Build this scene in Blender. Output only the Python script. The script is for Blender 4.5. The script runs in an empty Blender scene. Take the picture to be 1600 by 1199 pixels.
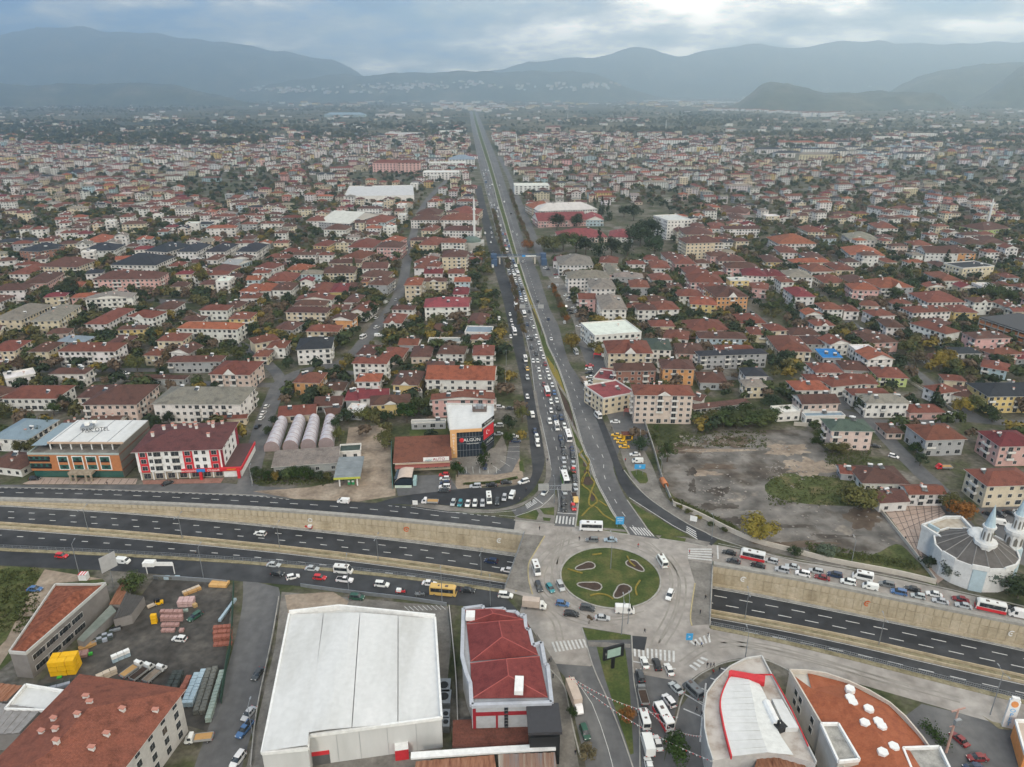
import bpy, bmesh, math, random
from math import sin, cos, pi, radians, atan2, sqrt, exp
from mathutils import Vector, Matrix, noise as mnoise
from mathutils.geometry import tessellate_polygon
random.seed(7)
S = bpy.context.scene
COL = S.collection
# ------------------------------------------------------------------ camera
F, CX, CY, HZ, CAMH = 1150.0, 800.0, 599.5, 140.0, 140.0
PITCH = math.atan((CY - HZ) / F)
SP, CP = sin(PITCH), cos(PITCH)
cd = bpy.data.cameras.new('camera'); cam = bpy.data.objects.new('camera', cd); COL.objects.link(cam)
cam.location = (0, 0, CAMH); cam.rotation_euler = (pi / 2 - PITCH, 0, 0)
cd.sensor_width = 36; cd.lens = 36 * F / 1600; cd.clip_start = 1; cd.clip_end = 60000
S.camera = cam
# ------------------------------------------------------------------ sky and sun
SUN_AZ, SUN_EL = radians(196), radians(36)          # azimuth to the right of +Y
w = bpy.data.worlds.new('World'); S.world = w; w.use_nodes = True
nt = w.node_tree; N = nt.nodes; L = nt.links
N.clear()
out = N.new('ShaderNodeOutputWorld'); bg = N.new('ShaderNodeBackground'); L.new(bg.outputs[0], out.inputs[0])
sky = N.new('ShaderNodeTexSky'); sky.sky_type = 'NISHITA'; sky.sun_disc = False
sky.sun_elevation = SUN_EL; sky.sun_rotation = SUN_AZ
sc_ = N.new('ShaderNodeVectorMath'); sc_.operation = 'SCALE'; sc_.inputs['Scale'].default_value = 0.09
L.new(sky.outputs[0], sc_.inputs[0])
tc = N.new('ShaderNodeTexCoord')
sep = N.new('ShaderNodeSeparateXYZ'); L.new(tc.outputs['Generated'], sep.inputs[0])
def wmath(op, a, b=None, clamp=False):
    n = N.new('ShaderNodeMath'); n.operation = op; n.use_clamp = clamp
    for i, v in enumerate((a, b)):
        if v is None: continue
        if isinstance(v, (int, float)): n.inputs[i].default_value = v
        else: L.new(v, n.inputs[i])
    return n.outputs[0]
zz = wmath('ADD', wmath('MAXIMUM', sep.outputs[2], 0.0), 0.22)
px_ = wmath('DIVIDE', sep.outputs[0], zz); py_ = wmath('DIVIDE', sep.outputs[1], zz)
cmb = N.new('ShaderNodeCombineXYZ'); L.new(px_, cmb.inputs[0]); L.new(py_, cmb.inputs[1])
def wnoise(scale, det, rough, off):
    mp = N.new('ShaderNodeMapping'); mp.inputs['Location'].default_value = off; L.new(cmb.outputs[0], mp.inputs[0])
    n = N.new('ShaderNodeTexNoise'); n.inputs['Scale'].default_value = scale; n.inputs['Detail'].default_value = det
    n.inputs['Roughness'].default_value = rough; L.new(mp.outputs[0], n.inputs[0]); return n.outputs[0]
n1 = wnoise(0.9, 6, 0.55, (3.1, 1.2, 0)); n2 = wnoise(2.6, 8, 0.6, (11.0, 4.0, 2.0))
cover = wmath('MULTIPLY', wmath('SUBTRACT', n1, 0.30), 6.0, True)
# thick deck: light and dark parts
def ramp(inp, stops):
    r = N.new('ShaderNodeValToRGB'); L.new(inp, r.inputs[0]); e = r.color_ramp.elements
    while len(e) < len(stops): e.new(0.5)
    for i, (p, c) in enumerate(stops): e[i].position = p; e[i].color = (*c, 1)
    return r.outputs[0]
tone = wmath('ADD', wmath('MULTIPLY', n2, 0.55), wmath('MULTIPLY', n1, 0.45))
# the cloud deck is heavier and bluer on the left over the mountain
side = wmath('ADD', wmath('MULTIPLY', sep.outputs[0], 0.55), 0.0)
tone2 = wmath('ADD', tone, wmath('MULTIPLY', wmath('MAXIMUM', wmath('MINIMUM', side, 0.18), -0.35), 0.28))
cc = ramp(tone2, [(0.28, (0.05, 0.17, 0.42)), (0.40, (0.20, 0.39, 0.66)), (0.485, (0.72, 0.75, 0.75)), (0.545, (1.35, 1.27, 1.14)), (0.62, (3.0, 2.65, 2.2))])
mixc = N.new('ShaderNodeMix'); mixc.data_type = 'RGBA'; L.new(cover, mixc.inputs[0])
L.new(sc_.outputs[0], mixc.inputs[6]); L.new(cc, mixc.inputs[7])
L.new(mixc.outputs[2], bg.inputs[0]); bg.inputs[1].default_value = 0.95
sd = bpy.data.lights.new('sun', 'SUN'); sd.energy = 1.5; sd.angle = radians(10); sd.color = (1, .91, .79)
sun = bpy.data.objects.new('sun', sd); COL.objects.link(sun)
sdir = Vector((sin(SUN_AZ) * cos(SUN_EL), cos(SUN_AZ) * cos(SUN_EL), sin(SUN_EL)))
sun.rotation_euler = sdir.to_track_quat('Z', 'Y').to_euler()
vs = S.view_settings; vs.view_transform = 'Standard'; vs.look = 'None'; vs.exposure = 0.26; vs.gamma = 1; vs.use_curve_mapping = False
S.cycles.max_bounces = 4; S.cycles.diffuse_bounces = 2; S.cycles.glossy_bounces = 2; S.cycles.volume_bounces = 2
S.cycles.transparent_max_bounces = 8
# ------------------------------------------------------------------ helpers
def G(x, y, z=0.0):
    u = (x - CX) / F; v = (y - CY) / F
    t = (CAMH - z) / (SP + v * CP)
    return Vector((u * t, (CP - v * SP) * t, z))
def proj(X, Y, Z=0.0):
    dz = Z - CAMH
    zc = Y * CP - dz * SP
    yc = Y * SP + dz * CP
    if zc < 1: return (-9999, -9999, zc)
    return (CX + F * X / zc, CY - F * yc / zc, zc)
def P(s): return [tuple(float(v) for v in q.split(',')) for q in s.split()]
def PW(s, z=0.0): return [G(x, y, z) for x, y in P(s)]
MATS = {}
def nodes_of(m):
    m.use_nodes = True; t = m.node_tree; return t, t.nodes, t.links, t.nodes['Principled BSDF']
def surf(name, cols, scale=0.1, rough=0.9, bump=0.0, det=6, mode='fix', scale2=None, amt=0.35, stretch=None, spec=0.25, metal=0.0):
    """cols: colour stops for a noise; mode 'obj' multiplies the object's own colour, 'att' the face colour."""
    if name in MATS: return MATS[name]
    m = bpy.data.materials.new(name); MATS[name] = m
    t, n, l, b = nodes_of(m)
    b.inputs['Roughness'].default_value = rough; b.inputs['Metallic'].default_value = metal
    b.inputs['Specular IOR Level'].default_value = spec
    co = n.new('ShaderNodeTexCoord'); mp = n.new('ShaderNodeMapping'); l.new(co.outputs['Object'], mp.inputs[0])
    if stretch: mp.inputs['Scale'].default_value = stretch
    nz = n.new('ShaderNodeTexNoise'); nz.inputs['Scale'].default_value = scale; nz.inputs['Detail'].default_value = det
    nz.inputs['Roughness'].default_value = 0.62; l.new(mp.outputs[0], nz.inputs[0])
    r = n.new('ShaderNodeValToRGB'); l.new(nz.outputs[0], r.inputs[0]); e = r.color_ramp.elements
    while len(e) < len(cols): e.new(0.5)
    k = len(cols)
    for i, c in enumerate(cols):
        e[i].position = 0.33 + 0.34 * i / max(1, k - 1); e[i].color = (*(c if isinstance(c, (tuple, list)) else (c, c, c)), 1)
    colr = r.outputs[0]
    if scale2:
        n2_ = n.new('ShaderNodeTexNoise'); n2_.inputs['Scale'].default_value = scale2; n2_.inputs['Detail'].default_value = 3
        l.new(co.outputs['Object'], n2_.inputs[0])
        mr = n.new('ShaderNodeMapRange'); mr.inputs[1].default_value = 0.3; mr.inputs[2].default_value = 0.7
        mr.inputs[3].default_value = 1 - amt; mr.inputs[4].default_value = 1 + amt; l.new(n2_.outputs[0], mr.inputs[0])
        vm = n.new('ShaderNodeVectorMath'); vm.operation = 'SCALE'; l.new(colr, vm.inputs[0]); l.new(mr.outputs[0], vm.inputs['Scale'])
        colr = vm.outputs[0]
    if mode != 'fix':
        mx = n.new('ShaderNodeMix'); mx.data_type = 'RGBA'; mx.blend_type = 'MULTIPLY'; mx.inputs[0].default_value = 1
        if mode == 'obj':
            oi = n.new('ShaderNodeObjectInfo'); l.new(oi.outputs['Color'], mx.inputs[6])
        else:
            at = n.new('ShaderNodeAttribute'); at.attribute_name = 'col'; l.new(at.outputs['Color'], mx.inputs[6])
        l.new(colr, mx.inputs[7]); colr = mx.outputs[2]
    l.new(colr, b.inputs['Base Color'])
    if bump:
        bp = n.new('ShaderNodeBump'); bp.inputs['Strength'].default_value = bump; bp.inputs['Distance'].default_value = 0.1
        l.new(nz.outputs[0], bp.inputs['Height']); l.new(bp.outputs[0], b.inputs['Normal'])
    return m
def flat(name, c, rough=0.6, spec=0.3, metal=0.0):
    if name in MATS: return MATS[name]
    return surf(name, [tuple(v * .9 for v in c), tuple(min(1, v * 1.1) for v in c)], 0.8, rough, spec=spec, metal=metal)
def tile_mat(name, mode):
    m = surf(name, [(.62, .60, .60), (1, 1, 1), (1.12, 1.05, 1.0)], 0.35, 0.85, mode=mode, scale2=2.6, amt=.22, det=8)
    t, n, l, b = nodes_of(m)
    co = n.new('ShaderNodeTexCoord'); wv = n.new('ShaderNodeTexWave'); wv.bands_direction = 'Z'; wv.inputs['Scale'].default_value = 2.6
    wv.inputs['Distortion'].default_value = 0.6; l.new(co.outputs['Object'], wv.inputs[0])
    bp = n.new('ShaderNodeBump'); bp.inputs['Strength'].default_value = 0.5; bp.inputs['Distance'].default_value = 0.06
    l.new(wv.outputs[0], bp.inputs['Height']); l.new(bp.outputs[0], b.inputs['Normal'])
    return m
M_TILE = tile_mat('roof_tiles', 'obj'); M_TILEA = tile_mat('roof_tiles_far', 'att')
M_WALL = surf('painted_render', [.80, .97, 1.04], .25, .9, mode='obj', scale2=1.5, amt=.06)
M_WALLA = surf('painted_render_far', [.85, 1.0], .2, .9, mode='att')
M_GLASS = surf('window_glass', [(.010, .013, .017), (.022, .028, .034), (.05, .055, .06), (.20, .20, .19)], .9, .15, spec=.6)
M_FRAME = flat('window_frame', (.62, .61, .59), .6)
M_CONC = surf('concrete', [(.20, .195, .18), (.32, .31, .285), (.40, .385, .35)], .5, .9, bump=.2, scale2=3, amt=.1)
M_METAL = flat('galvanised_metal', (.30, .32, .34), .45, .5, .5)
M_WHITE = surf('white_sheet', [(.50, .50, .48), (.60, .605, .595), (.66, .66, .65)], .09, .55, scale2=.8, amt=.05, stretch=(1, .25, 1), det=9)
M_ASPH = surf('dark_asphalt', [(.030, .032, .036), (.040, .042, .046), (.060, .062, .065)], .035, .85, scale2=.22, amt=.28, stretch=(.25, 1, 1))
M_ASPHG = surf('worn_asphalt', [(.085, .085, .088), (.11, .11, .112), (.15, .148, .145)], .08, .9, scale2=.4, amt=.14, stretch=(1, .3, 1))
M_LIGHT = surf('pale_paving', [(.235, .21, .185), (.30, .275, .25), (.36, .335, .305)], .05, .9, scale2=.35, amt=.2)
M_PAVE = surf('paving_blocks', [(.13, .12, .105), (.185, .172, .155), (.24, .225, .20)], .18, .95, scale2=1.2, amt=.15)
M_PINKPAVE = surf('pink_paving', [(.36, .27, .22), (.42, .33, .28)], .3, .9, scale2=1, amt=.12)
M_TERRA = surf('terracotta_paving', [(.26, .13, .10), (.34, .19, .15)], .3, .9, scale2=1, amt=.15)
M_SAND = surf('sandy_dirt', [(.16, .125, .095), (.27, .215, .165), (.36, .30, .235)], .11, .97, bump=.4, scale2=.7, amt=.18)
M_GRASS = surf('lawn', [(.035, .056, .014), (.060, .080, .022), (.115, .110, .040)], .14, .95, scale2=1.5, amt=.2)
M_EARTH = surf('flower_bed_soil', [(.045, .030, .024), (.075, .052, .040)], .6, .97)
M_LINE = surf('road_paint', [(.42, .42, .41), (.62, .62, .60)], 1.2, .8)
M_YLINE = surf('yellow_planting', [(.15, .125, .03), (.26, .20, .04)], .9, .9)
M_BEIGE = surf('beige_wall', [(.34, .28, .19), (.44, .37, .26), (.52, .445, .33)], .22, .9, stretch=(1, 1, .25), scale2=1.2, amt=.12, bump=.15)
M_KERB = surf('kerb_stone', [(.26, .25, .23), (.38, .365, .33)], .6, .9)
M_DRY = surf('verge_dry', [(.15, .13, .075), (.24, .21, .13), (.30, .27, .18)], .3, .95, scale2=1.6, amt=.2)

class MB:
    def __init__(s): s.v = []; s.f = []; s.m = []; s.c = []
    def quad(s, a, b, c, d, m=0, col=None):
        i = len(s.v); s.v += [tuple(a), tuple(b), tuple(c), tuple(d)]; s.f.append((i, i + 1, i + 2, i + 3)); s.m.append(m); s.c.append(col)
    def poly(s, pts, m=0, col=None):
        i = len(s.v); s.v += [tuple(p) for p in pts]; s.f.append(tuple(range(i, i + len(pts)))); s.m.append(m); s.c.append(col)
    def box(s, x0, x1, y0, y1, z0, z1, m=0, col=None, T=None, bottom=False):
        i = len(s.v)
        p = [(x0, y0, z0), (x1, y0, z0), (x1, y1, z0), (x0, y1, z0), (x0, y0, z1), (x1, y0, z1), (x1, y1, z1), (x0, y1, z1)]
        if T is not None: p = [tuple(T @ Vector(q)) for q in p]
        s.v += p
        fs = [(4, 5, 6, 7), (0, 1, 5, 4), (1, 2, 6, 5), (2, 3, 7, 6), (3, 0, 4, 7)]
        if bottom: fs.append((3, 2, 1, 0))
        for f in fs: s.f.append(tuple(i + k for k in f)); s.m.append(m); s.c.append(col)
    def prism(s, pts, z0, z1, m=0, mtop=None, col=None, ctop=None):
        n = len(pts)
        area = sum(pts[i][0] * pts[(i + 1) % n][1] - pts[(i + 1) % n][0] * pts[i][1] for i in range(n))
        if area < 0: pts = pts[::-1]
        for i in range(n):
            a, b = pts[i], pts[(i + 1) % n]
            s.quad((a[0], a[1], z0), (b[0], b[1], z0), (b[0], b[1], z1), (a[0], a[1], z1), m, col)
        tr = tessellate_polygon([[Vector((q[0], q[1], 0)) for q in pts]])
        i0 = len(s.v); s.v += [(q[0], q[1], z1) for q in pts]
        for t in tr:
            a, b, c = (Vector(pts[k][:2]) for k in t)
            if (b - a).cross(c - a) < 0: t = (t[0], t[2], t[1])
            s.f.append(tuple(i0 + k for k in t)); s.m.append(m if mtop is None else mtop); s.c.append(ctop or col)
    def cyl(s, x, y, z0, z1, r0, r1=None, n=8, m=0, cap=True):
        r1 = r0 if r1 is None else r1
        i = len(s.v)
        for k in range(n):
            a = 2 * pi * k / n; s.v.append((x + r0 * cos(a), y + r0 * sin(a), z0))
        for k in range(n):
            a = 2 * pi * k / n; s.v.append((x + r1 * cos(a), y + r1 * sin(a), z1))
        for k in range(n):
            s.f.append((i + k, i + (k + 1) % n, i + n + (k + 1) % n, i + n + k)); s.m.append(m); s.c.append(None)
        if cap: s.f.append(tuple(i + n + k for k in range(n))); s.m.append(m); s.c.append(None)
    def tube(s, a, b, r, n=6, m=0):
        a = Vector(a); b = Vector(b); d = (b - a)
        if d.length < 1e-6: return
        q = d.to_track_quat('Z', 'Y'); i = len(s.v)
        for e in (a, b):
            for k in range(n): s.v.append(tuple(e + q @ Vector((r * cos(2 * pi * k / n), r * sin(2 * pi * k / n), 0))))
        for k in range(n): s.f.append((i + k, i + (k + 1) % n, i + n + (k + 1) % n, i + n + k)); s.m.append(m); s.c.append(None)
        s.f.append(tuple(i + n + k for k in range(n))); s.m.append(m); s.c.append(None)
    def dome(s, x, y, z, r, h, n=12, rings=4, m=0):
        i = len(s.v)
        for j in range(rings):
            a = pi / 2 * j / rings
            for k in range(n): s.v.append((x + r * cos(a) * cos(2 * pi * k / n), y + r * cos(a) * sin(2 * pi * k / n), z + h * sin(a)))
        s.v.append((x, y, z + h)); t = len(s.v) - 1
        for j in range(rings - 1):
            for k in range(n):
                s.f.append((i + j * n + k, i + j * n + (k + 1) % n, i + (j + 1) * n + (k + 1) % n, i + (j + 1) * n + k)); s.m.append(m); s.c.append(None)
        for k in range(n):
            s.f.append((i + (rings - 1) * n + k, i + (rings - 1) * n + (k + 1) % n, t)); s.m.append(m); s.c.append(None)
    def mesh(s, name, mats, smooth=False):
        me = bpy.data.meshes.new(name); me.from_pydata(s.v, [], s.f)
        for m in (mats if isinstance(mats, (list, tuple)) else [mats]): me.materials.append(m)
        if any(s.m): me.polygons.foreach_set('material_index', s.m)
        if smooth: me.polygons.foreach_set('use_smooth', [True] * len(s.f))
        if any(c is not None for c in s.c):
            at = me.attributes.new('col', 'FLOAT_COLOR', 'FACE'); buf = []
            for c in s.c: buf += [*(c or (1, 1, 1)), 1]
            at.data.foreach_set('color', buf)
        me.update(); return me
def add(name, me, parent=None, loc=None, rz=0.0, color=None):
    o = bpy.data.objects.new(name, me); COL.objects.link(o)
    if parent is not None: o.parent = parent
    if loc is not None: o.location = loc
    if rz: o.rotation_euler = (0, 0, rz)
    if color is not None: o.color = (*color, 1)
    return o
def tag(o, label=None, cat=None, group=None, kind=None):
    if label: o['label'] = label
    if cat: o['category'] = cat
    if group: o['group'] = group
    if kind: o['kind'] = kind
    return o
def struct(name, me, parent=None):
    o = add(name, me, parent); o['kind'] = 'structure'; return o
def empty(name, loc, rz, label, cat, group=None):
    o = add(name, None, None, loc, rz); o.empty_display_size = .5; return tag(o, label, cat, group)
NSH = 0
def sheet(name, pts, mat, layer, kind='structure'):
    global NSH
    NSH += 1; z = 0.014 * layer + 0.00025 * (NSH % 50)
    mb = MB(); v = [(p[0], p[1], z) for p in pts]
    tr = tessellate_polygon([[Vector((q[0], q[1], 0)) for q in v]])
    mb.v = v
    for t in tr:
        a, b, c = (Vector(v[k][:2]) for k in t)
        if (b - a).cross(c - a) < 0: t = (t[0], t[2], t[1])
        mb.f.append(tuple(t)); mb.m.append(0); mb.c.append(None)
    o = add(name, mb.mesh(name, mat)); o['kind'] = kind; return o
def pxsheet(name, s, mat, layer): return sheet(name, PW(s), mat, layer)
def smooth_line(pts, n=4):
    out = []
    for i in range(len(pts) - 1):
        p0 = pts[max(0, i - 1)]; p1 = pts[i]; p2 = pts[i + 1]; p3 = pts[min(len(pts) - 1, i + 2)]
        for k in range(n):
            t = k / n
            out.append(0.5 * ((2 * p1) + (p2 - p0) * t + (2 * p0 - 5 * p1 + 4 * p2 - p3) * t * t + (3 * p1 - p0 - 3 * p2 + p3) * t ** 3))
    out.append(pts[-1]); return out
def offs(pts, d):
    out = []
    for i in range(len(pts)):
        a = pts[max(0, i - 1)]; b = pts[min(len(pts) - 1, i + 1)]
        t = (b - a); t.z = 0; t.normalize(); out.append(pts[i] + Vector((-t.y, t.x, 0)) * d)
    return out
def ribbon(mb, pts, wid, z0, z1=None, m=0, side=0.0):
    """strip along a line: flat when z1 is None, else a wall or kerb with height; z0/z1 are added to each point's z"""
    A = offs(pts, side + wid / 2); B = offs(pts, side - wid / 2)
    Z = Vector((0, 0, 1))
    for i in range(len(pts) - 1):
        a0, a1, b0, b1 = A[i], A[i + 1], B[i], B[i + 1]
        t = z0 if z1 is None else z1
        mb.quad(b0 + Z * t, b1 + Z * t, a1 + Z * t, a0 + Z * t, m)
        if z1 is not None:
            mb.quad(b0 + Z * z0, b1 + Z * z0, b1 + Z * z1, b0 + Z * z1, m)
            mb.quad(a1 + Z * z0, a0 + Z * z0, a0 + Z * z1, a1 + Z * z1, m)
    if z1 is not None:
        mb.quad(A[0] + Z * z0, B[0] + Z * z0, B[0] + Z * z1, A[0] + Z * z1, m)
        mb.quad(B[-1] + Z * z0, A[-1] + Z * z0, A[-1] + Z * z1, B[-1] + Z * z1, m)
def along(pts, step, start=0.0):
    """points and headings every step metres"""
    res = []; d = start; acc = 0.0
    for i in range(len(pts) - 1):
        a, b = pts[i], pts[i + 1]; l = (b - a).length
        if l < 1e-6: continue
        while d <= acc + l:
            res.append((a.lerp(b, (d - acc) / l), atan2(b.y - a.y, b.x - a.x))); d += step
        acc += l
    return res
def dashes(mb, pts, ln, gap, wid, z, side=0.0, m=0):
    q = offs(pts, side)
    for p, a in along(q, ln + gap):
        T = Matrix.Translation(p) @ Matrix.Rotation(a, 4, 'Z')
        c = [T @ Vector(v) for v in ((-ln / 2, -wid / 2, z), (ln / 2, -wid / 2, z), (ln / 2, wid / 2, z), (-ln / 2, wid / 2, z))]
        mb.quad(*c, m)
def inpoly(x, y, poly):
    r = False; n = len(poly); j = n - 1
    for i in range(n):
        xi, yi = poly[i][0], poly[i][1]; xj, yj = poly[j][0], poly[j][1]
        if (yi > y) != (yj > y) and x < (xj - xi) * (y - yi) / (yj - yi) + xi: r = not r
        j = i
    return r
BLOCK = []       # (cx, cy, r) taken ground
GRID = {}
def take(x, y, r):
    BLOCK.append((x, y, r))
    k = int(r // 20) + 1
    cx, cy = int(x // 20), int(y // 20)
    for i in range(-k, k + 1):
        for j in range(-k, k + 1): GRID.setdefault((cx + i, cy + j), []).append((x, y, r))
def free(x, y, r):
    return all((x - a) ** 2 + (y - b) ** 2 > (r + c) ** 2 for a, b, c in GRID.get((int(x // 20), int(y // 20)), ()))
def take_line(pts, r):
    for p, _ in along(pts, max(3.0, r)): take(p.x, p.y, r)
NOBUILD = []     # world polygons kept free of filler houses
# ================================================================== terrain and trench
def interp(xs, ys, x):
    if x <= xs[0]:
        return ys[0]
    for i in range(len(xs) - 1):
        if x <= xs[i + 1]: return ys[i] + (ys[i + 1] - ys[i]) * (x - xs[i]) / (xs[i + 1] - xs[i])
    return ys[-1]
NW = P('0,782 200,787 400,796 600,812 815,834'); NE = P('1114,884 1220,899.5 1300,917 1400,937 1500,958 1600,977')
SW_ = P('0,857 200,866 400,878 600,896 787,921'); SE = P('1110,977 1200,995 1262,1008 1400,1044 1500,1070 1600,1094')
DX = [G(x, 800).x for x in (0, 200, 400, 600, 800)]
def depth(X): return interp(DX + [900], [1.4, 3.2, 5.2, 6.3, 7.0, 7.2], X)
def lift(q):
    z = -3.0
    for _ in range(5):
        p = G(q[0], q[1], z); z = -depth(p.x)
    return G(q[0], q[1], z)
def mkline(pts):
    pts = sorted(pts, key=lambda p: p.x)
    def f(X):
        if X <= pts[0].x:
            a, b = pts[0], pts[2]; return a.y + (X - a.x) * (b.y - a.y) / (b.x - a.x)
        if X >= pts[-1].x:
            a, b = pts[-3], pts[-1]; return b.y + (X - b.x) * (b.y - a.y) / (b.x - a.x)
        for i in range(len(pts) - 1):
            if X <= pts[i + 1].x:
                a, b = pts[i], pts[i + 1]; return a.y + (X - a.x) * (b.y - a.y) / (b.x - a.x)
    def g(X):  # smoothed
        return sum(f(X + d) for d in (-14, -7, 0, 7, 14)) / 5
    return g
y0 = mkline([G(*q) for q in NW + NE])
y4 = mkline([G(*q) for q in SW_ + SE])
y1 = mkline([lift(q) for q in P('0,790.5 200,802 400,820 600,841.5 800,867 1114,918 1220,937.5 1300,954 1400,974 1500,994 1600,1017')])
y2 = mkline([lift(q) for q in P('0,818 200,832 400,850 600,873 785,899 1112,955 1200,971 1300,989 1400,1012 1500,1036 1600,1057')])
y3 = mkline([lift(q) for q in P('0,826 200,840.5 400,859 600,882.5 785,909 1112,964 1200,981 1300,999 1400,1024 1500,1047 1600,1069')])
XS = [-15000, -6000, -2000, -900] + [-600 + 8 * i for i in range(151)] + [900, 2000, 6000, 15000]
M_GND = surf('town_ground', [(.028, .040, .016), (.060, .068, .030), (.11, .10, .078), (.18, .168, .15)], .05, .97, scale2=.6, amt=.35, det=10)
M_FIELD = surf('fields', [(.016, .024, .014), (.035, .042, .020), (.12, .10, .055), (.028, .036, .018)], .0028, .97, scale2=.05, amt=.5, det=8)
def seg_sheet(name, fa, fb, zf, mat, xs=XS, dy=0.0):
    mb = MB()
    for i in range(len(xs) - 1):
        a, b = xs[i], xs[i + 1]
        mb.quad((a, fa(a), zf(a)), (b, fa(b), zf(b)), (b, fb(b), zf(b)), (a, fb(a), zf(a)))
    return struct(name, mb.mesh(name, mat))
WLa, WLb = G(818, 834), G(787, 921); ELa, ELb = G(1114, 882), G(1110, 977)
FARY = 1900.0
seg_sheet('ground_north', y0, lambda x: FARY, lambda x: 0, M_GND)
seg_sheet('fields', lambda x: FARY, lambda x: 16500, lambda x: 0, M_FIELD)
seg_sheet('ground_south', lambda x: -1500, y4, lambda x: 0, M_GND)
# bridge deck over the cutting
mb = MB()
top = [(WLa.x, y0(WLa.x))] + [(x, y0(x)) for x in range(int(WLa.x) + 3, int(ELa.x) - 2, 6)] + [(ELa.x, y0(ELa.x))]
bot = [(ELb.x, y4(ELb.x))] + [(x, y4(x)) for x in range(int(ELb.x) - 3, int(WLb.x) + 2, -6)] + [(WLb.x, y4(WLb.x))]
DECK = top + bot
mb.prism(DECK, -1.5, 0.0)
struct('bridge_deck', mb.mesh('bridge_deck', M_CONC))
# cutting floor
dz = lambda x: -depth(x)
seg_sheet('underpass_verge', y4, y0, lambda x: -depth(x) - .02, M_CONC)
seg_sheet('underpass_carriageway_north', y2, y1, dz, M_ASPH)
seg_sheet('underpass_carriageway_south', lambda x: y4(x) + .2, y3, dz, M_ASPH)
XV = [x for x in XS if -330 <= x <= 330]
def fline(f, zf, off=0.0, xs=None): return [Vector((x, f(x) + off, zf(x))) for x in (xs or XV)]
mb = MB()
for f, o in ((y1, -.35), (y3, -.35)): ribbon(mb, fline(f, dz, o), .28, .012)
ribbon(mb, fline(y2, dz, .35), .22, .012)
for k in (1, 2):
    ln = fline(lambda x, k=k: y1(x) + (y2(x) - y1(x)) * k / 3, dz)
    for p, a in along(ln, 7.6, 2.5 * k):
        T = Matrix.Translation(p) @ Matrix.Rotation(a, 4, 'Z')
        mb.quad(*[T @ Vector(v) for v in ((-1.9, -.16, .012), (1.9, -.16, .012), (1.9, .16, .012), (-1.9, .16, .012))])
ln = fline(lambda x: y3(x) - 3.9, dz)
dashes(mb, ln, 3.8, 3.8, .32, .012)
struct('underpass_markings', mb.mesh('underpass_markings', M_LINE))
# centre barrier strip
mb = MB()
mid = fline(lambda x: (y2(x) + y3(x)) / 2, dz); wd = abs(y2(0) - y3(0))
ribbon(mb, mid, wd * .8, .0, .14, 1)
o_ = fline(y2, dz, -.3); ribbon(mb, o_, .3, 0, .85, 0)
o_ = fline(y3, dz, .3); ribbon(mb, o_, .3, 0, .85, 0)
o = add('central_barrier', mb.mesh('central_barrier', [M_BEIGE, M_DRY])); tag(o, 'twin beige concrete barrier with dry strip between the underpass carriageways', 'barrier')
# retaining wall north with panels
root = add('retaining_wall', None); tag(root, kind='structure')
mb = MB()
for i in range(len(XS) - 1):
    a, b = XS[i], XS[i + 1]
    mb.quad((a, y0(a), -depth(a) - .3), (b, y0(b), -depth(b) - .3), (b, y0(b), -.02), (a, y0(a), -.02))
add('wall_core', mb.mesh('wall_core', M_BEIGE), root)['kind'] = 'structure'
for nm, xr in (('coping', XV),):
    mb = MB()
    for part in ([x for x in XV if x <= WLa.x], [x for x in XV if x >= ELa.x]):
        l_ = [Vector((x, y0(x), 0)) for x in part]
        if part[0] > 0: l_ = [Vector((ELa.x, y0(ELa.x), 0))] + l_
        else: l_ = l_ + [Vector((WLa.x, y0(WLa.x), 0))]
        ribbon(mb, l_, .5, -.35, .55, 0, .1)
        ribbon(mb, l_, 1.6, 0.0, .16, 0, 1.3)
    add(nm, mb.mesh(nm, M_KERB), root)
# upper row: one slab each, lower row joined; open joints between them
pm = MB(); pm.box(-1.11, 1.11, -.16, .02, -1, 0); pmesh = pm.mesh('wall_panel', M_BEIGE)
low = MB(); cop = MB(); npan = 0
line0 = [Vector((x, y0(x), 0)) for x in XS if -215 <= x <= 215]
for p, a in along(line0, 2.36):
    if abs(p.x) > 205 or (WLa.x - 1 < p.x < ELa.x + 1 and False): continue
    d = depth(p.x); hu = min(2.3, d * .42)
    if not (WLa.x < p.x < ELa.x) and npan < 290:
        o = add('wall_panel', pmesh, root, (p.x, p.y, -.36), a); o.scale = (1, 1, hu - .05); npan += 1
    T = Matrix.Translation(p) @ Matrix.Rotation(a, 4, 'Z')
    low.box(-1.15, 1.15, -.26, .0, -d, -.36 - hu - .12, 0, None, T)
ribbon(cop, [Vector((p.x, p.y, -depth(p.x))) for p in line0], .45, 0, .8, 0, -.75)
o = add('lower_wall_panel', low.mesh('lower_wall_panel', M_BEIGE), root); o['kind'] = 'stuff'
add('wall_foot_barrier', cop.mesh('wall_foot_barrier', M_BEIGE), root)
mb = MB()
for i in range(len(XS) - 1):
    a, b = XS[i], XS[i + 1]
    mb.quad((b, y4(b), -depth(b) - .3), (a, y4(a), -depth(a) - .3), (a, y4(a), -.02), (b, y4(b), -.02))
struct('south_retaining_wall', mb.mesh('south_retaining_wall', M_BEIGE))
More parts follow.
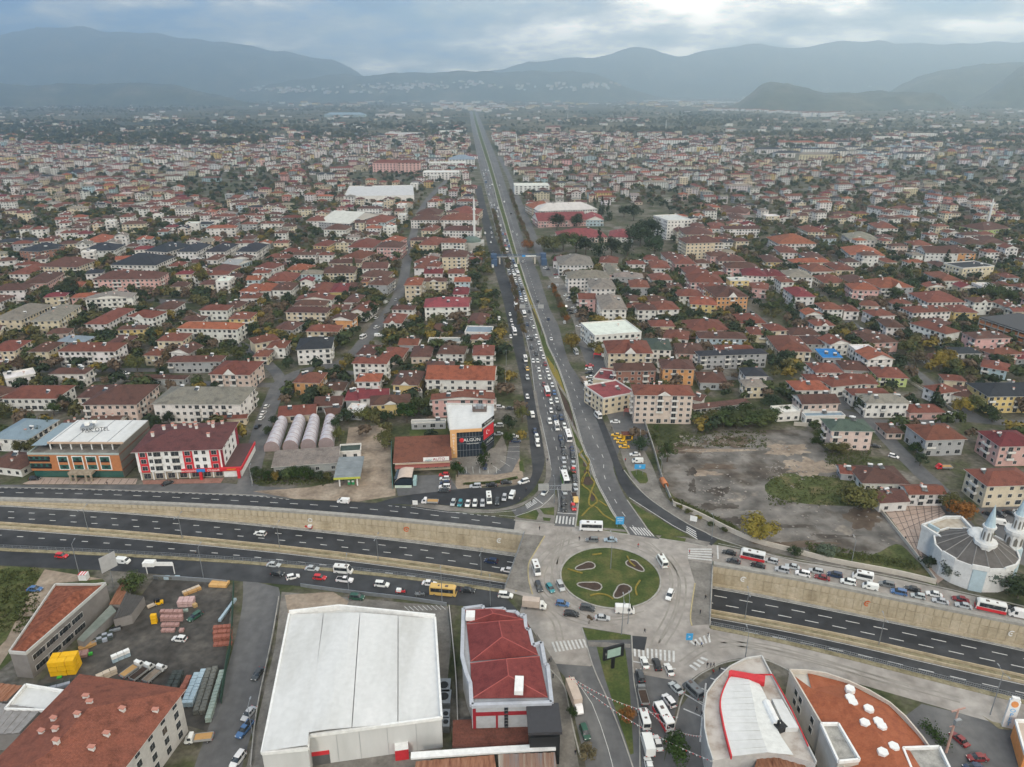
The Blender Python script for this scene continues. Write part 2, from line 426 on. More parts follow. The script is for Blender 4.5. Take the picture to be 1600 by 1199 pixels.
# round symbols fixed on the wall
def wall_disc(px, py, r, col, lab):
    zz_ = -3.2
    for xx in range(-2200, 2201):
        X = xx / 10
        q = proj(X, y0(X) - .3, zz_)
        if q[0] >= px: break
    best = min(((abs(proj(X, y0(X) - .3, -k / 10)[1] - py), k) for k in range(5, 65)))[1]
    mb = MB(); n = 18
    pts = [(r * cos(2 * pi * k / n), -.05, r * sin(2 * pi * k / n)) for k in range(n)]
    for k in range(n):
        a, b = pts[k], pts[(k + 1) % n]; ia = (a[0] * .62, a[1], a[2] * .62); ib = (b[0] * .62, b[1], b[2] * .62)
        mb.quad(a, b, ib, ia, 0)
        mb.quad((a[0], 0, a[2]), (b[0], 0, b[2]), b, a, 0)
    if r > .8: mb.box(-.3 * r, .3 * r, -.05, -.04, -.2 * r, .2 * r, 0)
    o = add('wall_roundel', mb.mesh('wall_roundel', flat('roundel_' + col, {'o': (.55, .12, .03), 'w': (.7, .7, .68)}[col], .7)), None, (X, y0(X) - .34, -best / 10), 0)
    tag(o, lab, 'roundel', 'roundels on the retaining wall')
wall_disc(635, 827, 1.0, 'o', 'orange round emblem on the beige wall west of the roundabout')
wall_disc(1355, 943, 1.0, 'o', 'orange round emblem on the beige wall east of the roundabout')
wall_disc(780, 845, .95, 'w', 'white round emblem on the beige wall just left of the bridge')
wall_disc(1161, 905, .95, 'w', 'white round emblem on the beige wall just right of the bridge')
wall_disc(1580, 990, .95, 'w', 'white round emblem on the wall near the right end')
wall_disc(485, 813, .8, 'w', 'white round emblem on the wall above the red tricycle')
# south kerb strip with railing
def railing(name, pts, lab, h=1.25, step=3.0, z=.25):
    root = empty(name, pts[0], 0, lab, 'railing'); base = pts[0]
    q = [p - base for p in pts]
    mb = MB()
    for zz_ in (z + .12, z + h * .5, z + h): ribbon(mb, q, .07, zz_, zz_ + .07)
    add('rail', mb.mesh('rail', M_METAL), root)
    mb = MB()
    for p, a in along(q, step):
        mb.box(p.x - .06, p.x + .06, p.y - .06, p.y + .06, z - .1, z + h + .1)
    for p, a in along(q, .5):
        mb.box(p.x - .02, p.x + .02, p.y - .02, p.y + .02, z + .1, z + h)
    o = add('post', mb.mesh('post', M_METAL), root); o['kind'] = 'stuff'
swl = [Vector((x, y4(x), 0)) for x in XV if x < WLb.x] + [Vector((WLb.x, y4(WLb.x), 0))]
sel = [Vector((ELb.x, y4(ELb.x), 0))] + [Vector((x, y4(x), 0)) for x in XV if x > ELb.x]
mb = MB()
for l_ in (swl, sel): ribbon(mb, l_, 1.5, 0, .2, 0, -.75)
struct('kerb_strip_south', mb.mesh('kerb_strip_south', M_DRY))
railing('guard_railing', offs(swl, -.2), 'grey steel guard railing along the south edge of the underpass, left of the roundabout')
railing('guard_railing', offs(sel, -.2), 'grey steel guard railing along the south edge of the underpass, right of the roundabout')
bw = [WLb.lerp(WLa, k / 8) for k in range(9)]; be = [ELa.lerp(ELb, k / 8) for k in range(9)]
railing('bridge_parapet', [p + Vector((.3, 0, 0)) for p in bw], 'grey parapet railing on the west edge of the bridge deck', 1.1, 2.0, .05)
railing('bridge_parapet', [p + Vector((-.3, 0, 0)) for p in be], 'grey parapet railing on the east edge of the bridge deck', 1.1, 2.0, .05)
# ================================================================== roads
def cur(s, n=4): return smooth_line(PW(s), n)
def band(name, Ls, Rs, mat, layer, n=4):
    """sheet between two px lines (same direction)"""
    a = cur(Ls, n); b = cur(Rs, n)
    return sheet(name, a + b[::-1], mat, layer)
def yl(x0, x1, f, off=0.0, st=8): 
    k = max(2, int(abs(x1 - x0) / st)); return [Vector((x0 + (x1 - x0) * i / k, f(x0 + (x1 - x0) * i / k) + off, 0)) for i in range(k + 1)]
NS_N = cur('-260,764 -100,763 0,762 100,764 200,767 300,771 400,775 460,781 560,785 640,791 700,799 760,806 806,812')
sheet('service_road_north_west', NS_N + yl(G(803, 828).x, NS_N[0].x, y0, 2.2), M_ASPH, 4)
SS_S = cur('-260,880 -100,880 0,884 100,889 200,894 330,905 467,916 600,933 700,945 760,951 812,958')
sheet('service_road_south_west', SS_S + yl(WLb.x - .5, SS_S[0].x, y4, -1.55), M_ASPH, 4)
# roundabout paving
RB = '803,813 867,820 898,824 985,836 1028,842 1075,849 1120,852 1160,860 1200,868 1250,878 1300,886 1400,905 1500,927 1600,950 1700,972'
RBS = '1700,1128 1600,1103 1500,1080 1400,1053 1262,1016 1200,1004 1110,986'
pts = cur(RB, 3) + [p for p in yl(G(1700, 1010).x, ELa.x + .2, y0, 2.3)] + [Vector((ELa.x - .6, y0(ELa.x), 0)), Vector((ELb.x - .6, y4(ELb.x) - 1.0, 0))]
pts2 = yl(ELb.x, G(1700, 1120).x, y4, -1.6)
SEe = cur('1700,1168 1540,1126 1470,1106 1400,1086 1300,1058 1235,1047 1190,1028 1140,1032 1105,1046 1080,1062 1062,1085')
pts3 = PW('1055,1065 988,1052 987,994 909,982 917,1012 926,1040 893,1052 862,1037 846,1005 832,985 815,960 812,957 819,932')
sheet('roundabout_paving', pts + pts2 + SEe + pts3 + [Vector((WLb.x, y4(WLb.x) - .5, 0)), Vector((WLa.x, y0(WLa.x) + 1, 0))] + PW('802,828'), M_LIGHT, 3)
# main road
Wl = '866,822 872,790 868,755 860,735 857,715 850,682 844,655 837,625 833,600 829,566 824,540 817,514 808,485 800,455 794,432 786,400 772,351 766,325 757,290 749,260 742,225 736,195 733,172 731,160'
Wr = '898,824 903,785 904,750 902,720 899,700 894,680 881,640 868,600 855,569 843,530 831,489 821,457 811,426 797,385 786,345 778,318 771,290 763,262 753,230 744,200 737.5,172 733.5,160'
El = '984,836 975,822 960,805 945,778 933,755 922,724 910,695 897,650 884,608 870,569 856,540 852,526 839,489 827,457 817,426 804,385 793,345 785,318 777,290 769,262 759,230 749,200 740.5,172 735,160'
Er = '1030,843 1013,829 980,782 965,752 958,725 968,700 950,672 930,640 918,615 903,588 889,566 878,530 872,508 860,485 850,457 840,426 822,385 808,345 799,318 790,290 781,262 769,230 756,200 744,172 737,160'
band('main_road_west', Wl, Wr, M_ASPHG, 4); band('main_road_east', El, Er, M_ASPHG, 4)
lanes = MB()
for a, b, k in ((Wl, Wr, 1 / 3), (Wl, Wr, 2 / 3), (El, Er, .42)):
    A, B = cur(a), cur(b); q = [A[i].lerp(B[i], k) for i in range(4, min(len(A), len(B)))]
    dashes(lanes, q, 3, 6, .22, .07)
for s_ in (Wl, Wr, El):
    A = cur(s_)[3:]; ribbon(lanes, offs(A, -.4 if s_ is not Wr else .4), .15, .07)
# median: kerbed strip with lawn, soil and ochre planting
A, B = cur(Wr), cur(El)
q = A + B[::-1]
sheet('median_lawn', q, M_GRASS, 5)
mb = MB(); ribbon(mb, offs(A, -.2), .55, 0, .2); ribbon(mb, offs(B, .2), .55, 0, .2)
struct('median_kerb', mb.mesh('median_kerb', M_KERB))
def mseg(ya, yb, mat, nm, lay=6):
    ii = [i for i in range(min(len(A), len(B))) if ya <= proj(*A[i])[1] <= yb]
    if len(ii) < 2: return
    a = [A[i].lerp(B[i], .18) for i in ii]; b = [A[i].lerp(B[i], .82) for i in ii]
    sheet(nm, a + b[::-1], mat, lay)
mseg(587, 645, M_EARTH, 'flower_bed'); mseg(545, 586, M_YLINE, 'ochre_planting'); mseg(462, 485, M_EARTH, 'flower_bed'); mseg(428, 458, M_YLINE, 'ochre_planting')
for yy in (586, 641, 697): 
    ii = min(range(len(A)), key=lambda i: abs(proj(*A[i])[1] - yy)); 
    m2 = MB(); ribbon(m2, [A[ii], A[ii].lerp(B[ii], .5), B[ii]], 1.2, 0, .12); struct('median_cross_kerb', m2.mesh('median_cross_kerb', M_PAVE))
# ochre pattern on the big triangular lawn
mb = MB()
for s_ in ('911,704 905,712 915,722 920,733 912,745 909,757 922,768 921,778 920,785 923,791 933,785 930,776 924,768 929,755 924,748 917,733 921,722 914,712',
           '909,807 927,791 943,805 960,815', '936,783 948,791', '909,757 913,745'):
    ribbon(mb, cur(s_, 3), .6, .0, .22)
o = add('ochre_hedging', mb.mesh('ochre_hedging', M_YLINE)); tag(o, 'ochre looping low hedge on the triangular lawn above the roundabout', 'hedge')
def bed(cx, cy, rx, ry, pointed=None, edge=False):
    n = 20; pts = []
    for k in range(n):
        a = 2 * pi * k / n; pts.append(G(cx + rx * cos(a), cy + ry * sin(a)))
    sheet('flower_bed', pts, M_EARTH, 6)
    if edge:
        m = MB(); ribbon(m, pts + pts[:1], .35, 0, .18); struct('bed_edging', m.mesh('bed_edging', M_KERB))
for c in ((914, 726, 3.5, 4), (917, 738, 5, 4), (919, 752, 9, 7), (926, 776, 4, 8)): bed(*c)
# slip lanes, parking street
sheet('parking_street', cur('585,787 622,777 680,768 720,764 770,762 812,757 831,743 829,705 822,645 815,600 806,560 797,520 786,470 775,430 766,400 757,362 748,325 742,290') +
      cur('752,290 760,325 771,362 783,400 792,430 806,470 816,520 823,560 831,600 838,640 849,700 850,728 837,760 817,780 800,790 760,796 690,789 645,789'), M_ASPH, 2)
sheet('slip_lane_west', cur('799,796.5 820,790 845,770 859,748 861,735') + PW('873,740 874,757') + cur('863,773 842,794 806,807'), M_ASPHG, 6)
sheet('parking_island', cur('642,791 650,786 690,790 760,797 800,791 830,778 848,757 853,742 851,705 838,640 833,610') + cur('838,612 845,655 858,715 861,742 852,762 830,782 800,796 750,801 700,799'), M_PAVE, 7)
band('slip_lane_east', '962,735 970,752 981,776 1007,793 1050,823 1074,834 1092,844 1112,853', '960,700 969,724 985,752 1002,769 1029,791 1075,820 1100,832 1122,843', M_ASPH, 6)
band('right_turn_lane', '918,622 930,650 945,690 958,725 966,752 975,768', '908,585 925,615 942,655 962,705 972,735 990,760', M_ASPH, 5)
sheet('triangle_lawn', cur('983,783 1002,795 1050,824 1073,836') + PW('1066,838 1045,838 1022,835') + cur('1013,826 1000,808'), M_GRASS, 7)
pxsheet('verge_lawn', '1030,841 1036,836 1072,842 1070,847', M_GRASS, 7)
pxsheet('verge_paving', '1024,837 1070,840 1110,848 1104,855 1072,848 1030,842', M_PAVE, 6)
sheet('slip_island_lawn', PW('807,808 826,799 838,797 842,803 838,813 812,810'), M_GRASS, 7)
pxsheet('slip_island_lawn', '843,795 866,793 866,806 850,804', M_GRASS, 7); pxsheet('slip_island_lawn', '848,809 861,810 859,815 849,814', M_GRASS, 7)
pxsheet('slip_island_paving', '804,809 842,792 866,772 872,780 866,820 806,813', M_PAVE, 6)
pxsheet('verge_lawn', '900,822 975,828 980,832 900,825', M_PAVE, 7)
# plaza right of the road
sheet('taxi_plaza', cur('845,420 862,440 880,470 895,500 905,540 925,590 945,640 965,690 978,730 1000,765 1050,803 1110,838 1180,856 1240,871 1320,888') +
      cur('1330,880 1230,860 1140,830 1090,805 1050,785 1035,770 1020,730 1000,690 985,650 960,610 945,570 925,520 905,480 880,440 866,415'), M_PAVE, 1)
pxsheet('plaza_asphalt', '905,540 960,560 1000,640 1018,690 1010,705 972,700 945,640', M_ASPHG, 2)
pxsheet('small_lawn', '985,737 998,735 1010,740 1013,752 1009,756 1000,756 990,745', M_GRASS, 8)
# south exits
band('exit_road_south', '862,1037 885,1062 893,1092 900,1130 912,1180 925,1260', '926,1042 940,1068 955,1100 972,1150 990,1205 1006,1260', M_ASPHG, 5)
band('approach_road_south', '989,1052 994,1075 998,1110 1001,1150 1002,1199 1004,1260', '1056,1064 1062,1078 1056,1110 1045,1150 1036,1199 1030,1260', M_ASPHG, 5)
sheet('central_lawn_south', PW('910,981 985,993 985,1000 918,1001'), M_GRASS, 7)
sheet('central_lawn_south', PW('932,1011 977,1015 983,1060 986,1110 990,1178 985,1180 960,1105 945,1060'), M_GRASS, 7)
sheet('central_reserve', PW('909,980 987,993 990,1060 998,1110 1001,1199 1002,1260 998,1260 986,1190 972,1150 950,1095 926,1040'), M_ASPHG, 6)
mb = MB()
for s_ in ('909,980 926,1040 950,1095 972,1150 994,1215', '987,993 990,1060 998,1110 1000,1199 1001,1240'): ribbon(mb, cur(s_), .3, 0, .18)
ribbon(mb, cur('803,813 867,820'), .4, 0, .16); ribbon(mb, cur('899,824 983,836'), .4, 0, .16); ribbon(mb, cur('1030,842 1075,849 1108,856'), .4, 0, .16)
ribbon(mb, cur('1013,829 980,782'), .35, 0, .16)
for s_ in ('858,1045 880,1070 888,1100 896,1140 907,1185', '1240,1052 1190,1030 1140,1034 1105,1048 1080,1066 1066,1090 1058,1120 1045,1170'): ribbon(mb, cur(s_), .35, 0, .16)
ribbon(mb, [p + Vector((0, .2, 0)) for p in NS_N[:26]], .3, 0, .13)
ribbon(mb, cur('975,735 1002,768 1029,790 1075,819 1100,831 1122,842 1200,866 1250,876 1300,884 1400,903 1500,925 1600,948'), .35, 0, .16)
struct('kerbs', mb.mesh('kerbs', M_KERB))
tm = MB()
for k, r_ in enumerate((18.5, 20.2, 22.4, 24.1)):
    c_ = G(953.5, 901); ribbon(tm, [c_ + Vector(((r_ + .5 * sin(j * .7 + k)) * cos(.12 * j), (r_ + .5 * sin(j * .7 + k)) * sin(.12 * j), 0)) for j in range(-2 + k * 3, 44 - k * 2)], .45, .0655)
for s_ in ('872,826 868,850 862,880 866,910 884,940', '885,826 880,850 870,882', '1000,842 1030,870 1050,900 1045,950 1020,1000 1015,1030', '1040,868 1062,905 1056,960 1030,1005', '880,1000 872,970 850,950 820,945', '1070,1040 1110,1015 1180,1012 1260,1030 1380,1066 1500,1098', '1110,1000 1200,1020 1300,1044 1420,1080'):
    l_ = cur(s_); ribbon(tm, l_, .5, .065); ribbon(tm, l_, .5, .065, side=1.7)
struct('tyre_marks', tm.mesh('tyre_marks', surf('tyre_darkened', [(.225, .205, .18), (.30, .28, .25)], .25, .9)))
# roundabout island
RC = G(953.5, 901); RR = (G(1031, 901) - G(876, 901)).length / 2
pts = [RC + Vector((RR * cos(2 * pi * k / 48), RR * sin(2 * pi * k / 48), 0)) for k in range(48)]
sheet('roundabout_lawn', pts, M_GRASS, 8)
mb = MB(); ribbon(mb, pts + pts[:1], .5, 0, .3); struct('roundabout_kerb', mb.mesh('roundabout_kerb', M_KERB))
def petal(cx, cy, s, rot):
    pts = []
    for k in range(18):
        a = 2 * pi * k / 18; r = s * (1 + .28 * cos(2 * a)) * (1 - .18 * cos(a) * 0)
        pts.append(RC * 0 + G(cx, cy) + Matrix.Rotation(rot, 3, 'Z') @ Vector((r * cos(a) * .95, r * sin(a) * (.75 + .25 * cos(a)), 0)))
    o = sheet('flower_bed', pts, M_EARTH, 10)
    m = MB(); ribbon(m, pts + pts[:1], .4, .0, .22); struct('bed_edging', m.mesh('bed_edging', M_KERB))
petal(914, 886, 2.8, .4); petal(921, 916, 3.1, -.2); petal(971, 925, 3.2, .9); petal(993, 885, 2.9, 2.2)
bed(957, 872, 13, 9, edge=False); 
m = MB()
for s_ in ('887,890 897,893 910,897', '922,932 935,929 948,931 958,937', '980,870 985,880 992,886', '995,931 993,920 1000,908', '925,868 940,866'): ribbon(m, cur(s_), .5, .1, .4)
o = add('ochre_hedging', m.mesh('ochre_hedging', M_YLINE)); tag(o, 'ochre clipped arcs of low hedge on the round island lawn', 'hedge')
# triangular pavement on the deck
pxsheet('deck_paving_west', '820,835 851,838 835,865 826,882 826,905 832,929 790,919', M_PAVE, 6)
pxsheet('deck_paving_east', '1075,875 1113,882 1108.5,976 1081,978 1079,960 1086,912', M_PAVE, 6)
mb = MB()
for s_ in ('834,837 818,880 806,925', '1087,880 1092,930 1097,975'): ribbon(mb, cur(s_, 2), .5, .085)
for s_ in ('851,838 835,865 826,882 826,905 832,929', '1086,912 1079,960 1081,978'): ribbon(mb, cur(s_), .35, 0, .18)
struct('tactile_strip', mb.mesh('tactile_strip', surf('tactile_yellow', [(.34, .28, .15), (.45, .38, .22)], 1, .9)))
# zebra crossings and lines
def zebra(p00, p10, p11, p01, n, layer=.13, fill=.5):
    a, b, c, d = [G(*q) for q in (p00, p10, p11, p01)]
    for k in range(n):
        t0 = (k + .25) / n; t1 = (k + .25 + fill) / n
        q = [a.lerp(b, t0), a.lerp(b, t1), d.lerp(c, t1), d.lerp(c, t0)]
        lanes.quad(*[v + Vector((0, 0, layer)) for v in (q[3], q[2], q[1], q[0])])
zebra((868, 806), (899, 809), (898, 821), (866, 818), 6)
zebra((982, 824), (1012, 826), (1024, 839), (992, 836), 7)
zebra((1072, 822), (1087, 828), (1110, 852), (1088, 845), 4) if False else zebra((1072, 833), (1073, 822), (1087, 830), (1090, 845), 4)
zebra((1075, 857), (1075, 874), (1112, 878), (1112, 857), 5)
zebra((860, 1004), (914, 999), (920, 1012), (866, 1020), 9)
zebra((866, 1040), (925, 1036), (928, 1048), (872, 1053), 9) if False else None
zebra((988, 1012), (1056, 1018), (1056, 1036), (989, 1026), 10)
zebra((1075, 1042), (1098, 1026), (1108, 1030), (1086, 1050), 4)
zebra((830, 800), (842, 783), (848, 787), (838, 803), 4) if False else zebra((820, 789), (824, 796), (840, 786), (834, 780), 4)
zebra((1075, 1004), (1110, 990), (1112, 1004), (1085, 1010), 5)
def pline(s, wd_=.2, z=.13): ribbon(lanes, cur(s, 2), wd_, z)
pline('871,802 903,804', .4); pline('988,1034 1056,1046', .4); pline('1121,853 1122,874', .5)
pline('806,807 845,793 866,772', .2); pline('806,808 780,806', .15); pline('983,778 1050,821 1073,833', .25)
pline('1122,850 1180,862 1250,880 1300,888', .18); pline('895,1060 925,1100 950,1170 960,1210', .15)
pline('835,778 848,788', .35)
q = [p + Vector((0, 0, 0)) for p in NS_N]
dashes(lanes, offs(cur('0,762 100,764 200,767 300,771 400,775 450,780'), -.4), 1.4, 1.2, .25, .1)
dashes(lanes, cur('0,770 100,771.5 200,774.5 300,779 400,784.5 500,790 600,798 700,808 780,818'), 3, 4.5, .28, .1)
dashes(lanes, cur('610,791 640,794'), 1.4, 1.2, .25, .1); dashes(lanes, cur('715,802 775,808'), 1.4, 1.2, .25, .1)
pline('642,793 700,801 755,802 800,799 806,797', .18)
struct('road_markings', lanes.mesh('road_markings', M_LINE))
pxsheet('tar_patch', '988,994 1011,996 1007,1017 987,1014', M_ASPH, 9)
pxsheet('median_path', '918,1003 985,1007 985,1013 920,1011', M_PAVE, 9)
# forecourts and lots
pxsheet('forecourt_pink', '35,756 60,746 215,748 212,757 40,757', M_PINKPAVE, 2)
pxsheet('forecourt_terracotta', '222,751 350,747 345,755 224,757', M_TERRA, 2)
pxsheet('roadside_apron', '-300,757 210,758 350,755 470,765 470,781 400,775 0,762 -300,763', M_ASPHG, 1)
pxsheet('sandy_yard', '395,768 480,762 538,752 540,700 545,668 605,664 612,700 612,755 618,762 618,775 560,784 460,780', M_SAND, 3)
pxsheet('car_yard', '615,745 700,742 715,765 690,768 622,776', M_ASPHG, 8)
pxsheet('office_pavement', '703,718 772,700 785,680 792,700 790,725 770,742 745,748 703,728', M_PAVE, 1)
pxsheet('office_car_park', '716,728 745,748 770,742 790,725 796,690 812,690 812,715 800,738 775,742 716,742', M_ASPHG, 2)
pxsheet('corner_paving', '712,742 775,742 800,738 812,715 818,745 808,757 770,758 712,765', M_SAND, 2) 
pxsheet('verge_lawn', '727,754 770,752 808,744 810,748 775,757 728,758', M_GRASS, 3); pxsheet('verge_lawn', '811,722 816,718 820,738 812,736', M_GRASS, 3)
pxsheet('grass_plot', '640,667 700,664 698,681 640,682', M_GRASS, 1)
M_LOT = surf('bare_lot', [(.050, .040, .033), (.10, .086, .072), (.17, .158, .143), (.13, .12, .11), (.28, .245, .20)], .045, .97, bump=.5, scale2=.13, amt=.45, det=12)
M_WEED = surf('weedy_grass', [(.040, .055, .018), (.070, .085, .028), (.13, .11, .055)], .10, .97, scale2=.9, amt=.35, det=10)
sheet('bare_lot', cur('1030,700 1110,678 1200,672 1262,674 1275,690 1290,705 1305,740 1370,760 1385,800 1430,868 1470,920 1420,905 1300,880 1230,862 1140,832 1095,808 1055,788 1040,755', 3), M_LOT, 1)
sheet('weed_patch', cur('1195,758 1225,740 1290,745 1330,750 1375,760 1380,790 1300,790 1240,785 1200,772 1195,758', 3), M_WEED, 2)
sheet('weed_patch', cur('1225,862 1300,862 1360,868 1400,850 1425,868 1465,915 1420,902 1300,878 1225,862', 3), M_WEED, 2)
sheet('weed_patch', cur('1040,760 1060,782 1100,800 1150,822 1150,830 1090,805 1045,780 1040,760', 3), M_WEED, 2)
def blot(name, cx, cy, rx, ry, mat, layer, seed):
    pts = []
    for k in range(40):
        a = 2 * pi * k / 40; q = 1 + .42 * mnoise.fractal(Vector((cos(a) * 1.6 + seed, sin(a) * 1.6, seed)), .7, 2.2, 5) * 1.6
        pts.append(G(cx + rx * q * cos(a), cy + ry * q * sin(a)))
    sheet(name, pts, mat, layer)
M_SOILD = surf('damp_soil', [(.040, .033, .028), (.075, .064, .054), (.11, .10, .088)], .2, .95, bump=.4, det=10); M_SOILB = surf('brown_soil', [(.065, .046, .034), (.11, .082, .062), (.15, .12, .09)], .15, .97, bump=.5, det=10)
for i, (x, y, rx, ry, m_) in enumerate(((1125, 768, 20, 6, 0), (1137, 792, 16, 4, 0), (1082, 762, 7, 9, 0), (1108, 792, 14, 5, 0), (1080, 738, 8, 6, 0), (1150, 812, 20, 4, 0), (1300, 838, 40, 3, 0), (1220, 822, 50, 3, 0), (1060, 700, 34, 9, 1), (1140, 691, 40, 8, 1), (1260, 730, 34, 14, 2), (1230, 703, 30, 8, 2), (1120, 704, 50, 2, 2), (1100, 740, 22, 4, 2), (1180, 845, 40, 5, 3), (1170, 800, 26, 3, 3), (1240, 850, 60, 5, 1), (1350, 810, 25, 14, 1), (1120, 730, 25, 5, 1))):
    blot('soil_patch', x, y, rx, ry, (M_SOILD, M_SOILB, M_SAND, M_PAVE)[m_], 2 if m_ else 3, i * 1.7)
pxsheet('mosque_court', '1378,792 1480,788 1482,800 1460,815 1440,870 1475,905 1465,912 1428,860', M_PINKPAVE, 3)
pxsheet('mosque_car_park', '1484,795 1620,790 1640,900 1590,880 1530,800', M_ASPHG, 2)
pxsheet('yard_asphalt', '170,1000 240,905 350,912 362,930 352,1035 345,1150 280,1130 140,1085 60,1110 50,1075 150,990', surf('yard_ground', [(.040, .036, .032), (.065, .061, .056), (.11, .10, .088)], .09, .95, scale2=.5, amt=.3), 1)
pxsheet('side_yard', '0,884 60,888 160,905 170,915 90,905 20,1030 -60,1100 -100,950', M_WEED, 1)
pxsheet('rubble_strip', '70,890 160,905 85,912 20,1010 -60,1130 -90,1100 10,1000 45,930', M_SAND, 2)
band('side_street_south', '380,905 378,950 362,1020 335,1110 300,1210 290,1260', '435,918 438,940 425,1000 402,1110 375,1210 365,1260', M_ASPHG, 2)
pxsheet('hall_apron', '440,925 700,948 705,1000 690,1170 640,1220 380,1220 430,1010', M_PAVE, 1)
pxsheet('hall_sand', '445,930 520,925 545,940 540,950 450,958', M_SAND, 2)
pxsheet('mall_side_paving', '838,990 870,1040 885,1080 892,1120 905,1200 870,1200 850,1060', M_PAVE, 5)
pxsheet('corner_parking', '1060,1110 1090,1070 1125,1045 1190,1030 1120,1090 1105,1200 1035,1200', M_ASPHG, 4)
pxsheet('petrol_forecourt', '1440,1100 1560,1130 1700,1165 1700,1260 1500,1260 1440,1190 1400,1130', M_ASPHG, 1)
pxsheet('totem_bed', '1533,1118 1550,1128 1585,1136 1587,1143 1560,1139', M_DRY, 6)
# side streets
STREETS = {
 'side_street_left': ('385,768 392,735 404,690 414,655 428,622 440,598 470,582 510,572 545,560 572,530 600,495 618,470 630,440 636,405 645,370 655,335 672,308 700,280', 8),
 'side_street_right': ('1300,640 1335,650 1362,660 1400,700 1440,740 1470,768 1490,800 1530,850', 7),
 'side_street_far_right': ('1362,660 1430,661 1500,655 1560,660 1640,662', 6.5), 'side_street_up_right': ('1530,655 1490,630 1440,590 1390,550 1330,505 1290,470 1240,430', 6),
 'side_street_mid_right': ('1150,470 1200,510 1250,550 1290,590 1320,640', 6), 'lane_left': ('440,598 420,570 350,520 300,490 250,470', 6),
 'lane_far_left': ('100,600 200,590 330,600 430,602', 6), 'service_strip_right': ('856,432 845,400 833,370 820,338 806,305 795,275 780,245', 8)}
SLINES = []; NST = 0
for nm, (s_, wd_) in STREETS.items():
    l_ = cur(s_); mb = MB(); NST += 1; ribbon(mb, l_, wd_, .048 + .006 * NST); struct(nm, mb.mesh(nm, M_ASPHG)); SLINES.append(l_); take_line(l_, wd_ / 2 + .5)
def keep(s_): NOBUILD.append([(p.x, p.y) for p in PW(s_)])
keep('-400,740 -400,1300 2000,1300 2000,940 1500,920 1300,880 1130,840 1030,780 990,700 945,600 900,480 860,400 810,320 775,240 750,165 728,165 735,240 742,290 748,350 765,420 780,500 800,560 810,640 818,700 770,755 400,765 380,745 200,735')
keep('1030,700 1110,678 1200,672 1275,680 1305,740 1370,760 1480,790 1700,780 1700,950 1400,900 1230,862 1095,808')
keep('540,668 610,664 615,740 790,745 800,640 700,640 690,700 640,705 640,660 612,660')
keep('395,765 395,700 430,655 540,655 540,765')
keep('835,330 980,318 1045,330 1045,372 1062,400 1040,408 930,410 850,408 838,370')
keep('1090,635 1240,625 1245,665 1100,675')
# ================================================================== hills
HV = []; HB = []
from mathutils.bvhtree import BVHTree
def ridge(name, prof, dist, depth_, seed, mat, base=140.0):
    prof = P(prof); mb = MB(); nx, ny = 120, 22
    x0_, x1_ = prof[0][0], prof[-1][0]; V = []
    for j in range(ny + 1):
        tj = j / ny
        for i in range(nx + 1):
            px = x0_ + (x1_ - x0_) * i / nx
            py = interp([p[0] for p in prof], [p[1] for p in prof], px)
            az = (px - CX) / F
            h = CAMH + dist * (base - py) / (F * CP * 0 + F) / 1.0 * (1 + 0)
            # height from the ray through the crest
            r = G(px, base + 30)  # heading only
            hd = Vector((az, CP - ((py - CY) / F) * SP, -(SP + ((py - CY) / F) * CP)))
            t = dist / hd.y; h = CAMH + hd.z * t; X = hd.x * t
            s_ = sin(pi * min(1, tj * 1.0)) if tj < .5 else sin(pi * tj)
            s_ = max(0, sin(pi * tj)) ** .8
            Y = dist + (tj - .5) * depth_
            n_ = mnoise.fractal(Vector((X / 900 + seed, Y / 900, seed)), .9, 2.1, 6)
            edge = min(1, i / 22, (nx - i) / 22); edge = edge * edge * (3 - 2 * edge)
            z = max(-2, h * s_ * edge * (1 + .0 * n_) + n_ * h * .22 * s_ * (1 - s_) * 3 + n_ * 70 * s_)
            V.append((X * (Y / dist), Y, z if s_ > .02 else -3))
    mb.v = V; HV.append(max(V, key=lambda v: v[2]))
    for j in range(ny):
        for i in range(nx):
            a = j * (nx + 1) + i; mb.f.append((a, a + 1, a + nx + 2, a + nx + 1)); mb.m.append(0); mb.c.append(None)
    me_ = mb.mesh(name, mat, True); HB.append(BVHTree.FromPolygons(mb.v, mb.f)); return struct(name, me_)
M_HILL = surf('wooded_hill', [(.022, .032, .020), (.050, .060, .032), (.13, .115, .075)], .0030, .97, det=10, scale2=.02, amt=.4)
ridge('mountain', '-500,95 -300,75 -100,62 0,57 60,50 120,44 200,49 300,61 400,76 450,82 500,92 530,97 560,107 600,117 650,124 720,134', 14000, 4600, 1.3, M_HILL)
ridge('mountain', '540,120 600,110 640,106 700,109 760,106 850,98 920,88 960,82 1000,78 1030,83 1060,86 1130,76 1190,66 1215,70 1240,73 1310,65 1350,66 1400,69 1430,67 1500,67 1600,68 1750,62 2100,80', 15000, 2600, 5.1, M_HILL)
ridge('hill', '330,140 380,131 450,126 520,121 570,121 640,116 700,112 780,113 850,110 900,112 960,122 1000,130 1050,138', 11000, 2000, 8.8, M_HILL)
ridge('hill', '1135,152 1160,140 1190,133 1230,131 1270,136 1290,140 1350,141 1400,141 1460,144 1520,150', 6200, 1300, 2.2, M_HILL)
ridge('hill', '1330,142 1380,122 1450,117 1530,110 1600,103 1700,92 1900,88 2100,90', 8600, 2400, 4.4, M_HILL)
ridge('hill', '1500,140 1560,118 1600,104 1700,80 1900,70 2100,75', 6900, 1500, 9.4, M_HILL)
ridge('hill', '-500,120 -200,128 0,134 150,136 300,138 420,141', 8000, 1500, 3.4, M_HILL)
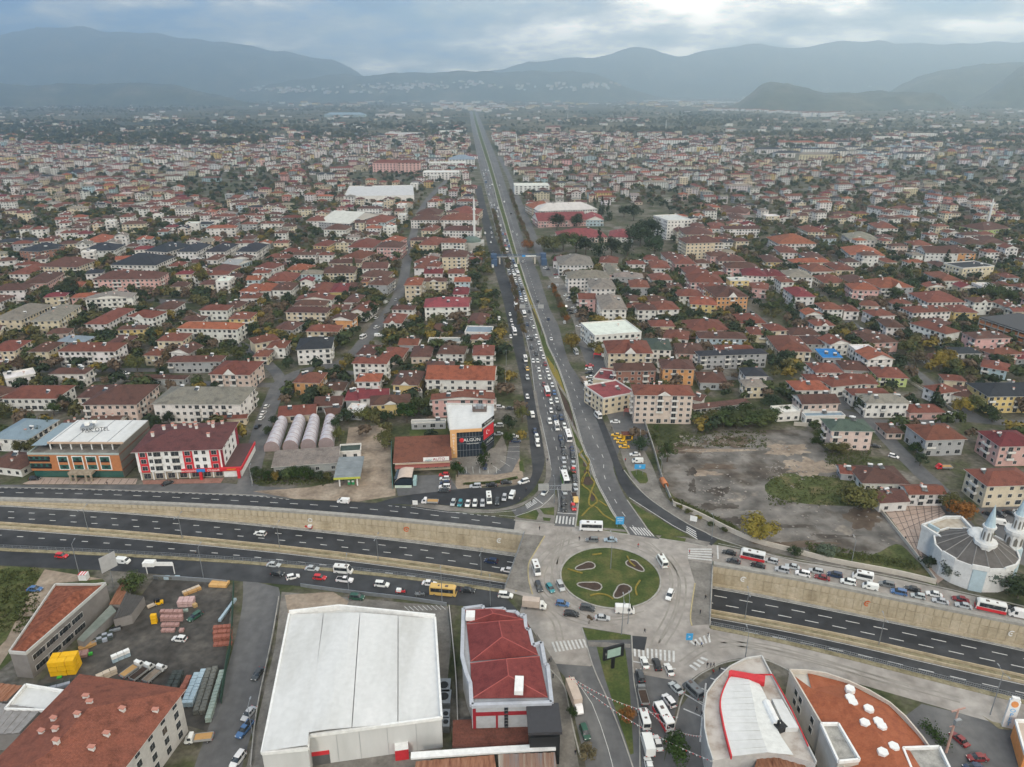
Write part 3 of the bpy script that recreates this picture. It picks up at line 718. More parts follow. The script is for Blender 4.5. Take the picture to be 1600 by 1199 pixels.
# ================================================================== haze
TOPZ = max(v[2] for v in HV)
mb = MB(); mb.box(-16000, 16000, -1600, 16800, -9.5, TOPZ + 15, bottom=True)
M_HZ = bpy.data.materials.new('haze'); M_HZ.use_nodes = True
t = M_HZ.node_tree; t.nodes.clear(); o_ = t.nodes.new('ShaderNodeOutputMaterial'); pv = t.nodes.new('ShaderNodeVolumePrincipled')
pv.inputs['Color'].default_value = (.68, .85, 1.0, 1); pv.inputs['Density'].default_value = 0.00014; pv.inputs['Anisotropy'].default_value = .72
t.links.new(pv.outputs[0], o_.inputs['Volume'])
hz = add('haze', mb.mesh('haze', M_HZ)); hz['kind'] = 'stuff'
# ================================================================== houses
RC_ = {'r': (.150, .055, .039, 'red'), 'o': (.24, .080, .046, 'orange-red'), 'b': (.095, .048, .038, 'brown'), 'g': (.20, .18, .155, 'grey-brown'), 'k': (.032, .037, .046, 'dark slate'),
       'w': (.58, .58, .55, 'white'), 'm': (.14, .030, .035, 'maroon'), 'c': (.22, .055, .062, 'crimson'), 'n': (.06, .085, .07, 'dark green'), 'l': (.20, .26, .31, 'blue-grey'), 'u': (.02, .16, .42, 'bright blue'), 's': (.30, .31, .31, 'grey')}
WC_ = {'w': (.68, .66, .63, 'white'), 'c': (.60, .52, .38, 'cream'), 'y': (.60, .46, .20, 'yellow'), 'p': (.60, .37, .34, 'pink'), 's': (.36, .37, .375, 'grey'), 'o': (.58, .30, .13, 'orange'),
       'a': (.40, .50, .54, 'pale blue'), 'b': (.30, .15, .11, 'brick-red'), 'e': (.60, .49, .42, 'beige'), 'g': (.48, .56, .22, 'lime green'), 'k': (.10, .10, .11, 'dark grey')}
def jit(c, a=.08):
    k = 1 + random.uniform(-a, a); return tuple(min(.85, max(.004, v * k * (1 + random.uniform(-a, a) * .35))) for v in c[:3])
WINM = {}
def win_mesh(wd, hg):
    k = (wd, hg)
    if k not in WINM:
        m = MB(); m.box(-wd / 2 - .1, wd / 2 + .1, -.06, .05, -.1, hg + .1, 0)
        m.box(-wd / 2, -.03, -.09, -.02, .0, hg, 1); m.box(.03, wd / 2, -.09, -.02, 0, hg, 1)
        WINM[k] = m.mesh('window', [M_FRAME, M_GLASS])
    return WINM[k]
def put_win(m, wd, hg, T):
    m.box(-wd / 2 - .12, wd / 2 + .12, -.06, .05, -.12, hg + .12, 0, None, T); m.box(-wd / 2, wd / 2, -.10, -.02, 0, hg, 1, None, T)
def roof_mesh(m, w_, d, h, kind, ov=.75, rise=None, col=None, mi=0, gm=1):
    X, Y = w_ / 2 + ov, d / 2 + ov; r = rise or .19 * min(w_, d) + .3; e = .16
    if kind == 'f':
        m.box(-X + ov, X - ov, -Y + ov, Y - ov, h, h + .12, mi, col)
        for a in ((-X + ov, X - ov, -Y + ov - .12, -Y + ov + .14), (-X + ov, X - ov, Y - ov - .14, Y - ov + .12), (-X + ov - .12, -X + ov + .14, -Y + ov, Y - ov), (X - ov - .14, X - ov + .12, -Y + ov, Y - ov)):
            m.box(*a, h - .05, h + .75, gm, None)
        return
    m.box(-X, X, -Y, Y, h - .12, h + .02, gm, None, bottom=True)
    z0 = h + .03
    if kind in 'ht':
        if w_ >= d:
            k = X - Y * .95; a, b = (-k, 0, z0 + r), (k, 0, z0 + r)
            m.quad((-X, -Y, z0), (X, -Y, z0), b, a, mi, col); m.quad((X, Y, z0), (-X, Y, z0), a, b, mi, col)
            m.poly(((X, -Y, z0), (X, Y, z0), b), mi, col); m.poly(((-X, Y, z0), (-X, -Y, z0), a), mi, col)
        else:
            k = Y - X * .95; a, b = (0, -k, z0 + r), (0, k, z0 + r)
            m.quad((X, -Y, z0), (X, Y, z0), b, a, mi, col); m.quad((-X, Y, z0), (-X, -Y, z0), a, b, mi, col)
            m.poly(((-X, -Y, z0), (X, -Y, z0), a), mi, col); m.poly(((X, Y, z0), (-X, Y, z0), b), mi, col)
    elif kind == 'g':   # ridge left-right
        m.quad((-X, -Y, z0), (X, -Y, z0), (X, 0, z0 + r), (-X, 0, z0 + r), mi, col); m.quad((X, Y, z0), (-X, Y, z0), (-X, 0, z0 + r), (X, 0, z0 + r), mi, col)
        for s_ in (-1, 1): m.poly(((s_ * w_ / 2, -d / 2, h), (s_ * w_ / 2, d / 2, h), (s_ * w_ / 2, 0, z0 + r - .1)), gm)
    elif kind == 'v':   # ridge front-back, gable faces the front
        m.quad((X, -Y, z0), (X, Y, z0), (0, Y, z0 + r), (0, -Y, z0 + r), mi, col); m.quad((-X, Y, z0), (-X, -Y, z0), (0, -Y, z0 + r), (0, Y, z0 + r), mi, col)
        for s_ in (-1, 1): m.poly(((-w_ / 2, s_ * (d / 2 + .02), h), (w_ / 2, s_ * (d / 2 + .02), h), (0, s_ * (d / 2 + .02), z0 + r - .1)), gm)
    elif kind == 's':   # single slope
        m.quad((-X, -Y, z0), (X, -Y, z0), (X, Y, z0 + r * .5), (-X, Y, z0 + r * .5), mi, col)
    if kind == 't':     # cross gable over the front
        q = min(w_ * .2, 3.2); rr = r * .8
        for s_ in (-1,):
            yf = s_ * (Y + .05)
            m.quad((0, yf, z0 + rr), (q, yf, z0), (q, yf + Y * .75, z0 + .05), (0, 0, z0 + rr), mi, col); m.quad((-q, yf, z0), (0, yf, z0 + rr), (0, 0, z0 + rr), (-q, yf + Y * .75, z0 + .05), mi, col)
            m.poly(((-q, yf, z0 - .1), (q, yf, z0 - .1), (0, yf, z0 + rr - .08)), gm)
chim = MB(); chim.box(-.35, .35, -.3, .3, -.3, 1.1, 0); chim.box(-.45, .45, -.4, .4, 1.1, 1.25, 1); CHIM = chim.mesh('chimney', [flat('chimney_render', (.62, .6, .57)), flat('chimney_cap', (.45, .2, .15))])
hm = MB(); hm.quad((-1, -.9, .25), (1, -.9, .25), (1, .6, 1.0), (-1, .6, 1.0), 1); hm.quad((1, .6, 1.0), (1, -.9, .25), (1, -.9, 0), (1, .6, .0), 0)
hm.box(-.9, .9, .65, 1.2, .95, 1.45, 0); HEAT = hm.mesh('solar_heater', [flat('tank_white', (.75, .76, .76)), M_GLASS])
BUILT = []       # records for labels
M_BALC = flat('balcony_render', (.64, .62, .58))
def house(cx, cy, yaw, w_, d, h, rc, wc, kind='h', near=0, label=None, name=None, gap=None, cat=None, extras=True, wins=True, balc=None):
    fl = max(1, int(round(h / 3.05)))
    name = name or ('apartment_block' if fl >= 3 else 'house')
    root = empty(name, (cx, cy, 0), yaw, label, cat or ('apartment block' if fl >= 3 else 'house'), None)
    wallc = jit(WC_[wc], .06); roofc = jit(RC_[rc], .14)
    m = MB(); m.box(-w_ / 2, w_ / 2, -d / 2, d / 2, 0, h, 0)
    add('wall', m.mesh('wall', M_WALL), root, color=wallc)
    m = MB(); roof_mesh(m, w_, d, h, kind); ro = add('roof', m.mesh('roof', [M_TILE if rc not in 'wslu' else M_WALL, M_BALC]), root, color=roofc)
    rise = .19 * min(w_, d) + .3
    if extras:
        n = random.choice((1, 2, 2, 3, 4)) if kind != 'f' else random.choice((0, 1, 2))
        for k in range(n):
            x = random.uniform(-w_ * .35, w_ * .35); y = random.uniform(-d * .3, d * .3)
            if kind in 'hgt': z = h + rise * (1 - abs(y) / (d / 2)) * (1 if kind != 'h' else min(1, (w_ / 2 - abs(x)) / (min(w_, d) / 2)))
            elif kind == 'v': z = h + rise * (1 - abs(x) / (w_ / 2))
            else: z = h + .3
            o = add('solar_heater' if random.random() < .45 else 'chimney', HEAT, ro, (x, y, z - .05), random.uniform(-.3, .3))
            if not o.name.startswith('solar'): o.data = CHIM
    if wins:
        sides = []
        q = proj(cx, cy)[0]
        sides.append((w_, lambda u: (u, -d / 2, 0)))
        if q < 900: sides.append((d, lambda u: (w_ / 2, u, pi / 2)))
        if q > 700: sides.append((d, lambda u: (-w_ / 2, -u, -pi / 2)))
        jm = MB(); bal = MB()
        for si, (ln, fn) in enumerate(sides):
            pitch = random.choice((2.9, 3.2, 3.5)); n = max(1, int((ln - .8) / pitch)); pp = ln / n
            bc = {random.randrange(n) for _ in range(max(1, n // 3))} if fl > 1 and (balc is None or balc) else set()
            for k in range(n):
                u = -ln / 2 + pp * (k + .5); x, y, a = fn(u)
                for f_ in range(fl):
                    z = f_ * (h / fl) + .95
                    if random.random() < .06: continue
                    wd, hg = (1.35, 1.3) if f_ or random.random() < .8 else (2.2, 1.7)
                    if k in bc: wd, hg, z = 1.9, 2.0, z - .6
                    if near: o = add('window', win_mesh(wd, hg), root, (x, y, z), a)
                    else: put_win(jm, wd, hg, Matrix.Translation((x, y, z)) @ Matrix.Rotation(a, 4, 'Z'))
                    if k in bc and f_ > 0:
                        T = Matrix.Translation((x, y, f_ * (h / fl))) @ Matrix.Rotation(a, 4, 'Z'); hw = pp * .48
                        b_ = MB() if near else bal
                        b_.box(-hw, hw, -1.25, 0, -.02, .14, 0, None, T, True); b_.box(-hw, hw, -1.3, -1.18, .1, 1.0, 0, None, T)
                        b_.box(-hw, -hw + .1, -1.2, -.02, .1, 1.0, 0, None, T); b_.box(hw - .1, hw, -1.2, -.02, .1, 1.0, 0, None, T)
                        if near: add('balcony', b_.mesh('balcony', M_BALC), root)
        if jm.f: o = add('window', jm.mesh('window', [M_FRAME, M_GLASS]), root); o['kind'] = 'stuff'
        if bal.f: o = add('balcony', bal.mesh('balcony', M_BALC), root); o['kind'] = 'stuff'
    q = proj(cx, cy, 0)
    if label is None: BUILT.append([root, q[0], q[1], f"{WC_[wc][3]} {['', 'single-storey', 'two-storey', 'three-storey', 'four-storey', 'five-storey'][min(fl, 5)]} {'block' if fl >= 3 else 'house'} under {'a' if rc != 'o' else 'an'} {RC_[rc][3]} {'flat ' if kind == 'f' else ''}roof"])
    r = min(w_, d) / 2; n = max(1, int(round(max(w_, d) / (2 * r + .01))))
    for k in range(n):
        u = (k + .5) / n - .5; lx, ly = ((u * w_, 0) if w_ > d else (0, u * d))
        take(cx + lx * cos(yaw) - ly * sin(yaw), cy + lx * sin(yaw) + ly * cos(yaw), r * 1.12)
    return root
def corner(a, b, c, h):
    A, B, C = G(*a, h), G(*b, h), G(*c, h)
    u = (B - A); w_ = u.length; u.normalize(); n = Vector((-u.y, u.x, 0))
    if n.dot(C - B) < 0: n = -n
    d = max(3.5, n.dot((C - B)))
    c_ = (A + B) / 2 + n * d / 2
    return c_.x, c_.y, atan2(u.y, u.x), w_, d
HD = '''
@0 600 4
5 92 350 92 480 10 6.5 r w h
512 132 850 130 965 5 9 b e h
948 125 1502 128 1590 20 9.5 g w h
548 252 735 252 770 200 3.5 b c g
385 262 530 262 520 225 3.5 b s g
-60 340 170 350 262 222 6 l w h
-90 510 128 535 160 430 3.6 b w h
-200 60 -30 90 60 20 6 b c h
1310 225 1540 215 1560 190 3.4 r c g
@400 600 4
140 205 372 190 345 128 3.4 r c g
362 140 535 135 545 75 3.4 b s g
445 205 545 190 550 135 3.4 b s g
555 105 645 105 660 28 4.5 m s g
645 95 830 85 845 28 5 m w g
550 185 660 190 690 130 3.2 w s f
715 135 965 120 990 60 6 b y t
1095 100 1490 95 1500 60 9 r p v
1260 55 1480 55 1490 0 3 r w g
1060 -28 1488 -22 1490 -110 9 o w g
230 -8 395 -5 410 -70 6.5 r o h
425 42 545 42 545 -10 4 b w h
850 5 1010 10 1010 -80 7 b y t
1000 60 1045 55 1045 30 4 m s f
965 250 1190 245 1190 225 3 s s f
@800 600 4
765 70 1140 75 1090 8 14 r e t
570 100 780 60 760 -40 8 c c f
500 -30 640 -10 620 -80 4 c c f
900 110 1000 110 990 90 3 s s s
1140 160 1490 120 1440 100 3 b s s
1080 90 1180 110 1150 60 4 b w h
1850 -20 2060 -20 2000 -60 5 r w h
@1200 600 4
215 128 450 122 400 62 6.5 b e g
60 190 210 180 160 135 4 w w f
232 212 490 208 440 178 3.4 l w f
395 293 665 297 600 222 9 n e h
615 120 890 120 840 62 7.5 g w h
530 72 770 70 720 28 6 r w h
885 182 1112 180 1050 126 3.6 r p h
742 310 850 310 830 245 3 b e h
988 352 1242 345 1120 248 7.5 r s h
1450 392 1700 388 1600 290 9 m p h
1370 640 1700 630 1560 525 9 r c h
590 620 885 625 800 515 3.6 b w h
455 560 580 570 560 515 3 r s g
700 745 885 735 860 650 4 b w g
880 692 1115 690 1050 630 5 r w g
1380 80 1800 75 1700 -10 8.5 k y h
1070 62 1200 45 1160 -10 6 r w h
1150 70 1290 95 1290 30 4.5 b w h
400 20 600 0 560 -40 6 r w h
@0 300 4
115 368 242 375 300 328 9 k b h
246 372 380 352 450 322 9 k b h
510 370 715 366 815 330 9 k w h
510 318 650 315 722 275 6 o w h
885 372 1030 382 1120 322 9 k w h
1095 378 1225 378 1290 325 9 k w h
1275 378 1400 378 1465 325 9 k w h
1468 378 1600 378 1660 325 9 k w h
630 478 920 482 1090 385 9 k w h
1050 465 1130 465 1170 440 6 r w h
1285 425 1360 425 1410 395 7 b w h
1385 455 1480 462 1530 425 7 s a g
1305 490 1445 495 1455 462 7 b y h
245 468 480 472 575 425 8 b c h
50 515 180 515 230 455 6 r w h
130 578 290 572 400 505 7 b p h
578 550 990 545 1045 505 11 b p h
-60 620 150 615 210 580 8 b w h
-60 800 130 800 320 705 9 g c h
190 812 360 806 545 705 9 g c h
525 828 660 830 820 730 8 r w h
730 862 905 858 915 835 6 b y h
795 778 950 790 1045 750 9 r w t
955 735 1090 735 1160 690 7 b w h
1245 740 1420 740 1440 710 7 r w h
1390 722 1490 725 1490 685 5 b c h
1105 852 1480 860 1525 822 9 o w h
975 932 1140 932 1200 885 7 r c h
895 1022 1000 1025 1010 985 6 r c h
1060 1002 1180 1012 1220 960 7 b w v
1425 795 1560 795 1610 755 8 r y h
1495 622 1600 625 1640 580 7 o p h
1495 668 1620 665 1640 635 7 r w h
350 935 520 942 610 905 5 l s h
170 1000 300 1000 385 940 8 b c h
-80 1000 90 995 150 930 8 r c h
355 998 715 998 760 945 9 r w h
670 942 790 945 830 900 6 b s h
30 1180 230 1142 315 1085 6 w w f
305 1138 530 1138 590 1100 7 b w h
880 1165 1150 1172 1165 1148 3.5 b s h
1305 1140 1560 1145 1640 1060 9 r e t
-150 700 -20 700 40 650 8 b w h
-200 880 -60 880 0 840 6 r w h
@400 300 4
180 752 440 757 450 725 8 b c h
230 712 430 712 445 680 8 b c h
320 632 455 632 460 572 6 r w h
456 628 570 625 575 575 6 m y h
405 510 610 508 620 470 8 b c h
-10 472 110 480 130 450 7 r w h
60 560 230 560 250 510 6 r s h
-30 620 95 620 95 575 6 o w h
97 615 220 615 235 570 7 b w h
190 490 340 490 350 460 5 o c h
60 412 210 415 215 395 6 r p h
150 375 270 380 275 360 6 r w h
355 337 450 340 480 310 9 r y h
310 182 430 182 440 160 9 r w h
420 235 560 238 570 215 7 b w h
570 347 730 350 740 305 8 r w h
750 347 905 350 910 318 10 b p h
785 310 890 315 905 285 9 o p h
665 190 800 195 820 155 9 r a h
525 410 660 420 690 375 6 r e h
660 480 820 480 830 450 8 b w g
650 530 820 535 830 500 6 b c h
700 580 820 585 830 540 8 b s h
655 562 700 562 700 540 7 r o h
925 585 1030 585 1035 540 13 o c h
985 478 1060 480 1070 435 8 r w h
1068 466 1145 468 1150 440 9 r w h
985 442 1080 448 1090 405 8 r w h
1160 408 1315 408 1315 370 14 b c h
1015 332 1135 335 1130 290 9 r c h
1030 242 1110 245 1115 215 9 r c h
965 176 1140 178 1140 155 9 b w h
990 146 1140 148 1140 110 9 b c h
1150 176 1380 178 1385 152 9 r w h
1200 136 1385 140 1385 108 9 r c h
1170 242 1400 245 1400 225 9 b w h
1155 318 1305 320 1300 298 11 r w h
1050 722 1330 718 1360 665 9 c w h
1230 642 1325 642 1330 600 5 m w h
845 736 985 738 985 712 8 b w h
795 820 910 822 935 765 6 r w t
580 752 690 758 700 700 6 r w v
545 690 635 692 640 645 6 b w h
460 800 600 805 610 770 8 b o v
310 872 510 875 520 835 6 r c h
105 858 230 865 250 815 6 b s h
-10 950 150 922 220 870 7 r c h
250 988 470 978 545 905 9 k w h
-20 1030 75 1030 80 990 5 r c h
600 1072 815 1076 815 1035 11 r w h
625 1018 730 1022 770 960 4 b s h
770 1037 910 1042 915 975 4 r e h
890 957 1010 960 1020 920 4 r s g
965 1032 1090 1032 1090 965 4 b e h
1135 1012 1300 1016 1300 965 5 b w h
1355 1022 1485 1022 1490 960 9 r w h
1300 882 1475 886 1470 845 6 l w f
1095 872 1195 880 1195 825 3.5 b c g
1315 828 1430 832 1430 762 4 b s h
1070 945 1290 945 1290 915 4 s s f
1060 1112 1230 1112 1270 1060 8 b w h
@800 300 4
545 442 660 446 665 410 6 r w h
290 457 510 457 505 405 9 g w h
255 432 345 435 350 405 6 m w h
350 540 615 538 600 500 11 g w h
490 606 650 606 625 550 11 g w h
560 736 720 736 665 648 11 g w h
640 532 820 536 800 512 7 g s h
740 596 860 598 850 555 7 r s h
870 476 990 478 980 435 7 r w h
875 552 1005 552 995 515 6 r w h
975 600 1065 602 1060 575 5 b w h
825 425 915 427 905 402 5 r a h
1115 567 1330 570 1270 520 8 r p h
1098 520 1250 520 1190 472 8 r e h
1018 452 1150 452 1110 400 8 r p h
965 420 1060 420 1040 380 8 b w h
1195 612 1330 610 1290 578 8 r p h
1280 660 1480 656 1400 592 11 b o t
1115 702 1280 710 1270 665 8 o y h
1040 652 1200 652 1180 615 6 r w h
905 738 1050 735 1030 685 8 r w h
705 680 790 685 780 650 4 b c h
840 690 970 692 950 655 4 b c h
715 725 825 732 820 700 3.5 r c h
870 842 1020 842 1010 805 7 r c h
945 912 1100 925 1060 870 6 r w h
1110 870 1360 866 1300 800 5 r p h
1170 915 1470 920 1440 880 6 b a h
515 905 815 882 755 800 9 w w f
600 1010 880 1010 800 930 11 r c t
835 985 1000 990 980 922 8 n w h
650 1120 905 1118 870 1070 9 b b h
940 1106 1145 1110 1125 1050 9 b o h
1040 1012 1210 1015 1180 950 6 b p h
1175 1027 1600 1012 1600 980 8 k s h
1280 990 1520 992 1510 960 6 r w h
1460 1152 1600 1152 1600 1100 7 k w h
1175 1192 1350 1196 1330 1130 4 b s h
1430 822 1590 822 1550 765 5 r c h
1490 892 1600 895 1600 850 5 r c h
1340 476 1550 480 1500 450 9 b p h
1290 432 1460 435 1450 405 8 b e h
1240 405 1370 405 1350 378 9 b p h
1440 522 1600 530 1590 490 8 m w h
1500 602 1600 610 1600 575 7 r p h
1090 322 1320 316 1292 285 17 b c h
1085 268 1270 268 1210 230 17 b c h
1120 217 1205 219 1190 200 15 b o h
1010 197 1165 190 1110 126 19 w w f
1030 250 1100 250 1080 222 11 b c h
180 132 560 120 520 70 9 w w h
130 106 290 100 280 70 9 o c h
165 185 470 176 460 142 7 c p g
470 190 585 190 520 132 7 c a v
300 290 600 285 560 245 5 c e h
600 295 760 300 700 235 5 c w h
1245 230 1350 232 1340 198 7 r w h
1300 290 1380 292 1370 265 5 b c h
1310 130 1460 140 1440 105 7 b p h
1370 170 1460 172 1440 140 8 b p h
@1200 300 4
0 527 115 527 95 490 8 m w h
120 532 285 536 240 495 8 g w h
170 656 298 656 245 600 9 m w h
345 736 475 736 440 695 8 r w h
476 746 575 748 540 712 6 r w h
530 612 700 616 640 577 10 o p h
350 570 500 570 440 525 6 r c h
520 572 650 572 600 525 5 b c h
705 602 915 597 800 545 9 o s t
425 490 545 490 500 448 7 r c h
270 500 420 497 370 455 7 r w h
515 395 735 402 640 350 8 o w h
1220 482 1420 467 1340 430 10 k c f
1085 556 1220 556 1150 505 7 r w h
1000 692 1240 690 1120 630 8 r w h
905 757 1150 747 1050 712 8 r w h
1165 752 1315 756 1280 715 7 r y h
1010 842 1180 836 1130 790 6 b s h
885 820 1115 890 1080 835 9 r w h
660 777 800 772 760 735 7 r w h
740 847 860 850 850 800 6 b w h
580 710 700 716 650 685 6 r e h
1300 920 1525 912 1480 870 10 b p h
1410 1022 1595 1012 1540 970 6 r p h
80 333 320 332 260 275 8 o w h
510 297 700 302 680 268 7 g w h
680 227 815 230 790 200 8 r w h
1350 242 1520 227 1480 190 7 b g h
985 382 1195 386 1130 355 8 b w g
1165 382 1305 386 1290 345 8 b o h
250 252 365 252 350 218 8 r c h
910 335 1035 335 1000 312 7 r w h
1220 330 1380 332 1340 300 6 b a h
1345 320 1500 325 1480 290 7 b w h
15 870 125 866 110 825 6 r c h
145 897 330 895 300 850 5 b c h
65 995 275 1000 200 905 6 r c h
240 952 375 956 340 905 5 b s h
390 956 515 946 500 900 7 r w v
505 900 650 925 600 862 4 b e h
640 946 820 940 760 890 6 b p h
625 1050 790 1046 770 990 8 o w v
300 1130 475 1130 430 1070 8 r w h
345 1036 465 1036 440 992 4 u s s
470 1112 640 1120 560 1060 4 b s h
690 1160 880 1166 830 1100 5 r g h
450 1190 690 1205 640 1145 6 r e h
1330 1092 1500 1122 1470 1070 5 r a h
1100 1176 1240 1186 1220 1150 3.5 r c h
-10 440 100 440 60 400 6 b y h
75 380 190 382 160 345 6 r w h
240 420 370 422 340 385 6 b a h
420 480 540 480 500 445 6 b w h
'''
def parse_houses():
    ox = oy = 0; k = 4; res = []
    for ln in HD.strip().splitlines():
        t = ln.split()
        if t[0] == '@0' or t[0][0] == '@': ox, oy, k = float(t[0][1:]), float(t[1]), float(t[2]); continue
        v = [float(q) for q in t[:7]]
        res.append(((ox + v[0] / k, oy + v[1] / k), (ox + v[2] / k, oy + v[3] / k), (ox + v[4] / k, oy + v[5] / k), v[6], t[7], t[8], t[9]))
    return res
# ================================================================== single landmarks
def T_(x, y, z=0, a=0): return Matrix.Translation((x, y, z)) @ Matrix.Rotation(a, 4, 'Z')
def text(name, s, size, parent, loc, rot, mat, ext=.03, ax='CENTER', sx=1.0):
    c = bpy.data.curves.new(name, 'FONT'); c.body = s; c.size = size; c.extrude = ext; c.align_x = ax; c.align_y = 'CENTER'; c.resolution_u = 2
    c.materials.append(mat); o = bpy.data.objects.new(name, c); COL.objects.link(o); o.parent = parent; o.location = loc; o.rotation_euler = rot; o.scale = (sx, 1, 1)
    return o
UP = (pi / 2, 0, 0)
M_RED = flat('sign_red', (.55, .03, .04), .5); M_BLUE = flat('sign_blue', (.03, .22, .55), .5); M_BLK = flat('black_paint', (.015, .016, .018), .5)
M_TWHITE = flat('sign_white', (.75, .75, .73), .5); M_ORNG = flat('cladding_orange', (.42, .17, .07), .6); M_DGLASS = flat('curtain_glass', (.018, .028, .042), .08, .7); M_GGLASS = flat('green_glass', (.03, .10, .085), .1, .6)
M_YEL = flat('bright_yellow', (.75, .42, .01), .5); M_GRNP = flat('green_paint', (.03, .28, .10), .6); M_WOOD = flat('timber', (.42, .25, .10), .8)
LM = []   # landmarks for labels: (px, py, phrase)
# --- hotel
A, B = G(43, 711, 10), G(186, 711.5, 10); C = G(213, 668, 10)
cx, cy, yaw, W_, D_ = corner((43, 711), (186, 711.5), (213, 668), 10)
root = empty('hotel', (cx, cy, 0), yaw, 'orange-clad hotel with green glass, white-framed window bays and a white roof terrace', 'hotel')
take(cx, cy, 16); take(cx - 12, cy, 12); take(cx + 12, cy, 12)
LM.append((120, 705, 'the orange hotel'))
m = MB(); m.box(-W_ / 2, W_ / 2, -D_ / 2, D_ / 2, 3.2, 10, 0); m.box(-W_ / 2 + .1, W_ / 2 - .1, -D_ / 2 + 1.0, D_ / 2, 0, 3.2, 1)
m.box(W_ / 2, W_ / 2 + .08, -D_ / 2 + .1, D_ / 2, .2, 13, 2); m.box(-W_ / 2, W_ / 2, -D_ / 2, D_ / 2, 10, 10.15, 3)
for z in (3.3, 6.6, 10): m.box(W_ / 2 + .05, W_ / 2 + .18, -D_ / 2, D_ / 2, z, z + .5, 4)
add('wall', m.mesh('wall', [M_ORNG, M_GGLASS, flat('dark_stone', (.16, .15, .13)), M_PAVE, flat('brown_band', (.16, .07, .05))]), root)
m = MB()
for s_ in ((-W_ / 2, W_ / 2, -D_ / 2 - .1, -D_ / 2 + .1), (-W_ / 2 - .1, -W_ / 2 + .1, -D_ / 2, D_ / 2)): m.box(*s_, 10.1, 10.9, 0)
add('parapet', m.mesh('parapet', flat('pale_green_rail', (.36, .42, .40))), root)
px1 = W_ * (-.5 + .17)
m = MB(); m.box(px1, W_ / 2, -D_ / 2 + 4.2, D_ / 2, 12.9, 13.3, 0, bottom=True); m.box(px1 - .1, W_ / 2 + .1, -D_ / 2 + 4.0, -D_ / 2 + 4.3, 12.7, 13.5, 1); m.box(px1, W_ / 2, -D_ / 2 + 7, D_ / 2, 10.1, 12.9, 2)
for k in range(4): m.box(px1 + (W_ / 2 - px1) * k / 4 + 1, px1 + (W_ / 2 - px1) * k / 4 + 1.2, -D_ / 2 + 4, D_ / 2, 13.3, 13.42, 3)
ro = add('roof', m.mesh('roof', [M_WHITE, flat('cream_fascia', (.50, .36, .26)), M_PAVE, M_METAL]), root)
for k in range(8): 
    m = MB(); m.box(-.18, .18, -.18, .18, 10.1, 12.9); add('column', m.mesh('column', M_TWHITE), root, (px1 + .5 + (W_ / 2 - px1 - 1) * k / 7, -D_ / 2 + 4.5, 0))
m = MB(); m.quad((-W_ / 2, -D_ / 2 + 3, 12.4), (px1, -D_ / 2 + 3, 12.6), (px1, D_ / 2 - 1, 12.6), (-W_ / 2, D_ / 2 - 1, 12.4)); add('awning', m.mesh('awning', flat('awning_glass', (.22, .28, .31), .4)), root)
m = MB(); m.box(-3.2, 3.2, -.1, .1, 0, .1); add('sign_frame', m.mesh('sign_frame', M_METAL), ro, (1.5, 1.0, 13.5), .25)
text('lettering', 'PAK OTEL', 2.2, ro, (4.6, -2.6, 16.0), (pi / 2 - .35, 0, .2), M_BLK)
m = MB(); m.box(-3, 1.5, -1.6, 1.8, 13.3, 14.8, 0); m.box(-1.2, .4, -1.8, 0, 15.2, 16.4, 1); m.box(1, 2.6, .2, 1.5, 15.2, 16.0, 1); add('plant_room', m.mesh('plant_room', [M_METAL, M_TWHITE]), ro, (-2, 4.5, 0), .25)
for k, u in enumerate((-.235, -.075, .075, .225)):
    f_ = MB(); f_.box(-2.1, 2.1, -.16, 0, 3.7, 9.6, 0); fo = add('window_frame', f_.mesh('window_frame', M_TWHITE), root, (W_ * (u + .11), -D_ / 2, 0))
    f_ = MB(); f_.box(-1.75, 1.75, -.22, -.1, 7.0, 9.3, 0); f_.box(-1.75, 1.75, -.22, -.1, 4.0, 5.9, 0); f_.box(-1.75, 1.75, -.26, -.1, 5.9, 7.0, 1); f_.box(-.5, .6, -.3, -.1, 7.9, 8.6, 2); f_.box(-.5, .6, -.3, -.1, 4.6, 5.3, 2)
    f_.box(-1.75, 1.75, -.28, -.1, 7.0, 7.7, 2); add('pane', f_.mesh('pane', [M_GGLASS, M_ORNG, M_BLK]), fo)
f_ = MB(); f_.box(-W_ / 2, -W_ * .27, -D_ / 2 - .12, -D_ / 2, 4.2, 6.4, 0); f_.box(-W_ / 2, -W_ * .27, -D_ / 2 - .12, -D_ / 2, 7.2, 9.4, 0)
for z in (4.2, 7.2): f_.box(-W_ / 2, -W_ * .27, -D_ / 2 - .2, -D_ / 2, z, z + .8, 1)
for k in range(4):
    for z in (5.2, 8.3): f_.box(-W_ / 2 + .5 + k * 2.2, -W_ / 2 + 1.7 + k * 2.2, -D_ / 2 - .2, -D_ / 2, z, z + .9, 1)
add('window', f_.mesh('window', [M_GGLASS, M_BLK]), root)
f_ = MB(); f_.box(-4.5, 4.5, -3.2, 0, 2.8, 3.9, 0, bottom=True)
for x in (-4, -2, 2, 4): f_.cyl(x, -2.8, 0, 2.8, .45, .45, 8, 0)
add('porch', f_.mesh('porch', surf('rockwork', [(.22, .18, .13), (.40, .34, .26)], .8, .95, bump=.5)), root, (2.5, -D_ / 2 + .3, 0))
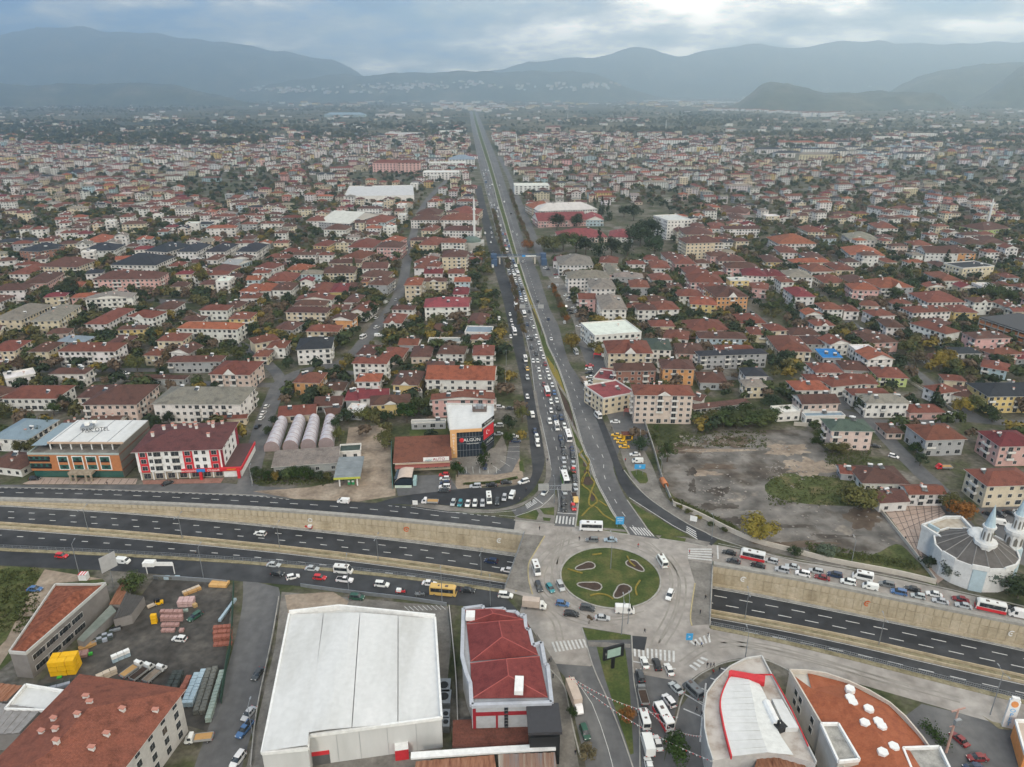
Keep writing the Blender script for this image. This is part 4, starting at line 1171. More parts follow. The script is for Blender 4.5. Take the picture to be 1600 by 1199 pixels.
# --- red and white corner block
cx, cy, yaw, W_, D_ = corner((210, 706), (343, 701), (358, 661), 12.5)
D_ *= .98
root = empty('apartment_block', (cx, cy, 0), yaw, 'white four-storey block with red bands, brown roof and red shop signs beside the hotel', 'apartment block')
take(cx, cy, 16); take(cx - 12, cy, 12); take(cx + 14, cy, 12); LM.append((285, 715, 'the red and white block'))
m = MB(); m.box(-W_ / 2, W_ / 2, -D_ / 2, D_ / 2, 3.4, 12.5, 0); m.box(-W_ / 2 + .3, W_ / 2 - .2, -D_ / 2 + .6, D_ / 2, 0, 3.4, 1)
add('wall', m.mesh('wall', [M_TWHITE, flat('shop_front', (.36, .30, .22))]), root)
m = MB(); roof_mesh(m, W_, D_, 12.5, 'h', 1.2, 3.4); ro = add('roof', m.mesh('roof', [M_TILE, M_BALC]), root, color=(.105, .042, .042))
for x, y in ((-11, -2), (-8.5, 1), (-4, .5), (1, 1.5), (4, 0), (9, 2), (9.5, -3), (-7, 4), (-3, 4.5), (1, 4.8), (6, 5), (7.5, 5.2), (11, 5)):
    y = y * D_ / 14; o = add('chimney', CHIM, ro, (x * W_ / 30, y, 12.7 + 3.2 * (1 - abs(y) / (D_ / 2)))); o.scale = (1.35, 1.35, 1.25)
wx = W_ / 2
for u0, u1 in ((-.465, -.365), (.055, .165), (.37, .48)):
    f_ = MB(); f_.box(W_ * u0, W_ * u1, -D_ / 2 - .25, -D_ / 2, 3.4, 12.4, 0); b_ = add('red_band', f_.mesh('red_band', M_RED), root)
    for z in (4.3, 7.3, 10.1): add('window', win_mesh(1.9, 1.7), b_, (W_ * (u0 + u1) / 2, -D_ / 2 - .26, z))
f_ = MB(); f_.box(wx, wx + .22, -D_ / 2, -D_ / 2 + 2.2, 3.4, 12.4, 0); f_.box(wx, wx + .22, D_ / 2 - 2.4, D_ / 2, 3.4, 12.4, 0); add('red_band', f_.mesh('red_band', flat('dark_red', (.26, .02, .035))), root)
for fl in range(3):
    for u, wd in ((-.33, 1.3), (-.25, 2.6), (-.14, 1.2), (-.04, 2.8), (.21, 1.3), (.30, 1.3)): add('window', win_mesh(wd, 1.5 if wd < 2 else 1.9), root, (W_ * u, -D_ / 2, 4.3 + fl * 3 - (0.3 if wd > 2 else 0)))
    for u in (-.25, -.02, .2): add('window', win_mesh(1.5, 1.5), root, (wx, D_ * u, 4.3 + fl * 3), pi / 2)
    for u in (-.25, -.04):
        f_ = MB(); f_.box(-1.7, 1.7, -1.1, 0, -.1, .08); f_.box(-1.7, 1.7, -1.15, -1.05, 0, .9); add('balcony', f_.mesh('balcony', M_BALC), root, (W_ * u, -D_ / 2, 3.5 + fl * 3))
for k in range(7): 
    f_ = MB(); f_.box(-.22, .22, -.22, .22, 0, 3.4); add('column', f_.mesh('column', M_TWHITE), root, (-W_ / 2 + .5 + k * W_ / 7, -D_ / 2 + .3, 0))
for k in range(7): add('shop_window', win_mesh(2.6, 2.2), root, (-W_ / 2 + 2.6 + k * W_ / 7, -D_ / 2 + .6, .3))
f_ = MB(); f_.box(.2, wx + 7, -D_ / 2 - .9, -D_ / 2, 3.0, 4.3, 0); sg = add('shop_sign', f_.mesh('shop_sign', M_RED), root)
f_ = MB(); f_.box(6.0, 9.2, -D_ / 2 - 1.0, -D_ / 2 - .9, 3.05, 4.4, 0); add('blue_panel', f_.mesh('blue_panel', M_BLUE), sg)
text('lettering', 'ANI ZÜCCACİYE', .95, sg, (3.1, -D_ / 2 - .95, 3.65), UP, M_TWHITE, sx=.75); text('lettering', 'ÇOLAKLAR', 1.15, sg, (12.3, -D_ / 2 - .95, 3.65), UP, M_TWHITE, sx=.8)
text('lettering', 'MARKET', .9, sg, (wx + 3.4, -D_ / 2 - .95, 3.65), UP, M_YEL)
f_ = MB(); f_.box(wx, wx + 6.8, -D_ / 2, D_ / 2 - 1, 0, 3.3, 0); f_.box(wx, wx + 7, -D_ / 2 - .1, D_ / 2 - 1, 3.3, 3.5, 1); f_.box(wx + 6.8, wx + 7.1, -D_ / 2, D_ / 2 - 1, 2.9, 4.2, 2)
add('shop_wing', f_.mesh('shop_wing', [M_TWHITE, flat('wing_roof', (.09, .045, .045)), M_RED]), root)
for x in (7.5, wx + 6): 
    f_ = MB(); f_.box(-.5, .5, -.5, .5, 0, 3.2); add('red_pillar', f_.mesh('red_pillar', M_RED), root, (x, -D_ / 2 - 1.2, 0))
# --- greenhouses
for k, (a, b, c, d, lab) in enumerate((((413, 706), (437, 705), (450, 663), (432, 665), 'westernmost of the four white plastic greenhouse tunnels by the street'), ((442, 704), (466, 703), (478, 661), (460, 662), 'second white plastic greenhouse tunnel from the street'),
                     ((470, 702), (494, 701), (500, 660), (484, 661), 'third white plastic greenhouse tunnel from the street'), ((498, 700), (522, 699), (527, 660), (508, 661), 'easternmost greenhouse tunnel, beside the sandy yard'))):
    a, b, c, d = [G(*q) for q in (a, b, c, d)]
    root = empty('greenhouse', a.lerp(b, .5), 0, lab, 'greenhouse', 'plastic greenhouse tunnels'); O = a.lerp(b, .5)
    m = MB(); n = 10; ys = 14; R_ = []
    for j in range(ys + 1):
        l_, r_ = a.lerp(d, j / ys), b.lerp(c, j / ys); h_ = 4.6 + (.12 if j % 2 else 0)
        R_.append([l_.lerp(r_, .5 - .5 * cos(pi * i / n)) - O + Vector((0, 0, 1.2 + h_ * .72 * sin(pi * i / n))) for i in range(n + 1)])
    for j in range(ys):
        for i in range(n): m.quad(R_[j][i], R_[j][i + 1], R_[j + 1][i + 1], R_[j + 1][i])
    for i, (p, q) in enumerate(((a, d), (c, b))): m.quad(p - O, q - O, q - O + Vector((0, 0, 1.25)), p - O + Vector((0, 0, 1.25)))
    add('plastic_cover', m.mesh('plastic_cover', surf('greenhouse_film', [(.33, .31, .33), (.46, .44, .47), (.52, .51, .54)], .5, .45)), root)
    m = MB(); m.poly([R_[0][i] for i in range(n, -1, -1)] + [a - O, b - O]); add('end_wall', m.mesh('end_wall', flat('film_end', (.30, .24, .24), .5)), root)
    m = MB()
    for j in range(0, ys + 1, 2):
        for i in range(n): m.tube(R_[j][i] + Vector((0, 0, .04)), R_[j][i + 1] + Vector((0, 0, .04)), .07, 4)
    add('hoop', m.mesh('hoop', flat('rusty_hoop', (.30, .18, .17), .7)), root)
LM.append((468, 700, 'the greenhouses'))
# --- nursery shed and petrol canopy
house(*corner((427, 729), (526, 722), (528, 703), 3.8), 3.8, 'g', 's', 's', 1, 'long low grey-brown nursery shed in front of the greenhouses', 'nursery_shed', cat='shed', extras=False)
cx, cy, yaw, W_, D_ = corner((521, 748), (563, 746), (570, 713), 5)
root = empty('petrol_canopy', (cx, cy, 0), yaw, 'old grey petrol station canopy with yellow-green edge in the sandy yard', 'canopy'); take(cx, cy, 8)
m = MB(); m.box(-W_ / 2, W_ / 2, -D_ / 2, D_ / 2, 4.6, 5.1, 0, bottom=True)
for k in range(3): m.box(-W_ / 2, W_ / 2, -D_ / 2 + D_ * (k + .3) / 3, -D_ / 2 + D_ * (k + .3) / 3 + .2, 5.1, 5.2, 0)
add('roof', m.mesh('roof', surf('old_sheet', [(.16, .18, .19), (.24, .265, .275)], .3, .6)), root)
m = MB(); m.box(-W_ / 2, W_ / 2, -D_ / 2 - .2, -D_ / 2, 4.5, 5.3); add('fascia', m.mesh('fascia', flat('lime_paint', (.42, .44, .08))), root)
for x in (-W_ / 3, W_ / 3):
    for y in (-D_ / 3, D_ / 3): m = MB(); m.box(-.25, .25, -.25, .25, 0, 4.6); add('column', m.mesh('column', M_TWHITE), root, (x, y, 0))
for k, x in enumerate((-2, 1.3)): m = MB(); m.box(-.5, .5, -.4, .4, 0, 2.2, 0); m.box(-.4, .4, -.45, -.4, 1.2, 1.9, 1); tag(add('fuel_pump', m.mesh('fuel_pump', [M_GRNP, M_TWHITE]), None, G(546 + 6 * k, 757), 0), ['left', 'right'][k] + ' green fuel pump in front of the old canopy', 'fuel pump', 'fuel pumps at the old canopy')
house(*corner((530, 708), (563, 706), (566, 695), 3), 3, 'n', 'w', 'f', 1, 'small office with green flat roof behind the old petrol canopy', 'kiosk', cat='kiosk', extras=False)
# --- office building with dark glass
fp = [G(*q, 12) for q in ((703, 674), (753, 671), (771.5, 657), (771, 634), (697, 632))]; O = Vector((sum(p.x for p in fp) / 5, sum(p.y for p in fp) / 5, 0))
root = empty('office_building', O, 0, 'dark glass corner office with orange end panel, large Turkish flag and white roof', 'office building'); take(O.x, O.y, 13)
LM.append((738, 700, 'the dark glass office'))
q = [(p.x - O.x, p.y - O.y) for p in fp]
m = MB(); m.prism(q, 0, 12, 0, 1); add('wall', m.mesh('wall', [M_DGLASS, M_WHITE]), root)
m = MB()
for i in range(5):
    a, b = Vector((*q[i], 0)), Vector((*q[(i + 1) % 5], 0)); ribbon(m, [a, b], .35, 12, 12.7)
add('parapet', m.mesh('parapet', flat('grey_coping', (.5, .5, .48))), root)
def facade(i, u0, u1, z0, z1, out, mat, nm, par):
    a, b = Vector((*q[i], 0)), Vector((*q[(i + 1) % 5], 0)); d = b - a; ln = d.length; ang = atan2(d.y, d.x)
    m = MB(); m.box(u0 * ln, u1 * ln, -out, 0, z0, z1); o = add(nm, m.mesh(nm, mat), par, tuple(a), ang); return o, ln, a, ang
for k in range(1, 9): facade(0, .2 + .1 * (k - 1), .2 + .1 * (k - 1) + .006, 0, 11.3, .06, M_METAL, 'mullion', root)
for z in (3, 6, 9): facade(0, .2, 1, z, z + .08, .07, M_METAL, 'transom', root); facade(1, 0, 1, z, z + .08, .07, M_METAL, 'transom', root)
pn, ln, a, ang = facade(0, 0, .2, 0, 12.6, .45, surf('orange_panel', [(.62, .33, .14), (.70, .42, .20)], .3, .6), 'orange_panel', root)
for k, c in enumerate('MOBİLYA'): text('lettering', c, 1.3, pn, (.1 * ln, -.5, 10.4 - k * 1.35), UP, M_TWHITE)
facade(0, .2, 1, 11.3, 12.6, .4, MATS['orange_panel'], 'orange_panel', root)
text('lettering', 'ALGÜN', 2.0, pn, (.68 * ln, -.2, 7.6), UP, M_TWHITE, sx=1.05); text('lettering', 'MOBİLYA MERKEZİ', .55, pn, (.7 * ln, -.2, 5.9), UP, M_TWHITE)
f_ = MB(); f_.dome(0, 0, 0, 1.0, .35, 12, 3, 0); e_ = add('emblem', f_.mesh('emblem', M_RED), pn, (.36 * ln, -.1, 7.6)); e_.rotation_euler = (pi / 2, 0, 0)
fl_, ln1, a, ang = facade(1, .12, .95, 6.6, 11.6, .12, M_RED, 'flag', root)
f_ = MB(); n = 20
for k in range(n):
    t0, t1 = [(.16 + (2 * pi - .32) * (k + e) / n) for e in (0, 1)]
    o0 = (cos(t0), sin(t0)); o1 = (cos(t1), sin(t1))
    i0 = (.25 + .8 * cos(t0), .8 * sin(t0)); i1 = (.25 + .8 * cos(t1), .8 * sin(t1))
    f_.quad((o0[0], -.16, o0[1]), (o1[0], -.16, o1[1]), (i1[0], -.16, i1[1]), (i0[0], -.16, i0[1]))
st = [((.5 if k % 2 == 0 else .2) * cos(pi * k / 5 + pi), (.5 if k % 2 == 0 else .2) * sin(pi * k / 5 + pi)) for k in range(10)]
f_.poly([(1.35 + x, -.16, y) for x, y in st])
add('crescent_and_star', f_.mesh('crescent_and_star', M_TWHITE), fl_, (ln1 * .42, 0, 9.2))
text('lettering', 'ALGÜN', 1.5, fl_, (ln1 * .6, -.16, 4.6), UP, MATS['grey_coping'])
sb, _, _, _ = facade(1, 0, 1, 12.7, 14.3, .2, M_BLK, 'roof_sign', root); text('lettering', 'BY MERKEZ', 1.25, sb, (ln1 * .5, -.25, 13.5), UP, MATS['grey_coping'])
facade(1, 0, 1, 11.7, 12.6, .15, flat('teal_strip', (.10, .25, .32)), 'teal_strip', root)
m = MB(); m.box(-3, 3, -1.6, 1.6, 12.1, 13.2, 0); m.box(-1.7, 1.7, -1.1, 1.2, 13.2, 14.6, 1)
for x in (-3, -1, 1, 3):
    for y in (-1.6, 1.6): m.box(x - .08, x + .08, y - .08, y + .08, 13, 15.2, 0)
add('plant_room', m.mesh('plant_room', [flat('dark_steel', (.12, .09, .08)), M_METAL]), root, (2.5, 7.5, 0))
# --- car showroom
cx, cy, yaw, W_, D_ = corner((617, 723), (703, 719), (700, 687), 4)
root = house(cx, cy, yaw, W_, D_, 4, 'r', 'c', 's', 1, 'low red-tiled garage with a white AUTO sign beside the dark glass office', 'garage', cat='garage', extras=False)
m = MB(); m.box(-W_ / 2, W_ / 2, -D_ / 2 - 3, -D_ / 2, 2.7, 2.85, 0, bottom=True); add('awning', m.mesh('awning', flat('awning_red', (.27, .085, .07))), root)
m = MB(); m.box(.3, W_ / 2 - .3, -D_ / 2 - .35, -D_ / 2 - .2, 3.9, 5.7, 0); sg = add('sign_board', m.mesh('sign_board', M_TWHITE), root)
text('lettering', 'AUTO', 1.7, sg, (W_ * .30, -D_ / 2 - .4, 4.8), UP, flat('dull_red', (.30, .03, .04))); text('lettering', 'caglar', 1.2, sg, (W_ * .11, -D_ / 2 - .4, 4.6), UP, flat('teal', (.12, .33, .36)))
LM.append((660, 705, 'the garage with the AUTO sign'))
# arched kiosk
root = empty('arched_kiosk', G(631, 762), 0.02, 'small arched cream kiosk with open front at the edge of the garage yard', 'kiosk'); take(root.location.x, root.location.y + 4, 5)
m = MB(); n = 10
for k in range(n):
    a0, a1 = [pi * .5 * (k + e) / n for e in (0, 1)]
    m.quad((-4.3 * cos(a0) + .5, 0, .4 + 4.1 * sin(a0)), (-4.3 * cos(a1) + .5, 0, .4 + 4.1 * sin(a1)), (-4.3 * cos(a1) + .5, 8, .4 + 4.1 * sin(a1)), (-4.3 * cos(a0) + .5, 8, .4 + 4.1 * sin(a0)))
m.quad((.5, 0, 4.5), (3.2, 0, 4.3), (3.2, 8, 4.3), (.5, 8, 4.5)); add('arched_roof', m.mesh('arched_roof', flat('kiosk_cream', (.52, .42, .35), .6)), root)
m = MB(); m.box(-3.5, 3, .6, 7.8, 0, 3.4, 0); add('wall', m.mesh('wall', M_DGLASS), root)
m = MB(); m.box(-3.3, 3.0, -.5, -.3, 0, 1.1, 0); add('counter', m.mesh('counter', flat('mint', (.50, .58, .50))), root)
m = MB(); m.box(3.4, 4.6, 1.0, 5.0, 0, 2.6, 0); add('side_panel', m.mesh('side_panel', flat('pale_teal', (.30, .44, .45))), root)
# --- big white hall
h_ = 9.0
q = [G(*p, h_) for p in ((452, 959), (530, 950), (680, 965), (690, 1121), (482, 1149), (481, 1169), (409, 1176))]; O = Vector((sum(p.x for p in q) / 7, sum(p.y for p in q) / 7, 0))
root = empty('warehouse', O, 0, 'big white warehouse with a broad white roof south of the underpass', 'warehouse'); LM.append((560, 1060, 'the big white warehouse'))
for dx in (-16, 0, 14):
    for dy in (-14, 2, 16): take(O.x + dx, O.y + dy, 13)
qq = [(p.x - O.x, p.y - O.y) for p in q]
m = MB(); m.prism(qq, 0, h_ - .6, 0, 1); add('wall', m.mesh('wall', [surf('white_cladding', [(.50, .505, .49), (.60, .60, .585)], .2, .7, stretch=(1, 1, .2)), M_WHITE]), root)
xr = (qq[1][0] + (G(545, 1140, h_).x - O.x)) / 2
def hz_(x): return h_ - .55 + 1.5 * max(0, 1 - abs(x - xr) / 23)
A_, B_, C_, D1 = [Vector((*qq[k], 0)) for k in (0, 2, 3, 6)]
for k, (u0, u1) in enumerate(((0, .235), (.24, .485), (.49, .745), (.75, 1))):
    a, b = A_.lerp(B_, u0), A_.lerp(B_, u1); c, d = D1.lerp(C_, u1), D1.lerp(C_, u0)
    if u1 <= .24: pass
    else:
        e = Vector((*qq[4], 0)); f_ = Vector((*qq[3], 0)); t = lambda u: e.lerp(f_, max(0, min(1, (u - .245) / .755))); c, d = t(u1), t(u0)
    if u1 <= .24: c, d = Vector((*qq[5], 0)), Vector((*qq[6], 0))
    m = MB(); pts = [Vector((p.x, p.y, hz_(p.x) + (.02 if k % 2 else .05))) for p in (d, c, b, a)]
    N_ = 8
    for j in range(N_):
        for i in range(4):
            f = lambda s_, t_: (pts[0].lerp(pts[1], s_)).lerp(pts[3].lerp(pts[2], s_), t_)
            g_ = lambda s_, t_: (lambda v: (v.x, v.y, hz_(v.x) + (.02 if k % 2 else .06)))(f(s_, t_))
            m.quad(g_(i / 4, j / N_), g_((i + 1) / 4, j / N_), g_((i + 1) / 4, (j + 1) / N_), g_(i / 4, (j + 1) / N_))
    add('roof_sheet', m.mesh('roof_sheet', M_WHITE), root)
m = MB()
for i in range(7):
    a, b = Vector((*qq[i], 0)), Vector((*qq[(i + 1) % 7], 0))
    if i == 3 or i == 4: zt = .9
    else: zt = .9
    ribbon(m, [a, b], .5, h_ - .6, h_ + (.2 if i > 1 else 1.0))
add('parapet', m.mesh('parapet', M_TWHITE), root)
def onwall(i, u, nm, mesh_, par, z=0, out=0.0):
    a, b = Vector((*qq[i], 0)), Vector((*qq[(i + 1) % len(qq)], 0)); d = b - a; p = a + d * u; ang = atan2(d.y, d.x)
    return add(nm, mesh_, par, (p.x, p.y, z), ang)
f_ = MB(); f_.box(-1.9, 1.9, -.1, .1, 0, 2.9, 0); f_.box(-1.9, 1.9, -.2, .2, 2.9, 3.9, 1); onwall(3, .93, 'loading_door', f_.mesh('loading_door', [flat('door_dark_grey', (.10, .10, .10)), M_RED]), root)  # loading door in plain dark grey with a red panel above
f_ = MB(); f_.box(-1.5, 1.5, -2.0, 2.0, 0, 3.0, 0); f_.box(-1.5, 1.5, -2, 2, 3, 3.2, 1); onwall(3, .32, 'lean_to', f_.mesh('lean_to', [M_RED, M_TWHITE]), root)
for u in (.2, .42, .63, .8): f_ = MB(); f_.box(-.03, .03, -.05, .05, 0, 8.4); onwall(3, u, 'cladding_joint', f_.mesh('cladding_joint', M_METAL), root)
def unit(px, py, lab, s=(1.1, 1.1, 1.8)):
    m = MB(); m.box(-s[0], s[0], -s[1], s[1], 0, s[2], 0); m.cyl(0, 0, s[2], s[2] + .1, min(s[0], s[1]) * .7, n=10, m=1); o = add('cooling_unit', m.mesh('cooling_unit', [M_METAL, M_BLK]), None, G(px, py), 0); tag(o, lab, 'cooling unit', 'cooling units beside the warehouse')
unit(697, 1125, 'cooling unit at the warehouse corner, nearest the camera', (.9, 1.4, 2)); unit(697, 1138, 'second cooling unit beside the right wall of the warehouse', (.9, 1.4, 2)); unit(694, 1080, 'white-topped unit midway along the right wall of the warehouse', (1.6, 2.2, 2)); unit(694, 1098, 'larger white-topped unit beside the right wall of the warehouse', (1.7, 2.2, 2))
# --- red-roofed mall building
h_ = 10.5
cr = [(724, 951), (754, 947), (756, 953), (787, 951), (790, 956), (806, 956), (812, 962), (820, 961), (822, 984), (827, 983), (833, 1009), (846, 1004), (852, 1038), (856, 1040), (862, 1098), (737, 1102), (735, 1068), (728, 1050), (722, 1025)]
q = [G(*p, h_) for p in cr]; O = Vector((sum(p.x for p in q) / len(q), sum(p.y for p in q) / len(q), 0)); qq = [(p.x - O.x, p.y - O.y) for p in q]
root = empty('shopping_centre', O, 0, 'grey and red shopping centre with a large red hipped roof and stepped grey parapet', 'shopping centre'); LM.append((790, 1040, 'the red-roofed shopping centre'))
for dx in (-6, 4, 8):
    for dy in (-13, 0, 12): take(O.x + dx, O.y + dy, 9)
m = MB(); m.prism(qq, 0, h_ - .5, 0, 1); add('wall', m.mesh('wall', [flat('pale_grey_render', (.40, .41, .42)), flat('grey_deck', (.30, .31, .33))]), root)
m = MB()
for i in range(len(qq)): ribbon(m, [Vector((*qq[i], 0)), Vector((*qq[(i + 1) % len(qq)], 0))], .9, h_ - .6, h_ + .25)
add('parapet', m.mesh('parapet', flat('grey_parapet', (.42, .44, .48))), root)
M_RR = surf('red_tiles', [(.125, .026, .026), (.165, .036, .034), (.20, .046, .042)], .5, .8, scale2=3, amt=.15)
def roofpart(a, b, c, d, r, nm='roof_section'):
    pa = [G(*p, h_ - .3) - O for p in (a, b, c, d)]; mid1 = (pa[0] + pa[1]) / 2; mid2 = (pa[2] + pa[3]) / 2; ax = mid2 - mid1
    r0 = mid1 + ax * .28 + Vector((0, 0, r)); r1 = mid1 + ax * .72 + Vector((0, 0, r)); m = MB()
    m.poly((pa[0], pa[1], r0)); m.quad(pa[1], pa[2], r1, r0); m.poly((pa[2], pa[3], r1)); m.quad(pa[3], pa[0], r0, r1)
    o = add(nm, m.mesh(nm, M_RR), root)
    m = MB()
    for e, f in ((pa[0], r0), (pa[1], r0), (pa[2], r1), (pa[3], r1), (r0, r1)): m.tube(e, f, .13, 4)
    add('ridge_tile', m.mesh('ridge_tile', flat('ridge_red', (.34, .08, .07))), o)
roofpart((735, 1034), (841, 1024), (823, 968), (729, 976), 3.4); roofpart((737, 1092), (856, 1090), (843, 1026), (735, 1037), 3.4)
roofpart((729, 974), (818, 968), (800, 955), (727, 954), 1.6)
m = MB(); m.box(-1.0, 1.0, -2.4, 2.4, 0, 1.1); add('skylight', m.mesh('skylight', M_TWHITE), root, tuple(G(811, 1074, h_ + 2) - O), -.05); m = MB(); m.box(-1.2, 1.2, -1.4, 1.4, 0, 1.2); add('skylight', m.mesh('skylight', M_TWHITE), root, tuple(G(735, 965, h_) - O))
fi = len(cr) - 5 # front wall between (862,1098) and (737,1102)
a = Vector((*qq[14], 0)); b = Vector((*qq[15], 0)); d = b - a; ang = atan2(-d.y, -d.x); ln = d.length
fr = add('front_panel', None, root, tuple(b), ang)
m = MB(); m.box(.2, .9, -.15, 0, 0, h_ - 1); m.box(.2, ln * .72, -.18, 0, h_ - 3.2, h_ - 2.2); m.box(ln * .30, ln * .325, -.17, 0, 0, h_ - 3); add('red_frame', m.mesh('red_frame', flat('frame_red', (.28, .02, .03))), fr)
for k in range(9): m = MB(); m.box(-.45, .45, -.2, 0, 0, .75); add('window', m.mesh('window', M_GLASS), fr, (ln * .43, 0, .8 + k * 1.0))
m = MB(); m.box(ln * .70, ln + 1.2, -7.5, -.1, 0, 8.2, 0); m.box(ln * .68, ln + 1.6, -7.9, .3, h_ - 1.2, h_ - .4, 1)
add('black_annex', m.mesh('black_annex', [flat('black_cladding', (.020, .022, .024), .5), flat('grey_canopy', (.045, .045, .05))]), root, tuple(b), ang)
house(*corner((735, 1122), (768, 1121), (765, 1108), 5), 5, 'g', 's', 'h', 1, 'small grey pyramid-roofed stair tower at the front of the shopping centre', 'stair_tower', cat='stair tower', extras=False, wins=False) if False else None
# --- white curved building
h_ = 7.5
cr = [(1190, 1027), (1165, 1031), (1140, 1044), (1118, 1065), (1104, 1085), (1100, 1115), (1101, 1140), (1106, 1165), (1114, 1189), (1160, 1180), (1215, 1176), (1275, 1193), (1238, 1120), (1222, 1090), (1206, 1058)]
q = [G(*p, h_) for p in cr]; O = Vector((sum(p.x for p in q) / len(q), sum(p.y for p in q) / len(q), 0)); qq = [(p.x - O.x, p.y - O.y) for p in q]
root = empty('supermarket', O, 0, 'white curved-front supermarket with ribbed white roof and red trim', 'supermarket'); take(O.x, O.y, 17); LM.append((1170, 1100, 'the curved white supermarket'))
m = MB(); m.prism(qq, 0, h_, 0, 1); add('wall', m.mesh('wall', [flat('pale_render', (.48, .46, .44)), surf('stained_roof', [(.30, .25, .21), (.46, .42, .38), (.52, .49, .45)], .25, .8)]), root)
m = MB()
for i in list(range(8)) + [11, 12, 13, 14]: ribbon(m, [Vector((*qq[i], 0)), Vector((*qq[(i + 1) % 15], 0))], .3, h_ - .3, h_ + .6)
add('parapet', m.mesh('parapet', MATS['grey_coping']), root)
rp = [G(*p, h_ + 1.2) - O for p in ((1140, 1056), (1168, 1054), (1180, 1100), (1200, 1176), (1143, 1182), (1128, 1120), (1126, 1092))]
lft = [(1140, 1056), (1126, 1092), (1130, 1130), (1143, 1182)]; rgt = [(1168, 1055), (1176, 1090), (1184, 1130), (1200, 1176)]
la = smooth_line([G(*p, h_ + 1.2) - O for p in lft], 8); ra = smooth_line([G(*p, h_ + 1.6) - O for p in rgt], 8)
rb_ = smooth_line([G(*p, h_ + 1.0) - O for p in ((1181, 1058), (1200, 1095), (1215, 1140), (1240, 1180))], 8)
for i in range(len(la) - 1): m = MB(); m.quad(la[i + 1], ra[i + 1] + Vector((0, .06, 0)), ra[i], la[i]); m.quad(la[i + 1] + Vector((0, 0, -.15)), ra[i + 1] + Vector((0, 0, -.15)), ra[i + 1], la[i + 1]); add('roof_sheet', m.mesh('roof_sheet', M_WHITE), root, (0, 0, .03 * (i % 2)))
m = MB()
for i in range(len(la) - 1): m.quad(ra[i + 1], rb_[i + 1], rb_[i], ra[i])
add('roof_slope', m.mesh('roof_slope', flat('offwhite_roof', (.62, .63, .61))), root)
m = MB(); ribbon(m, la, .3, -.9, .12); ribbon(m, [Vector((p.x, p.y, h_)) for p in ( G(1180, 1058, h_) - O, G(1206, 1058, h_) - O, G(1235, 1110, h_) - O, G(1262, 1170, h_) - O)], .2, .5, .9)
add('red_trim', m.mesh('red_trim', M_RED), root)
m = MB(); a, b, c, d = [G(*p, h_ + 1.9) - O for p in ((1139, 1048), (1143, 1047), (1196, 1056), (1195, 1066))]
m.prism([(a.x, a.y), (b.x, b.y), (c.x, c.y), (d.x, d.y), ((G(1143, 1054, h_ + 1.9) - O).x, (G(1143, 1054, h_ + 1.9) - O).y), ((G(1139, 1057, h_ + 1.9) - O).x, (G(1139, 1057, h_ + 1.9) - O).y)], h_ + .5, h_ + 1.9); add('red_crown', m.mesh('red_crown', M_RED), root)
m = MB(); a = G(1197, 1098, h_ + 1) - O; b = G(1214, 1133, h_ + 1) - O; m.tube(a, b, 1.0, 10, 0); add('duct', m.mesh('duct', M_TWHITE), root)
m = MB(); m.box(-1.2, 1.2, -1, 1, 0, 1.4); m.cyl(-.3, .3, 1.4, 2.4, .3); add('extract_fan', m.mesh('extract_fan', M_BLK), root, tuple(G(1218, 1140, h_) - O), .4)
m = MB(); a, b, c, d = [G(*p, h_ + 1.2) - O for p in ((1206, 1092), (1222, 1093), (1248, 1137), (1228, 1138))]; m.prism([(p.x, p.y) for p in (a, b, c, d)], h_, h_ + 1.2); add('roof_sheet', m.mesh('roof_sheet', M_WHITE), root)
# --- orange-roofed curved building
h_ = 9
cr = [(1234, 1047), (1262, 1048), (1290, 1052), (1325, 1064), (1358, 1079), (1390, 1098), (1415, 1120), (1440, 1150), (1460, 1178), (1500, 1240), (1335, 1240), (1312, 1180), (1284, 1132)]
q = [G(*p, h_) for p in cr]; O = Vector((sum(p.x for p in q) / len(q), sum(p.y for p in q) / len(q), 0)); qq = [(p.x - O.x, p.y - O.y) for p in q]
root = empty('commercial_building', O, 0, 'curved cream building with an orange-red roof dotted with white rooflights', 'commercial building'); take(O.x, O.y, 17); LM.append((1350, 1120, 'the curved orange-roofed building'))
m = MB(); m.prism(qq, 0, h_ - 1, 0); add('wall', m.mesh('wall', surf('cream_stained', [(.44, .41, .36), (.56, .53, .48)], .3, .85)), root)
m = MB()
for i in list(range(8)) + [9, 10, 11, 12]: ribbon(m, [Vector((*qq[i], 0)), Vector((*qq[(i + 1) % 13], 0))], .35, h_ - 1, h_ + .2)
add('parapet', m.mesh('parapet', flat('cream_coping', (.55, .50, .43))), root)
ri = [G(*p, h_ + 1.7) - O for p in ((1270, 1065), (1325, 1095), (1360, 1130), (1395, 1180), (1420, 1240))]; ri[0].z = h_ - .4
ins = lambda k: Vector((qq[k][0], qq[k][1], h_ - .7))
cen = Vector((0, 0, 0)); M_OR = surf('orange_metal_tiles', [(.24, .068, .032), (.30, .09, .040), (.33, .105, .05)], .5, .7, scale2=2.5, amt=.12)
outer = [ins(k) for k in (1, 3, 5, 7, 9)]; inner = [ins(k) for k in (0, 12, 12, 11, 10)]
inner[1] = ins(0).lerp(ins(12), .55); 
for i in range(4):
    m = MB(); m.quad(ri[i], outer[i], outer[i + 1], ri[i + 1]); fix = m.mesh('roof_section', M_OR); add('roof_section', fix, root)
    m = MB(); m.quad(inner[i], ri[i], ri[i + 1], inner[i + 1]); add('roof_section', m.mesh('roof_section', M_OR), root)
rl = MB(); rl.prism([(1.15 * cos(2 * pi * k / 6), 1.15 * sin(2 * pi * k / 6)) for k in range(6)], 0, 1.1, 0); rlm = rl.mesh('rooflight', M_TWHITE)
